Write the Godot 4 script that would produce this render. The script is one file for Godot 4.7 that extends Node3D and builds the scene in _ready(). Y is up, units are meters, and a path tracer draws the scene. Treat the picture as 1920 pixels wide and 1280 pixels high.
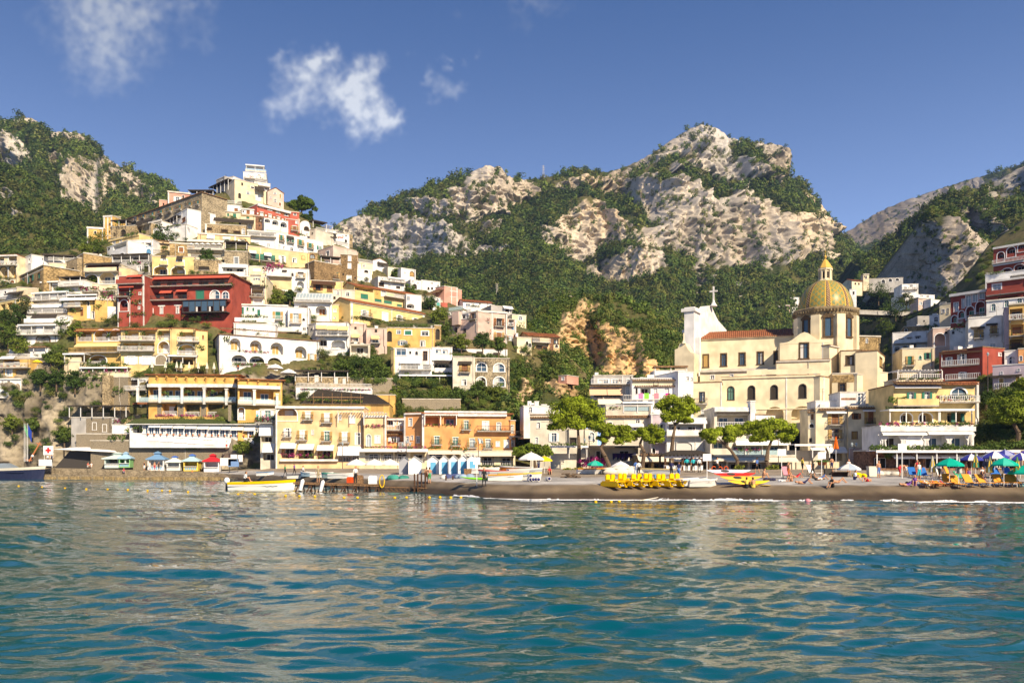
extends Node3D
# A steep seaside town seen from a boat:sea,beach,church with a tiled dome,terraced houses,limestone mountains.
const F:=1507.0
const EYE:=Vector3(0,3.3,0)
const WARM:=Color(1.0,0.87,0.68)
var zx:=0.0
var zy:=0.0
var zs:=1.0
var used:={}
var mats:={}
var meshes:={}
var rng:=RandomNumberGenerator.new()
var n1:=FastNoiseLite.new()
var n2:=FastNoiseLite.new()
var n3:=FastNoiseLite.new()

func noise_of(n:FastNoiseLite,kind:int,freq:float,oct:int,s:int) -> void:
	n.noise_type=FastNoiseLite.TYPE_SIMPLEX_SMOOTH
	n.fractal_type=kind
	n.frequency=freq
	n.fractal_octaves=oct
	n.seed=s

# ---------------------------------------------------------------- geometry collector
class MB:
	var v:=PackedVector3Array()
	var n:=PackedVector3Array()
	var c:=PackedColorArray()
	var tint:=Color(1,1,1)
	var tinted:=false
	var t:=Transform3D.IDENTITY
	func tri(a:Vector3,b:Vector3,d:Vector3) -> void:
		var p:=t*a
		var q:=t*b
		var r:=t*d
		var m:=(q - p).cross(r - p).normalized()
		v.append(p); v.append(r); v.append(q)
		n.append(m); n.append(m); n.append(m)
		c.append(tint); c.append(tint); c.append(tint)
	func quad(a:Vector3,b:Vector3,d:Vector3,e:Vector3) -> void:
		tri(a,b,d)
		tri(a,d,e)
	func box(lo:Vector3,hi:Vector3) -> void:
		var a:=Vector3(lo.x,lo.y,hi.z)
		var b:=Vector3(hi.x,lo.y,hi.z)
		var d:=Vector3(hi.x,hi.y,hi.z)
		var e:=Vector3(lo.x,hi.y,hi.z)
		var f:=Vector3(lo.x,lo.y,lo.z)
		var g:=Vector3(hi.x,lo.y,lo.z)
		var h:=Vector3(hi.x,hi.y,lo.z)
		var i:=Vector3(lo.x,hi.y,lo.z)
		quad(a,b,d,e); quad(g,f,i,h); quad(f,a,e,i); quad(b,g,h,d); quad(e,d,h,i); quad(f,g,b,a)
	func cbox(at:Vector3,size:Vector3) -> void:
		box(at - size/2,at+size/2)
	func bar(a:Vector3,b:Vector3,w:float,sides:=4,w2:=-1.0) -> void:
		if w2<0:w2=w
		var z:=(b - a).normalized()
		var x:=z.cross(Vector3.UP if absf(z.y)<0.95 else Vector3.RIGHT).normalized()
		var y:=x.cross(z)
		for k in sides:
			var p:=TAU*(k+0.5)/sides
			var q:=TAU*(k+1.5)/sides
			var e:=x*cos(p)+y*sin(p)
			var f:=x*cos(q)+y*sin(q)
			quad(a+f*w,a+e*w,b+e*w2,b+f*w2)
			tri(b,b+f*w2,b+e*w2)
			tri(a,a+e*w,a+f*w)
	func tube(path:Array,radii:Array,sides:=6) -> void:
		for k in path.size() - 1:
			bar(path[k],path[k+1],radii[mini(k,radii.size() - 1)],sides,radii[mini(k+1,radii.size() - 1)])
	func lathe(prof:Array,segs:=24,a0:=0.0,a1:=TAU,smooth:=true) -> void:
		for k in segs:
			var p:=a0+(a1 - a0)*k/segs
			var q:=a0+(a1 - a0)*(k+1)/segs
			for j in prof.size() - 1:
				var A:Vector2=prof[j]
				var B:Vector2=prof[j+1]
				var s:=v.size()
				quad(Vector3(A.x*sin(p),A.y,A.x*cos(p)),Vector3(A.x*sin(q),A.y,A.x*cos(q)),Vector3(B.x*sin(q),B.y,B.x*cos(q)),Vector3(B.x*sin(p),B.y,B.x*cos(p)))
				if smooth:
					var e:=(B - A).normalized()
					for i in range(s,v.size()):
						var loc:=t.affine_inverse()*v[i]
						var r:=Vector2(loc.x,loc.z)
						if r.length()>1e-4:
							r=r.normalized()
							n[i]=(t.basis*Vector3(r.x*e.y,-e.x,r.y*e.y)).normalized()
	func ell(at:Vector3,r:Vector3,segs:=10,rings:=6) -> void:
		var save:=t
		t=t*Transform3D(Basis.from_scale(r),at)
		var s:=v.size()
		for j in rings:
			for k in segs:
				var pts:Array=[]
				for o in [[0,0],[1,0],[1,1],[0,1]]:
					var th:float=PI*(j+o[1])/rings - PI/2
					var ph:float=TAU*(k+o[0])/segs
					pts.append(Vector3(cos(th)*sin(ph),sin(th),cos(th)*cos(ph)))
				quad(pts[0],pts[1],pts[2],pts[3])
		var inv:=t.basis.inverse().transposed()
		var back:=t.affine_inverse()
		for i in range(s,v.size()):
			n[i]=(inv*(back*v[i])).normalized()
		t=save
	func prism(poly:Array,z0:float,z1:float) -> void:
		var pv:=PackedVector2Array(poly)
		var ix:=Geometry2D.triangulate_polygon(pv)
		for k in range(0,ix.size(),3):
			var a:=pv[ix[k]]
			var b:=pv[ix[k+1]]
			var d:=pv[ix[k+2]]
			if (b - a).cross(d - a)<0:
				var s:=b
				b=d
				d=s
			tri(Vector3(a.x,a.y,z1),Vector3(b.x,b.y,z1),Vector3(d.x,d.y,z1))
			tri(Vector3(a.x,a.y,z0),Vector3(d.x,d.y,z0),Vector3(b.x,b.y,z0))
		for k in pv.size():
			var a:=pv[k]
			var b:=pv[(k+1) % pv.size()]
			quad(Vector3(a.x,a.y,z1),Vector3(a.x,a.y,z0),Vector3(b.x,b.y,z0),Vector3(b.x,b.y,z1))
	func mesh() -> ArrayMesh:
		var a:=[]
		a.resize(Mesh.ARRAY_MAX)
		a[Mesh.ARRAY_VERTEX]=v
		a[Mesh.ARRAY_NORMAL]=n
		if tinted:a[Mesh.ARRAY_COLOR]=c
		var m:=ArrayMesh.new()
		m.add_surface_from_arrays(Mesh.PRIMITIVE_TRIANGLES,a)
		return m

# ---------------------------------------------------------------- naming and tagging
func numbered(called:String) -> String:
	if not used.has(called):
		used[called]=0
		return called
	used[called]+=1
	return "%s_%03d" % [called,used[called]]

func tag(o:Node3D,label:String,category:String,group:="") -> Node3D:
	o.set_meta("label",label)
	o.set_meta("category",category)
	if group:o.set_meta("group",group)
	return o

func thing(called:String,label:String,category:String,at:=Vector3.ZERO,turn:=0.0,group:="") -> Node3D:
	var o:=Node3D.new()
	o.name=numbered(called)
	add_child(o)
	o.position=at
	o.rotation.y=turn
	return tag(o,label,category,group)

func part(called:String,b,m:Material,parent:Node) -> MeshInstance3D:
	var o:=MeshInstance3D.new()
	o.name=called if parent != self else numbered(called)
	o.mesh=b.mesh() if b is MB else b
	o.material_override=m
	parent.add_child(o,true)
	return o

func struct(called:String,b,m:Material) -> MeshInstance3D:
	var o:=part(called,b,m,self)
	o.set_meta("kind","structure")
	return o

func dup(o:Node3D,at:Vector3,turn:float,label:String) -> Node3D:
	var r:Node3D=o.duplicate()
	r.name=numbered(str(o.name).rstrip("0123456789_"))
	add_child(r)
	r.position=at
	r.rotation.y=turn
	r.set_meta("label",label)
	return r

# ---------------------------------------------------------------- from a place in the photograph to a point in the world
func P(px:float,py:float,d:float) -> Vector3:
	return Vector3((px - 960.0)/F*d,EYE.y+(870.0 - py)/F*d,-d)

func Z(ox:float,oy:float,s:float) -> void:
	zx=ox
	zy=oy
	zs=s

func X(x:float) -> float:return zx+x/zs
func Y(y:float) -> float:return zy+y/zs

# ---------------------------------------------------------------- materials
func lin(r:float,g:float,b:float) -> Color:
	return Color(r,g,b).linear_to_srgb()

var tex:={}
func noise_image(size:int,freq:float,oct:int,s:int,kind:=FastNoiseLite.FRACTAL_FBM) -> Image:
	var n:=FastNoiseLite.new()
	noise_of(n,kind,freq,oct,s)
	return n.get_seamless_image(size,size)

func ramp_tex(key:String,a:Image,b:Image,ma:float,mb:float,lo:float,hi:float) -> void:
	var w:=a.get_width()
	var da:=a.get_data()
	var db:=b.get_data()
	var o:=PackedByteArray()
	o.resize(w*w)
	for i in w*w:
		var x:=(da[i]*ma+db[i]*mb)/255.0
		o[i]=int(clampf(lo+(hi - lo)*x,0,1)*255)
	var im:=Image.create_from_data(w,w,false,Image.FORMAT_L8,o)
	im.convert(Image.FORMAT_RGB8)
	tex[key]=ImageTexture.create_from_image(im)

func make_textures() -> void:
	var a:=noise_image(512,0.008,4,3)
	var b:=noise_image(512,0.05,3,5)
	var st:=noise_image(512,0.02,3,9)
	st.resize(512,32,Image.INTERPOLATE_BILINEAR)
	st.resize(512,512,Image.INTERPOLATE_CUBIC)
	ramp_tex("plaster",a,st,0.45,0.55,0.74,1.12)
	ramp_tex("stone",a,b,0.4,0.6,0.25,1.3)
	ramp_tex("rough",a,b,0.3,0.7,0.0,1.0)
	ramp_tex("rough2",a,b,0.35,0.65,0.5,1.4)
	ramp_tex("streak",st,b,0.65,0.35,0.4,1.2)
	var cell:=FastNoiseLite.new()
	cell.noise_type=FastNoiseLite.TYPE_CELLULAR
	cell.cellular_return_type=FastNoiseLite.RETURN_DISTANCE2_DIV
	cell.frequency=0.04
	cell.seed=4
	var ci:=cell.get_seamless_image(512,512)
	ramp_tex("masonry",ci,b,-0.8,0.35,1.0,1.75)
	var cn:=ci.duplicate()
	cn.convert(Image.FORMAT_RGB8)
	tex.masonry_bump=tex.masonry
	var grain:=noise_image(512,0.12,3,21)
	ramp_tex("gravel",grain,b,0.8,0.2,0.5,1.5)
	var wv:=noise_image(1024,0.010,5,31)
	wv.resize(1024,512,Image.INTERPOLATE_CUBIC)
	wv.convert(Image.FORMAT_RGB8)
	wv.resize(1024,1024,Image.INTERPOLATE_CUBIC)
	var wn:=wv.duplicate()
	wn.bump_map_to_normal_map(9.0)
	tex.ripple=ImageTexture.create_from_image(wn)

func mat(key:String,col:Color,rough:=0.85,texture:="",scale:=0.08,bump:=0.0) -> StandardMaterial3D:
	if mats.has(key):return mats[key]
	var m:=StandardMaterial3D.new()
	m.resource_name=key
	m.albedo_color=col
	m.roughness=rough
	m.metallic_specular=0.3
	if texture:
		m.albedo_texture=tex[texture]
		m.uv1_triplanar=true
		m.uv1_world_triplanar=true
		m.uv1_scale=Vector3.ONE*scale
		if bump>0:
			m.heightmap_enabled=true
			m.heightmap_texture=tex[texture]
			m.heightmap_scale=bump
	mats[key]=m
	return m

func vmat(key:String,rough:=0.9,texture:="",scale:=0.05,bump:=0.0,back:=Color.BLACK) -> StandardMaterial3D:
	var m:=mat(key,Color.WHITE,rough,texture,scale,bump)
	m.vertex_color_use_as_albedo=true
	if back != Color.BLACK:
		m.backlight_enabled=true
		m.backlight=back
	return m

const PAL:={
	"white":Vector3(0.79,0.775,0.74),"offwhite":Vector3(0.66,0.6,0.48),"cream":Vector3(0.71,0.6,0.4),"pale":Vector3(0.78,0.67,0.45),
	"yellow":Vector3(0.74,0.56,0.25),"gold":Vector3(0.66,0.43,0.14),"orange":Vector3(0.68,0.41,0.12),"salmon":Vector3(0.7,0.34,0.13),"peach":Vector3(0.74,0.53,0.29),
	"red":Vector3(0.33,0.072,0.048),"coral":Vector3(0.46,0.12,0.08),"darkred":Vector3(0.25,0.05,0.03),"pink":Vector3(0.62,0.33,0.25),"rose":Vector3(0.62,0.46,0.38),
	"tan":Vector3(0.52,0.4,0.23),"ochre":Vector3(0.5,0.35,0.16),"beige":Vector3(0.46,0.38,0.25),"brown":Vector3(0.33,0.22,0.11),"brick":Vector3(0.32,0.17,0.1),"grey":Vector3(0.42,0.4,0.37),"lilac":Vector3(0.55,0.46,0.5),
}
func wall_mat(c:String) -> StandardMaterial3D:
	var p:Vector3=PAL[c]
	var rough:=c in ["tan","beige","brown","brick","ochre"]
	return mat("wall "+c,lin(p.x,p.y,p.z),0.9,"stone" if rough else "plaster",0.07 if rough else 0.045)

func base_materials() -> void:
	mat("glass_dark",lin(0.03,0.035,0.04),0.12)
	mat("glass_blue",lin(0.05,0.09,0.14),0.1)
	mat("glass_pale",lin(0.3,0.36,0.38),0.15)
	mat("glass_green",lin(0.1,0.2,0.16),0.15)
	var rg:=mat("rail_glass",Color(0.8,0.9,0.92,0.3),0.05)
	rg.transparency=BaseMaterial3D.TRANSPARENCY_ALPHA
	mat("opening_dark",lin(0.035,0.028,0.022),0.8)
	mat("curtain",lin(0.55,0.53,0.5),0.8)
	mat("frame_white",lin(0.75,0.74,0.72),0.6)
	mat("frame_brown",lin(0.16,0.08,0.035),0.6)
	mat("frame_dark",lin(0.05,0.045,0.04),0.6)
	mat("frame_green",lin(0.04,0.14,0.1),0.6)
	mat("frame_stone",lin(0.14,0.09,0.045),0.85,"stone",0.3)
	mat("shutter_green",lin(0.035,0.17,0.11),0.6)
	mat("shutter_teal",lin(0.08,0.3,0.26),0.6)
	mat("shutter_brown",lin(0.24,0.1,0.035),0.6)
	mat("shutter_tan",lin(0.4,0.26,0.09),0.6)
	mat("shutter_white",lin(0.72,0.71,0.68),0.6)
	mat("shutter_grey",lin(0.2,0.22,0.23),0.6)
	mat("shutter_blue",lin(0.1,0.25,0.42),0.6)
	mat("iron",lin(0.06,0.055,0.05),0.6)
	mat("rail_white",lin(0.66,0.65,0.62),0.6)
	mat("coping",lin(0.6,0.55,0.46),0.9,"plaster",0.1)
	mat("white_trim",lin(0.72,0.7,0.66),0.85,"plaster",0.08)
	mat("slab",lin(0.5,0.46,0.4),0.9,"plaster",0.1)
	mat("tile",lin(0.46,0.17,0.07),0.85,"stone",0.25)
	mat("old_tile",lin(0.34,0.2,0.1),0.9,"stone",0.25)
	mat("canvas",lin(0.68,0.62,0.5),0.9)
	mat("canvas_white",lin(0.74,0.73,0.71),0.9)
	mat("canvas_yellow",lin(0.7,0.52,0.24),0.9)
	mat("canvas_peach",lin(0.66,0.44,0.28),0.9)
	mat("canvas_red",lin(0.5,0.1,0.06),0.9)
	mat("thatch",lin(0.08,0.065,0.05),0.95,"stone",0.6)
	mat("wood",lin(0.34,0.2,0.1),0.8,"streak",0.5)
	mat("dark_wood",lin(0.12,0.06,0.03),0.8,"streak",0.5)
	mat("masonry",lin(0.36,0.3,0.21),0.95,"masonry",0.22,1.6)
	mat("pale_masonry",lin(0.44,0.37,0.26),0.95,"masonry",0.26,1.6)
	mat("bark",lin(0.2,0.14,0.09),0.95,"streak",0.5)
	mat("terracotta",lin(0.45,0.17,0.07),0.85)
	vmat("leaves",0.75,"",0.05,0.0,Color(0.5,0.6,0.2))
	vmat("paint",0.55)
	vmat("cloth",0.9)
	vmat("skin",0.65)

# ---------------------------------------------------------------- sky
func make_sky() -> ImageTexture:
	var W:=4096
	var H:=2048
	var im:=Image.create(W,H,false,Image.FORMAT_RGBA8)
	im.fill(Color(1,1,1,0))
	var wisp:=FastNoiseLite.new()
	noise_of(wisp,FastNoiseLite.FRACTAL_FBM,0.011,6,12)
	var fine:=FastNoiseLite.new()
	noise_of(fine,FastNoiseLite.FRACTAL_FBM,0.05,5,15)
	# clouds:lists of puffs (x,y,rx,ry,weight) in photograph pixels,one colour each
	var grey:=lin(0.19,0.17,0.10)
	var white:=lin(0.34,0.31,0.22)
	var clouds:=[
		[grey,[[215,20,125,70,0.62],[190,85,95,70,0.5],[235,110,80,60,0.32],[150,20,80,60,0.35],[250,-40,150,60,0.6],[195,155,55,50,0.26],[380,75,40,40,0.30],[370,10,36,22,0.35]]],
		[white,[[565,135,42,44,0.8],[600,115,34,30,0.9],[560,190,60,42,0.55],[690,130,34,34,0.75],[665,185,46,46,0.85],[700,230,48,44,0.9],[640,175,50,40,0.6],[520,215,42,40,0.3],[735,212,26,16,0.6],[515,105,24,16,0.4]]],
		[white,[[815,140,20,24,0.42],[835,170,40,26,0.4],[848,118,18,10,0.4],[775,95,12,12,0.25],[890,105,14,14,0.25],[865,30,30,20,0.22]]],
		[grey,[[1000,10,80,34,0.35],[985,60,40,22,0.2]]],
	]
	# the same kind of fair-weather cloud all round the sky
	var r:=RandomNumberGenerator.new()
	r.seed=77
	var jobs:=[]
	for c in clouds:
		var box:=Rect2(c[1][0][0],c[1][0][1],0,0)
		for q in c[1]:
			box=box.merge(Rect2(q[0] - q[2]*1.6,q[1] - q[3]*1.6,q[2]*3.2,q[3]*3.2))
		var lo:=sky_at(box.position.x,box.position.y)
		var hi:=sky_at(box.end.x,box.end.y)
		var mid:=sky_at(box.position.x,box.end.y)
		var mid2:=sky_at(box.end.x,box.position.y)
		jobs.append([int(minf(lo.x,mid.x)*W),int(maxf(hi.x,mid2.x)*W),int(minf(lo.y,mid2.y)*H),int(maxf(hi.y,mid.y)*H),c])
	for j in jobs:
		for y in range(maxi(j[2],0),mini(j[3],H/2)):
			var el:=(0.5 - (y+0.5)/H)*PI
			for x in range(j[0],j[1]):
				var az:=(x+0.5)/W*TAU
				var px:=960.0+tan(az)*F
				var py:=870.0 - tan(el)/cos(az)*F
				var wx:=px+32.0*wisp.get_noise_2d(px*1.2,py*1.2+300)+9.0*fine.get_noise_2d(px,py+50)
				var wy:=py+32.0*wisp.get_noise_2d(px*1.2+700,py*1.2)+9.0*fine.get_noise_2d(px+70,py)
				var d:=0.0
				for q in j[4][1]:
					var ex:float=(wx - q[0])/q[2]
					var ey:float=(wy - q[1])/q[3]
					d+=q[4]*exp(-1.35*(ex*ex+ey*ey))
				if d<0.04:continue
				var k:=d*(0.9+0.65*wisp.get_noise_2d(px*2.3,py*2.3))+0.22*fine.get_noise_2d(px,py)*minf(d*1.6,1.0) - 0.10
				k=clampf(k,0.0,1.0)
				k=pow(k,1.25)*0.95
				if k>0.004:
					var c:Color=j[4][0]
					im.set_pixel(posmod(x,W),y,Color(c.r,c.g,c.b,minf(im.get_pixel(posmod(x,W),y).a+k,1.0)))
	for i in 26:
		var ca:=r.randf_range(0.6,TAU - 0.6)
		var ce:=r.randf_range(0.15,0.9)
		var cx:=int(ca/TAU*W) % W
		var cy:=int((0.5 - ce/PI)*H)
		var rx:=r.randf_range(40,100)
		var ry:=rx*0.5
		for y in range(cy - int(ry*1.6),cy+int(ry*1.6)):
			for x in range(cx - int(rx*1.6),cx+int(rx*1.6)):
				var e:=Vector2((x - cx)/rx,(y - cy)/ry).length_squared()
				var k:=exp(-1.6*e)*(0.9+1.1*wisp.get_noise_2d(x*3,y*3))+0.25*fine.get_noise_2d(x*2,y*2)*exp(-e) - 0.12
				if k>0.01:
					im.set_pixel(posmod(x,W),clampi(y,0,H - 1),Color(white.r,white.g,white.b,clampf(k*0.8,0,1)))
	return ImageTexture.create_from_image(im)

func sky_at(px:float,py:float) -> Vector2:
	var a:=(px - 960.0)/F
	var b:=(870.0 - py)/F
	return Vector2(atan(a)/TAU,0.5 - atan(b/sqrt(1+a*a))/PI)

func camera_and_light() -> void:
	var cam:=Camera3D.new()
	cam.name="camera"
	cam.projection=Camera3D.PROJECTION_FRUSTUM
	cam.near=1.0
	cam.far=6000.0
	cam.size=1280.0/F
	cam.frustum_offset=Vector2(0,230.0/F)
	cam.position=EYE
	cam.current=true
	add_child(cam)
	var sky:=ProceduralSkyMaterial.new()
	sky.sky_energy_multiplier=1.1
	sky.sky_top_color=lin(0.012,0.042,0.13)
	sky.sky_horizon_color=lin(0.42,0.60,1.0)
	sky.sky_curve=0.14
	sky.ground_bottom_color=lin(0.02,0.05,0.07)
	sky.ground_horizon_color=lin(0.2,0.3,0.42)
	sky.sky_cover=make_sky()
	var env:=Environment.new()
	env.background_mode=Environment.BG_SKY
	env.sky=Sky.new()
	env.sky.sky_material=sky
	env.tonemap_mode=Environment.TONE_MAPPER_LINEAR
	env.tonemap_exposure=1.72
	env.sdfgi_enabled=true
	env.ssao_enabled=true
	env.ssil_enabled=true
	env.fog_enabled=true
	env.fog_density=0.00008
	env.fog_light_color=Color(0.62,0.74,0.95)
	var we:=WorldEnvironment.new()
	we.name="surroundings"
	we.environment=env
	add_child(we)
	var sun:=DirectionalLight3D.new()
	sun.name="sun"
	sun.light_energy=1.6
	sun.light_color=Color(1.0,0.925,0.81)
	sun.light_angular_distance=0.5
	sun.shadow_enabled=true
	var az:=deg_to_rad(31.0)
	var el:=deg_to_rad(33.0)
	var to:=Vector3(sin(az)*cos(el),sin(el),cos(az)*cos(el))
	add_child(sun)
	sun.look_at_from_position(Vector3.ZERO,-to)

# ---------------------------------------------------------------- a surface between a foot line and a crest line
func along(line:Array,x:float) -> Vector2:
	if x<=line[0][0]:return Vector2(line[0][1],line[0][2])
	for k in line.size() - 1:
		if x<=line[k+1][0]:
			var s:float=(x - line[k][0])/(line[k+1][0] - line[k][0])
			return Vector2(lerpf(line[k][1],line[k+1][1],s),lerpf(line[k][2],line[k+1][2],s))
	return Vector2(line[-1][1],line[-1][2])

func rockiness(x:float,y:float,rocks:Array,base:float) -> float:
	var wx:=x+16.0*n1.get_noise_2d(x*2.2,y*2.2)+7.0*n1.get_noise_2d(x*7.0+90,y*7.0)
	var wy:=y+12.0*n1.get_noise_2d(x*2.2+500,y*2.2)+6.0*n1.get_noise_2d(x*7.0,y*7.0+60)
	var best:=base
	for r in rocks:
		var dx:float=wx - r[0]
		var dy:float=wy - r[1]
		if r.size()>4:
			var c:=cos(r[4])
			var s:=sin(r[4])
			var t:=dx*c+dy*s
			dy=-dx*s+dy*c
			dx=t
		var e:float=1.25 - sqrt(dx*dx/(r[2]*r[2])+dy*dy/(r[3]*r[3]))
		if r[2]<0:best=minf(best,maxf(0.2 - e*0.9,-0.4))
		elif e>best:best=e
	return best+0.22*n1.get_noise_2d(x*5.0+40,y*5.0)

func plain_rock(x:float,y:float,rocks:Array,base:float) -> float:
	var best:=base
	for r in rocks:
		var dx:float=x - r[0]
		var dy:float=y - r[1]
		if r.size()>4:
			var t:float=dx*cos(r[4])+dy*sin(r[4])
			dy=-dx*sin(r[4])+dy*cos(r[4])
			dx=t
		var e:float=1.25 - sqrt(dx*dx/(r[2]*r[2])+dy*dy/(r[3]*r[3]))
		best=maxf(best,e) if r[2]>0 else minf(best,maxf(0.2 - e*0.9,-0.4))
	return best

const LEAF:=[Vector3(0.10,0.15,0.028),Vector3(0.135,0.18,0.032),Vector3(0.07,0.115,0.028),Vector3(0.16,0.17,0.042)]

func mountain(called:String,crest:Array,foot:Array,cols:int,rows:int,rocks:Array,o:={}) -> void:
	var x0:float=crest[0][0]
	var x1:float=crest[-1][0]
	var base:float=o.get("base",-0.25)
	var crag:float=o.get("crag",1.0)
	var rockc:Vector3=o.get("rock",Vector3(0.42,0.35,0.26))
	var veg:float=o.get("veg",1.0)
	var pos:=PackedVector3Array()
	var rk:=PackedFloat32Array()
	pos.resize((cols+1)*(rows+2))
	rk.resize(pos.size())
	for i in cols+1:
		var x:=lerpf(x0,x1,float(i)/cols)
		var top:=along(crest,x)
		var bot:=along(foot,x)
		top.x+=2.2*n1.get_noise_2d(x*9.0,7.0)+3.0*n1.get_noise_2d(x*3.0,31.0)
		var run:=PackedFloat32Array()
		var acc:=0.0
		run.resize(rows+1)
		var rr:=PackedFloat32Array()
		rr.resize(rows+1)
		var near:=rocks.filter(func(q):return absf(q[0] - x)<maxf(absf(q[2]),q[3])*1.3+24.0)
		for j in rows+1:
			var y:=lerpf(bot.x,top.x,float(j)/rows)
			rr[j]=rockiness(x,y,near,base)
			run[j]=acc
			acc+=lerpf(1.0,0.3,smoothstep(-0.15,0.35,plain_rock(x,y,near,base)))
		for j in rows+1:
			var y:=lerpf(bot.x,top.x,float(j)/rows)
			var d:=lerpf(bot.y,top.y,run[j]/run[rows])
			var p:=P(x,y,d)
			if not lie.has(called):lie[called]=[x0,x1,cols,rows,PackedVector2Array()]
			lie[called][4].append(Vector2(y,d))
			var r:=smoothstep(-0.05,0.25,rr[j])
			# crags:ridges that run down the face,finer where the rock is bare
			var k:=d/800.0
			var disp:=26.0*k*n2.get_noise_3d(p.x/k*0.55,p.y/k*0.40,p.z/k*0.3)
			disp+=r*crag*11.0*k*n3.get_noise_3d(p.x/k*1.3+p.y/k*0.9,p.y/k*1.2,3.0)
			disp+=r*crag*4.0*k*n2.get_noise_3d(p.x/k*3.4+p.y/k*0.8,p.y/k*0.9,60.0)
			disp+=(r*5.0+1.0)*k*n1.get_noise_3d(p.x/k*9.0,p.y/k*13.0,p.z/k*3.0)
			disp+=r*7.0*k*n1.get_noise_3d((p.x*0.9 - p.y*0.42)/k*7.0,(p.x*0.42+p.y*0.9)/k*30.0,7.0)
			var fade:=minf(1.0,0.35+(rows - j)/30.0)*minf(1.0,j/6.0)
			p.z+=disp*fade
			p.x+=0.35*disp*fade
			pos[i*(rows+2)+j]=p
			rk[i*(rows+2)+j]=rr[j]
		var last:=pos[i*(rows+2)+rows]
		pos[i*(rows+2)+rows+1]=last+Vector3(0,-0.35*60,-60)
		rk[i*(rows+2)+rows+1]=rr[rows]
	# faces with smooth normals and the colour of what grows or lies bare there
	var cnt:=pos.size()
	var nor:=PackedVector3Array()
	nor.resize(cnt)
	var idx:=PackedInt32Array()
	for i in cols:
		for j in rows+1:
			var a:=i*(rows+2)+j
			var b:=a+rows+2
			idx.append_array([a,a+1,b,b,a+1,b+1])
			var m:=(pos[b] - pos[a]).cross(pos[a+1] - pos[a])
			nor[a]+=m; nor[b]+=m; nor[a+1]+=m; nor[b+1]+=m
	var col:=PackedColorArray()
	col.resize(cnt)
	for i in cnt:
		nor[i]=nor[i].normalized()
		var p:=pos[i]
		var k:=700.0/maxf(-p.z,100.0)
		var t:=n2.get_noise_3d(p.x*k*1.2,p.y*k*0.5,20.0)
		var w:=n1.get_noise_3d(p.x*k*3.0,p.y*k*3.0,p.z)
		var warm:=clampf(n1.get_noise_3d(p.x*k*0.5,p.y*k*0.35,90.0)*2.2,-1.0,1.0)
		var rc:=rockc*(0.92+0.28*t+0.24*w)
		rc=Vector3(rc.x*(1.0+0.10*warm),rc.y,rc.z*(1.0 - 0.18*warm))*lerpf(1.0,0.74,smoothstep(0.05,0.4,n1.get_noise_3d(p.x*k*7.0,p.y*k*2.2,40.0)))
		var gc:=Vector3(0.105,0.098,0.032).lerp(Vector3(0.045,0.06,0.017),clampf(0.5+w*1.5,0,1))
		var s:=smoothstep(-0.02,0.10,rk[i])
		var f:=gc.lerp(rc,s)
		col[i]=Color(f.x,f.y,f.z)
	var arr:=[]
	arr.resize(Mesh.ARRAY_MAX)
	arr[Mesh.ARRAY_VERTEX]=pos
	arr[Mesh.ARRAY_NORMAL]=nor
	arr[Mesh.ARRAY_COLOR]=col
	arr[Mesh.ARRAY_INDEX]=idx
	var am:=ArrayMesh.new()
	am.add_surface_from_arrays(Mesh.PRIMITIVE_TRIANGLES,arr)
	struct(called,am,vmat("hillside",0.95,"rough2",0.035,9.0))
	# trees and scrub on the ground that is not bare
	if veg<=0:return
	var r:=RandomNumberGenerator.new()
	r.seed=hash(called)
	var places:=[]
	var tones:=[]
	var step:float=o.get("step",1.0)
	for i in cols:
		for j in rows:
			var a:=i*(rows+2)+j
			var p:=pos[a].lerp(pos[a+rows+3],r.randf())
			var bare:=rk[a]
			var chance:=veg*(1.0 if bare<-0.04 else (0.5 if bare<0.08 else 0.18))
			var cell:=(pos[a+rows+2] - pos[a]).length()*(pos[a+1] - pos[a]).length()
			var size:=clampf(-p.z*0.0062,1.6,5.2)*step
			chance*=clampf(cell/(size*size*0.95),0.02,1.0)
			var patch:=n1.get_noise_3d(p.x*1.6,p.y*1.6,p.z*1.6)
			if patch>0.12:chance*=0.2
			if r.randf()>chance:continue
			var s:=size*(0.4+1.2*pow(r.randf(),1.6))*(0.6 if bare>-0.04 else 1.0)
			var b:=Basis(Vector3.UP,r.randf()*TAU).scaled(Vector3(s*r.randf_range(0.85,1.2),s*r.randf_range(0.75,1.15),s))
			places.append(Transform3D(b,p+Vector3(0,s*0.35,0)))
			var lf:Vector3=LEAF[r.randi() % 4]*(1.0+0.5*patch)*r.randf_range(0.75,1.3)*float(o.get("lush",1.0))
			tones.append(Color(lf.x,lf.y,lf.z))
	scatter(o.get("woods","woodland"),places,tones,"far")

var lie:={}
func mountain_d(called:String,px:float,py:float) -> float:
	var q:Array=lie[called]
	var i:=clampi(int((px - q[0])/(q[1] - q[0])*q[2]),0,q[2])
	for j in q[3]+1:
		if q[4][i*(q[3]+1)+j].x<=py:return q[4][i*(q[3]+1)+j].y
	return q[4][i*(q[3]+1)+q[3]].y

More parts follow.
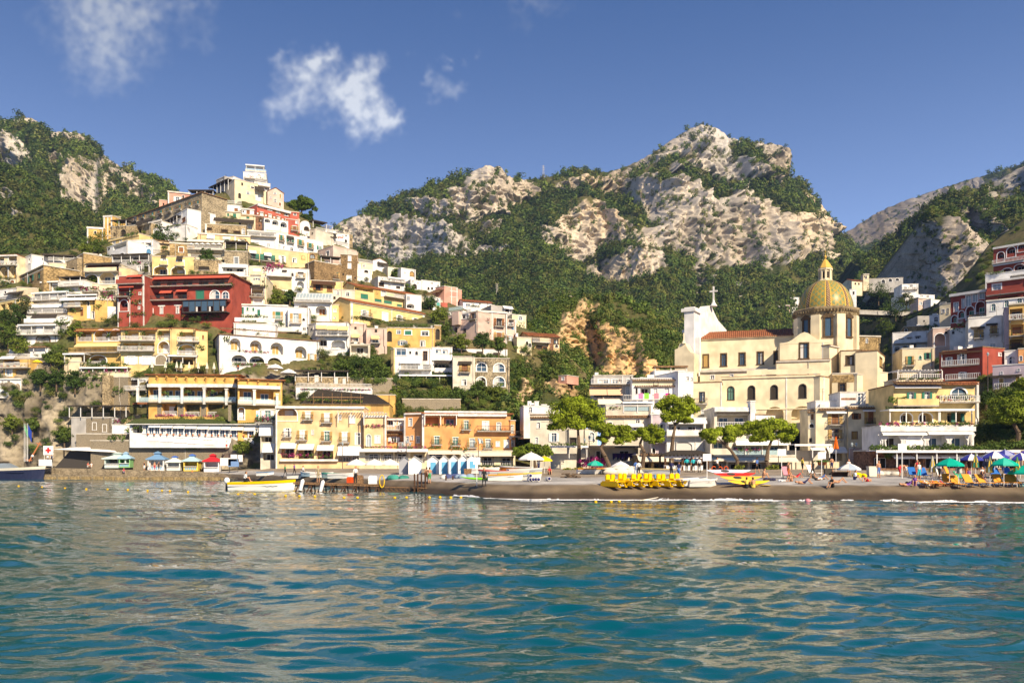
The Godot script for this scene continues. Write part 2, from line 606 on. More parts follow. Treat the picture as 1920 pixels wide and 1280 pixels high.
func scatter(called:String,places:Array,tones:Array,kind:String) -> void:
	if places.is_empty():return
	var half:=places.size()/2
	for v in 2:
		var from:=0 if v==0 else half
		var to:=half if v==0 else places.size()
		if to<=from:continue
		var mm:=MultiMesh.new()
		mm.transform_format=MultiMesh.TRANSFORM_3D
		mm.use_colors=true
		mm.mesh=clump_mesh(kind+str(v))
		mm.instance_count=to - from
		for k in range(from,to):
			mm.set_instance_transform(k - from,places[k])
			mm.set_instance_color(k - from,tones[k])
		var o:=MultiMeshInstance3D.new()
		o.name=numbered(called)
		o.multimesh=mm
		o.material_override=mats["leaves"]
		add_child(o,true)
		o.set_meta("kind","stuff")
		tag(o,called.replace("_"," ")+(" of darker crowns mixed in" if v else " of many small crowns covering the slope"),"trees")

# a crown of unit size made of leaf flakes that face outwards from a few lumps
func clump_mesh(kind:String) -> ArrayMesh:
	if meshes.has(kind):return meshes[kind]
	var r:=RandomNumberGenerator.new()
	r.seed=hash(kind)
	var far:=kind.begins_with("far")
	var b:=MB.new()
	b.tinted=true
	var lumps:=[]
	for k in (5 if far else 9):
		lumps.append([Vector3(r.randf_range(-0.55,0.55),r.randf_range(-0.25,0.5),r.randf_range(-0.55,0.55)),r.randf_range(0.4,0.62)])
	leaf_lumps(b,lumps,16 if far else 60,0.34 if far else 0.17,r)
	meshes[kind]=b.mesh()
	return meshes[kind]

func leaf_lumps(b:MB,lumps:Array,each:int,size:float,r:RandomNumberGenerator,lo:=0.75,hi:=1.2,shape:=1.0) -> void:
	var base:=b.tint
	for l in lumps:
		var tone:=r.randf_range(lo,hi)
		for k in each:
			var u:=r.randf_range(-0.75,1.0)
			var ph:=r.randf()*TAU
			var q:=sqrt(maxf(0.0,1 - u*u))
			var out:=Vector3(q*cos(ph),u,q*sin(ph))
			var at:Vector3=l[0]+Vector3(out.x,out.y*shape,out.z)*l[1]*r.randf_range(0.5,1.2)
			var nn:=(out+Vector3(r.randf_range(-0.7,0.7),r.randf_range(-0.5,0.8),r.randf_range(-0.7,0.7))).normalized()
			if nn.dot(out)<0:nn=-nn
			var e:=nn.cross(Vector3(r.randf_range(-1,1),r.randf_range(-1,1),r.randf_range(-1,1))).normalized()
			var f:=nn.cross(e)
			var s:=size*r.randf_range(0.6,1.25)
			var g:=tone*r.randf_range(0.8,1.22)
			b.tint=Color(base.r*g,base.g*g,base.b*g)
			b.tri(at - e*s*0.55,at+e*s*0.6,at+f*s*0.5)
			b.tri(at - e*s*0.5,at - f*s*0.2+e*s*0.1,at+f*s*0.75)
	b.tint=base

# ---------------------------------------------------------------- sea
var wave:=[]
func wave_at(x:float,z:float) -> Vector3:
	var wx:=x+1.6*n1.get_noise_2d(x*6.0,z*6.0)
	var wz:=z+1.6*n1.get_noise_2d(x*6.0+400,z*6.0)
	var h:=0.0
	var g:=0.65+0.7*n1.get_noise_2d(x*1.3,z*2.4+90)
	for w in wave:
		h+=w[2]*sin(wx*w[0]+wz*w[1]+w[3])
	return Vector3(h*g+0.16*n1.get_noise_2d(x*5.0,z*11.0),0,0)

func sea() -> void:
	var r:=RandomNumberGenerator.new()
	r.seed=5
	for k in 20:
		var l:=0.34*pow(1.19,k)*r.randf_range(0.9,1.1)
		var a:=r.randfn(0.0,0.55)
		var q:=TAU/l
		wave.append([q*sin(a),q*cos(a),0.0195*l*r.randf_range(0.6,1.1)/(1.0+l*l*0.07),r.randf()*TAU])
	var rows:=[]
	var d:=7.5
	while d<236.0:
		rows.append(d)
		d+=clampf(d*d/804.0/3.3*1.15,0.05,0.5)
	var cols:=560
	var pos:=PackedVector3Array()
	var n:=rows.size()
	for j in n:
		for i in cols+1:
			var x:float=(float(i)/cols - 0.5)*1.5*rows[j]
			var z:float=-rows[j]
			pos.append(Vector3(x,wave_at(x,z).x*(1.0 if rows[j]<60 else 0.8),z))
	var nor:=PackedVector3Array()
	nor.resize(pos.size())
	var idx:=PackedInt32Array()
	for j in n - 1:
		for i in cols:
			var a:=j*(cols+1)+i
			var b:=a+cols+1
			idx.append_array([a,b,a+1,a+1,b,b+1])
			var m:=(pos[a+1] - pos[a]).cross(pos[b] - pos[a])
			nor[a]+=m; nor[a+1]+=m; nor[b]+=m; nor[b+1]+=m
	for k in nor.size():nor[k]=nor[k].normalized()
	var uv:=PackedVector2Array()
	for p in pos:uv.append(Vector2(p.x,p.z)*0.24)
	var arr:=[]
	arr.resize(Mesh.ARRAY_MAX)
	arr[Mesh.ARRAY_VERTEX]=pos
	arr[Mesh.ARRAY_NORMAL]=nor
	arr[Mesh.ARRAY_TEX_UV]=uv
	arr[Mesh.ARRAY_INDEX]=idx
	var am:=ArrayMesh.new()
	am.add_surface_from_arrays(Mesh.PRIMITIVE_TRIANGLES,arr)
	var m:=StandardMaterial3D.new()
	m.resource_name="sea water"
	m.albedo_color=lin(0.0,0.072,0.097)
	m.roughness=0.04
	m.metallic_specular=0.44
	m.normal_enabled=true
	m.normal_texture=tex.ripple
	m.normal_scale=0.14
	mats["sea"]=m
	struct("sea",am,m)
	# the open sea beyond the finely waved part
	var b:=MB.new()
	for q in [[-3000,3000,-7.0,3000],[-3000,-180,-240,-7.0],[180,3000,-240,-7.0]]:
		b.quad(Vector3(q[0],-0.25,q[3]),Vector3(q[1],-0.25,q[3]),Vector3(q[1],-0.25,q[2]),Vector3(q[0],-0.25,q[2]))
	var m2:StandardMaterial3D=m.duplicate()
	m2.resource_name="open sea water"
	m2.uv1_triplanar=true
	m2.uv1_world_triplanar=true
	m2.uv1_scale=Vector3.ONE*0.1
	struct("open_sea",b,m2)

# ---------------------------------------------------------------- beach:water's edge,berm and back in the plan
const EDGE:=[[330,899,168],[430,901,160],[470,904,148],[540,909,127],[620,914,112],[720,920,99],[800,925,90],[860,930,83],[910,934.5,77.2],[1000,937,74.2],[1300,937.5,73.7],[1600,940,71],[1930,942,69],[2200,943,68]]
func beach_height(s:float) -> float:
	if s<0:return s*0.22
	if s<4.0:return 0.05+1.3*smoothstep(-0.6,4.0,s) - 0.02
	return 1.36+minf(s - 4.0,25.0)*0.043

func ground(px:float,d:float) -> Vector3:
	var e:=along(EDGE,px)
	return Vector3((px - 960.0)/F*d,beach_height(d - e.y),-d)

func on_beach(px:float,py:float) -> Vector3:
	var e:=along(EDGE,px)
	var d:=e.y+1.0
	for k in 600:
		var y:=EYE.y+(870.0 - py)/F*d
		if y<=beach_height(d - e.y):break
		d+=0.15
	return ground(px,d)

func beach() -> void:
	var pos:=PackedVector3Array()
	var col:=PackedColorArray()
	var rows:=110
	var cols:=420
	for i in cols+1:
		var px:=lerpf(330,2250,float(i)/cols)
		var e:=along(EDGE,px)
		for j in rows+1:
			var t:=float(j)/rows
			var s:=-6.0+14.0*t*1.6 if t<0.6 else 7.44+(t - 0.6)/0.4*62.0
			var d:=e.y+s
			var p:=ground(px,d)
			p.y=beach_height(s+0.5*n1.get_noise_2d(p.x*5,4.0))+0.05*n1.get_noise_2d(p.x*22,p.z*22)+(0.05*n1.get_noise_2d(p.x*60,p.z*60))
			pos.append(p)
			var wet:=smoothstep(3.1,4.6,s+0.9*n1.get_noise_2d(p.x*6,9.0))
			var soaked:=smoothstep(1.0,2.2,s+0.6*n1.get_noise_2d(p.x*7,19.0))
			var sand:=smoothstep(13.0,19.0,s+4.0*n1.get_noise_2d(p.x*3,p.z*3))
			var c:=Vector3(0.07,0.052,0.036).lerp(Vector3(0.19,0.145,0.095),soaked)
			c=c.lerp(Vector3(0.44,0.42,0.39),wet)
			c=c.lerp(Vector3(0.34,0.275,0.20),sand)
			c*=0.95+0.4*n1.get_noise_2d(p.x*30,p.z*30)+0.35*n1.get_noise_2d(p.x*4.0,p.z*9.0)
			col.append(Color(c.x,c.y,c.z))
	struct("beach",grid_mesh(pos,col,cols,rows),vmat("shingle",0.9,"gravel",0.45,0.6))
	# foam where the small waves break
	var foam:=PackedVector3Array()
	var fc:=PackedColorArray()
	for i in 901:
		var px:=lerpf(850,2250,i/900.0)
		var e:=along(EDGE,px)
		for j in 5:
			var w:=0.45+0.7*n1.get_noise_1d(px*1.5)+0.25*n1.get_noise_1d(px*12.0)
			var s:=-0.15+0.8*n1.get_noise_1d(px*1.1+200) - 1.2 - w*(j/4.0 - 0.5)*1.6
			var d:=e.y+s+0.9
			foam.append(Vector3((px - 960.0)/F*d,maxf(beach_height(s+0.9),-0.02)+0.03+0.07*sin(PI*j/4.0),-d))
			var g:=0.78+0.3*n1.get_noise_2d(px*25,j*30.0)
			fc.append(Color(g,g,g))
	struct("surf_foam",grid_mesh(foam,fc,900,4),vmat("foam",0.6))

func grid_mesh(pos:PackedVector3Array,col:PackedColorArray,cols:int,rows:int) -> ArrayMesh:
	var idx:=PackedInt32Array()
	var nor:=PackedVector3Array()
	nor.resize(pos.size())
	for i in cols:
		for j in rows:
			var a:=i*(rows+1)+j
			var b:=a+rows+1
			idx.append_array([a,a+1,b,b,a+1,b+1])
			var m:=(pos[b] - pos[a]).cross(pos[a+1] - pos[a])
			nor[a]+=m; nor[b]+=m; nor[a+1]+=m; nor[b+1]+=m
	for k in nor.size():nor[k]=nor[k].normalized()
	var arr:=[]
	arr.resize(Mesh.ARRAY_MAX)
	arr[Mesh.ARRAY_VERTEX]=pos
	arr[Mesh.ARRAY_NORMAL]=nor
	if col.size():arr[Mesh.ARRAY_COLOR]=col
	arr[Mesh.ARRAY_INDEX]=idx
	var am:=ArrayMesh.new()
	am.add_surface_from_arrays(Mesh.PRIMITIVE_TRIANGLES,arr)
	return am

# ---------------------------------------------------------------- the two built-up slopes:distance of the ground along each line of sight
const TOWN_X:=[-150,0,150,300,450,600,750,900,1050,1120]
const TOWN_Y:=[300,400,480,560,640,720,800,872]
const TOWN:=[
	[300,300,300,300,295,320,345,360,370,370],[290,285,280,268,262,290,325,350,360,360],[250,245,240,238,238,258,290,325,345,350],
	[222,216,212,208,212,225,245,262,300,310],[205,200,196,192,197,203,208,212,232,245],[192,188,186,184,184,188,192,194,215,225],
	[187,186,184,184,178,175,177,180,195,205],[186,185,182,184,175,167,164,163,175,185]]
const EAST_X:=[1580,1680,1760,1840,1920,2060]
const EAST_Y:=[420,500,560,620,700,780,872]
const EAST:=[[420,380,340,305,275,240],[400,350,300,255,230,200],[390,330,268,220,198,170],[380,300,232,192,172,150],[330,215,172,152,140,126],[200,150,140,133,127,118],[150,132,126,122,118,112]]

func table(xs:Array,ys:Array,t:Array,x:float,y:float) -> float:
	var i:=0
	while i<xs.size() - 2 and x>xs[i+1]:i+=1
	var j:=0
	while j<ys.size() - 2 and y>ys[j+1]:j+=1
	var u:=clampf((x - xs[i])/float(xs[i+1] - xs[i]),-0.2,1.2)
	var v:=clampf((y - ys[j])/float(ys[j+1] - ys[j]),-0.5,1.2)
	return lerpf(lerpf(t[j][i],t[j][i+1],u),lerpf(t[j+1][i],t[j+1][i+1],u),v)

func D(px:float,py:float) -> float:
	if px>1560:return table(EAST_X,EAST_Y,EAST,px,py)
	return table(TOWN_X,TOWN_Y,TOWN,px,py)

func slope(called:String,crest:Array,y0:float,cols:int,rows:int,rocks:Array,green:float) -> void:
	var pos:=PackedVector3Array()
	var col:=PackedColorArray()
	for i in cols+1:
		var x:=lerpf(crest[0][0],crest[-1][0],float(i)/cols)
		var top:=along(crest,x).x
		for j in rows+1:
			var y:=lerpf(y0,top,float(j)/(rows - 1)) if j<rows else top
			var d:=D(x,y)
			var p:=P(x,y,d)
			var r:=rockiness(x,y,rocks,green)
			p.z+=1.6*n2.get_noise_3d(p.x*6,p.y*6,p.z*6)+(2.6*n3.get_noise_3d(p.x*9,p.y*6,2.0) if r>0.1 else 0.0) - 1.2
			if j==rows:p+=Vector3(0,-14,-26)
			pos.append(p)
			var w:=n1.get_noise_3d(p.x*9,p.y*9,p.z*9)
			var c:=Vector3(0.09,0.095,0.032).lerp(Vector3(0.16,0.13,0.06),clampf(0.4+w*1.6,0,1))
			c=c.lerp(Vector3(0.27,0.23,0.165)*(1.0+0.9*w),smoothstep(-0.05,0.12,r))
			col.append(Color(c.x,c.y,c.z))
	struct(called,grid_mesh(pos,col,cols,rows),vmat("hillside",0.95,"rough2",0.035,9.0))

func land() -> void:
	mountain("far_mountain",[[1560,452,1500],[1585,436,1480],[1650,395,1450],[1700,376,1420],[1760,355,1400],[1820,335,1380],[1880,320,1350],[1930,303,1330],[2080,250,1300]],
		[[1560,500,1200],[2080,560,900]],200,70,[[1700,400,140,22,-0.35],[1850,370,90,20,-0.35],[1640,440,60,16,-0.3]],{"rock":Vector3(0.24,0.21,0.18),"veg":0.5,"crag":0.8,"woods": "far_scrub"})
	mountain("central_mountain",[[590,452,800],[620,430,820],[640,417,830],[700,395,860],[760,370,880],[830,345,880],[860,338,880],[885,322,880],[915,312,880],[938,317,880],[948,333,885],[990,335,920],[1020,333,940],[1080,325,950],[1120,322,950],[1160,318,940],[1190,305,920],[1220,290,910],[1260,262,910],[1290,245,910],[1310,236,910],[1330,239,910],[1348,250,915],[1358,264,925],[1400,270,930],[1440,272,930],[1468,277,925],[1477,292,925],[1480,328,925],[1500,345,930],[1530,370,935],[1548,392,940],[1565,415,945],[1577,440,950],[1592,474,960]],
		[[590,640,420],[760,640,420],[1000,660,380],[1200,800,190],[1300,850,165],[1592,850,165]],620,300,
		[[1313,417,165,66,0.22],[1215,372,70,40,0.4],[1500,425,60,52,0.5],[1300,268,62,26],[1446,306,38,34,0.6],[1320,318,110,20,0.1],[1161,498,58,34],[1097,420,74,30,-0.35],[1110,460,52,22,-0.3],[918,352,36,50,-0.1],[890,388,52,22,0.2],[742,452,105,34,0.06],[805,398,52,12,0.25],[862,412,32,13,0.3],[975,360,30,18],[918,475,26,10],[893,443,32,8,-0.5],[868,478,20,8],[1300,520,14,26],[1530,480,26,12],[1065,355,30,10,-0.2],[1120,345,34,10],[1290,343,-100,9,0.12],[1230,318,-60,8,-0.3],[1420,318,-58,11,0.5],[1478,378,-56,22,0.35],[1385,292,-34,10,0.3],[1330,362,-40,9,0.3],[1170,400,-60,16,0.5],[1130,480,-40,7,-0.3]],
		{"rock":Vector3(0.48,0.425,0.35),"crag":1.5,"base":-0.30})
	mountain("west_mountain",[[-140,250,900],[-40,240,880],[0,233,870],[20,227,870],[45,223,870],[72,232,870],[82,248,872],[97,256,880],[120,252,880],[150,256,880],[172,270,880],[190,290,880],[215,310,870],[240,318,860],[275,335,850],[310,353,840],[345,385,830],[420,430,820]],
		[[-140,520,420],[150,480,430],[300,450,450],[420,470,480]],330,170,
		[[162,362,46,44,0.5],[27,303,28,24,0.4],[133,268,42,14,0.35],[205,308,16,18],[246,342,30,14,0.5],[40,236,32,9],[279,377,24,11,0.5],[6,275,14,14],[101,308,16,16],[240,372,14,10]],{"rock":Vector3(0.48,0.42,0.33),"crag":1.2,"base":-0.28})
	mountain("west_wooded_flank",[[-140,240,560],[-30,300,560],[0,318,560],[40,326,555],[90,355,550],[130,385,540],[170,405,530],[200,420,520],[240,450,500]],
		[[-140,520,300],[240,500,360]],180,100,[[8,372,20,16,0.5],[30,410,14,8]],{"base":-0.5,"lush":0.8})
	mountain("east_mountain",[[1590,492,640],[1640,470,640],[1690,430,640],[1725,400,630],[1745,384,620],[1790,362,620],[1840,350,610],[1870,340,600],[1900,320,600],[1930,306,590],[2080,220,560]],
		[[1590,640,400],[1700,640,380],[1850,600,330],[2080,600,300]],260,130,[[1816,402,18,20],[1850,434,46,16,0.3],[1872,360,14,20],[1908,338,32,30],[1790,420,12,10]],{"rock":Vector3(0.36,0.31,0.24),"base":-0.26,"woods": "east_woodland"})
	mountain("shaded_crag",[[1635,545,470],[1655,520,460],[1690,470,450],[1700,448,448],[1715,418,445],[1745,402,440],[1775,396,440],[1795,408,440],[1810,425,440],[1830,445,440],[1860,470,430],[1900,500,420],[1960,520,410]],
		[[1635,640,390],[1760,640,330],[1860,620,300],[1960,620,280]],200,130,[[1755,505,96,62],[1830,530,50,42],[1740,440,30,14,0.4],[1775,432,26,14]],{"rock":Vector3(0.36,0.31,0.25),"crag":1.5,"base":-0.3,"woods": "crag_woodland"})
	mountain("wooded_spur",[[930,640,250],[1000,606,262],[1035,575,280],[1060,562,290],[1100,556,300],[1150,562,300],[1200,580,295],[1240,600,290],[1270,630,285],[1310,680,280]],
		[[930,800,172],[1310,800,175]],200,130,[[1080,612,26,46,0.6],[1140,662,52,44,0.7],[1190,696,40,18],[990,690,14,20],[975,735,10,20],[1050,732,26,14,0.5]],{"rock":Vector3(0.52,0.38,0.22),"crag":0.9,"base":-0.4,"woods": "spur_woodland","lush":1.15})
	slope("west_town_hill",[[-160,470,0],[0,478,0],[120,470,0],[165,455,0],[230,440,0],[300,424,0],[380,396,0],[400,362,0],[440,348,0],[500,355,0],[560,395,0],[640,448,0],[700,495,0],[760,520,0],[800,545,0],[860,575,0],[940,600,0],[1000,620,0],[1050,650,0],[1100,700,0]],880,240,150,
		[[80,730,110,60],[60,830,120,45],[330,850,170,26],[600,720,140,20]],-0.2)
	slope("east_town_hill",[[1560,620,0],[1640,600,0],[1700,590,0],[1760,570,0],[1810,520,0],[1860,455,0],[1920,410,0],[2060,380,0]],880,120,100,[],-0.2)


# ---------------------------------------------------------------- houses
var hC:=Vector3.ZERO
var hN:=Vector3.BACK
var hU:=Vector3.RIGHT
var hz:=0.0
var hnode:Node3D
var hopen:=[]
var hL:=0.0
var hR:=0.0
var hT:=0.0
var hB:=0.0
var rects:=[]

func uv(px:float,py:float) -> Vector2:
	var r:=Vector3((px - 960.0)/F,(870.0 - py)/F,-1)
	var t:=(hC+hN*hz - EYE).dot(hN)/r.dot(hN)
	var p:=EYE+r*t
	return Vector2((p - hC).dot(hU),p.y - hC.y)

const FRAME:={"w": "frame_white","b": "frame_brown","d": "frame_dark","s": "frame_stone","g": "frame_green"}
const FILL:={"d": "glass_dark","b": "glass_blue","p": "glass_pale","v": "glass_green","k": "opening_dark","c": "curtain","G": "shutter_green","B": "shutter_brown","W": "shutter_white","T": "shutter_teal","L": "shutter_grey","t": "shutter_tan","Z": "shutter_blue"}
const LEAFS:={"g": "shutter_green","b": "shutter_brown","w": "shutter_white","t": "shutter_teal","n": "shutter_tan","z": "shutter_grey"}
const CLOTHS:={"c": "canvas","w": "canvas_white","y": "canvas_yellow","p": "canvas_peach","r": "canvas_red","k": "thatch","o": "old_tile","t": "tile","d": "dark_wood","g": "shutter_green"}

func house(nm:String,label:String,c:String,x0:float,t0:float,x1:float,t1:float,yb:float,feats:="",o:={}) -> Node3D:
	var cat:String=o.get("cat","house")
	return build_house(nm,label,cat,wall_mat(c),X(x0),Y(t0),X(x1),Y(t1),Y(yb),feats,o)

func build_house(nm:String,label:String,cat:String,wm:Material,x0:float,t0:float,x1:float,t1:float,yb:float,feats:String,o:Dictionary) -> Node3D:
	var xm:=(x0+x1)/2
	var tm:=(t0+t1)/2
	var d:float=o.get("d",D(xm,yb))+o.get("push",0.0)
	var th:=0.0
	if 870 - tm>50 and x1 - x0>3:th=clampf(atan(F*(t1 - t0)/((x1 - x0)*(870 - tm))),-0.87,0.87)
	if o.has("yaw"):th=deg_to_rad(o.yaw)
	if o.has("dl"):d=o.dl+(x1 - x0)/2/F*o.dl*tan(th)
	rects.append([x0 - 2,x1+2,minf(t0,t1),yb - 3,d])
	hC=P(xm,yb,d)
	hN=Vector3(sin(th),0,cos(th))
	hU=Vector3(cos(th),0,-sin(th))
	hz=0.0
	hL=uv(x0,yb).x
	hR=uv(x1,yb).x
	hT=uv(xm,tm).y
	hB=-float(o.get("dn",4.0))
	hopen=[]
	hnode=thing(nm,label,cat,hC,th,o.get("group",""))
	var later:=[]
	for f in feats.split(";",false):
		var w:=f.strip_edges().split(" ",false)
		if w.size()<2:continue
		var row:=w[0].ends_with("r") and w[0].length()>1
		if row:
			var n:=int(w[1])
			for k in n:
				var s:=float(k)/maxi(n - 1,1)
				var one:=PackedStringArray([w[0][0],str(lerpf(float(w[2]),float(w[4]),s)),str(lerpf(float(w[3]),float(w[5]),s))])
				one.append_array(w.slice(6))
				later.append(one)
		else:
			later.append(w)
	for w in later:
		if w[0] in ["w","l"]:plan_opening(w)
	var dep:float=o.get("dep",9.0)
	part("wall",wall_mesh(dep),wm,hnode)
	for q in hopen:fill_opening(q,wm)
	for w in later:
		if not w[0] in ["w","l"]:feature(w,wm,dep)
	roof(o,dep,wm)
	if hR - hL>4 and rng.randf()<0.7:
		var x:=rng.randf_range(hL+0.3,hR - 0.5)
		for q in hopen:
			if x>q.r.position.x - 0.7 and x<q.r.end.x+0.4:x=hR - 0.45
		var b:=MB.new()
		b.tube([Vector3(x,hT - 0.1,0.14),Vector3(x,(hT+hB)/2,0.12),Vector3(x+0.25,(hT+hB)/2 - 0.4,0.12),Vector3(x+0.25,hB,0.12)],[0.06],5)
		part("rain_pipe",b,mats["slab" if rng.randf()<0.5 else "iron"],hnode)
	return hnode

func plan_opening(w:PackedStringArray) -> void:
	var cx:=X(float(w[1]))
	var cy:=Y(float(w[2]))
	var pw:=float(w[3])/zs
	var ph:=float(w[4])/zs
	var st:String=w[5] if w.size()>5 else "rwd"
	var a:=uv(cx - pw/2,cy)
	var b:=uv(cx+pw/2,cy)
	var m:=uv(cx,cy)
	var top:=uv(cx,cy - ph/2)
	var bot:=uv(cx,cy+ph/2)
	var r:=Rect2(maxf(a.x,hL+0.12),maxf(bot.y,hB+0.1),0,0)
	r.end=Vector2(minf(b.x,hR - 0.12),minf(top.y,hT - 0.15))
	if r.size.x<0.25 or r.size.y<0.25 or m.x<hL:return
	for q in hopen:
		if q.r.grow(0.05).intersects(r):return
	hopen.append({"r":r,"st":st,"arch":st[0]=="a","loggia":w[0]=="l","dep":(minf(2.0,r.size.x*0.5+0.5) if w[0]=="l" else 0.26)})

func wall_mesh(dep:float) -> MB:
	var b:=MB.new()
	var us:=[hL,hR]
	var vs:=[hB,hT]
	for q in hopen:
		us.append_array([q.r.position.x,q.r.end.x])
		vs.append_array([q.r.position.y,q.r.end.y])
	us.sort()
	vs.sort()
	for j in vs.size() - 1:
		if vs[j+1] - vs[j]<1e-4:continue
		var run:float=us[0]
		for i in us.size() - 1:
			var hole:=false
			if us[i+1] - us[i]>1e-4:
				var m:=Vector2((us[i]+us[i+1])/2,(vs[j]+vs[j+1])/2)
				for q in hopen:
					if q.r.has_point(m):
						hole=true
						break
			if hole:
				if us[i] - run>1e-4:b.quad(Vector3(run,vs[j],0),Vector3(us[i],vs[j],0),Vector3(us[i],vs[j+1],0),Vector3(run,vs[j+1],0))
				run=us[i+1]
		if hR - run>1e-4:b.quad(Vector3(run,vs[j],0),Vector3(hR,vs[j],0),Vector3(hR,vs[j+1],0),Vector3(run,vs[j+1],0))
	for q in hopen:
		var z:float=-q.dep
		var x0:float=q.r.position.x
		var x1:float=q.r.end.x
		var y0:float=q.r.position.y
		var y1:float=q.r.end.y
		var ys:=y1
		if q.arch:
			var rise:float=minf((x1 - x0)/2,(y1 - y0)*0.5)
			ys=y1 - rise
			var xc:=(x0+x1)/2
			for k in 10:
				var p:=PI*k/10.0
				var e:=PI*(k+1)/10.0
				var A:=Vector3(xc+(x1 - x0)/2*cos(p),ys+rise*sin(p),0)
				var B:=Vector3(xc+(x1 - x0)/2*cos(e),ys+rise*sin(e),0)
				b.quad(B,A,Vector3(A.x,y1,0),Vector3(B.x,y1,0))
				b.quad(A,B,Vector3(B.x,B.y,z),Vector3(A.x,A.y,z))
		else:
			b.quad(Vector3(x1,y1,0),Vector3(x0,y1,0),Vector3(x0,y1,z),Vector3(x1,y1,z))
		b.quad(Vector3(x0,y0,z),Vector3(x0,y0,0),Vector3(x0,ys,0),Vector3(x0,ys,z))
		b.quad(Vector3(x1,y0,0),Vector3(x1,y0,z),Vector3(x1,ys,z),Vector3(x1,ys,0))
		b.quad(Vector3(x0,y0,0),Vector3(x0,y0,z),Vector3(x1,y0,z),Vector3(x1,y0,0))
		if q.loggia:b.quad(Vector3(x0,y0,z),Vector3(x1,y0,z),Vector3(x1,y1,z),Vector3(x0,y1,z))
	b.quad(Vector3(hR,hB,0),Vector3(hR,hB,-dep),Vector3(hR,hT,-dep),Vector3(hR,hT,0))
	b.quad(Vector3(hL,hB,-dep),Vector3(hL,hB,0),Vector3(hL,hT,0),Vector3(hL,hT,-dep))
	b.quad(Vector3(hR,hB,-dep),Vector3(hL,hB,-dep),Vector3(hL,hT,-dep),Vector3(hR,hT,-dep))
	b.quad(Vector3(hL,hT,0),Vector3(hR,hT,0),Vector3(hR,hT,-dep),Vector3(hL,hT,-dep))
	return b

func frame_mesh(w:float,h:float,arch:bool,fw:float,bars:bool) -> MB:
	var b:=MB.new()
	var p:=0.06
	var ys:=h/2
	if arch:
		var rise:=minf(w/2,h*0.5)
		ys=h/2 - rise
		for k in 10:
			var q:=PI*k/10.0
			var e:=PI*(k+1)/10.0
			var A:=Vector2(cos(q)*w/2,ys+rise*sin(q))
			var B:=Vector2(cos(e)*w/2,ys+rise*sin(e))
			var C:=Vector2(cos(e)*(w/2+fw),ys+(rise+fw)*sin(e))
			var E:=Vector2(cos(q)*(w/2+fw),ys+(rise+fw)*sin(q))
			b.quad(Vector3(A.x,A.y,p),Vector3(E.x,E.y,p),Vector3(C.x,C.y,p),Vector3(B.x,B.y,p))
			b.quad(Vector3(E.x,E.y,p),Vector3(E.x,E.y,0),Vector3(C.x,C.y,0),Vector3(C.x,C.y,p))
			b.quad(Vector3(B.x,B.y,p),Vector3(B.x,B.y,-0.1),Vector3(A.x,A.y,-0.1),Vector3(A.x,A.y,p))
	else:
		b.box(Vector3(-w/2 - fw,h/2,-0.05),Vector3(w/2+fw,h/2+fw,p))
	b.box(Vector3(-w/2 - fw,-h/2,-0.05),Vector3(-w/2,ys,p))
	b.box(Vector3(w/2,-h/2,-0.05),Vector3(w/2+fw,ys,p))
	b.box(Vector3(-w/2 - fw*1.3,-h/2 - fw*0.7,-0.05),Vector3(w/2+fw*1.3,-h/2,p+0.08))
	if bars:
		b.box(Vector3(-0.045,-h/2,-0.2),Vector3(0.045,h/2 - 0.02,-0.14))
		b.box(Vector3(-w/2,ys*0.5 - 0.04,-0.199),Vector3(w/2,ys*0.5+0.04,-0.141))
		b.box(Vector3(-w/2,-h/2,-0.201),Vector3(-w/2+0.07,ys,-0.13))
		b.box(Vector3(w/2 - 0.07,-h/2,-0.201),Vector3(w/2,ys,-0.13))
	return b

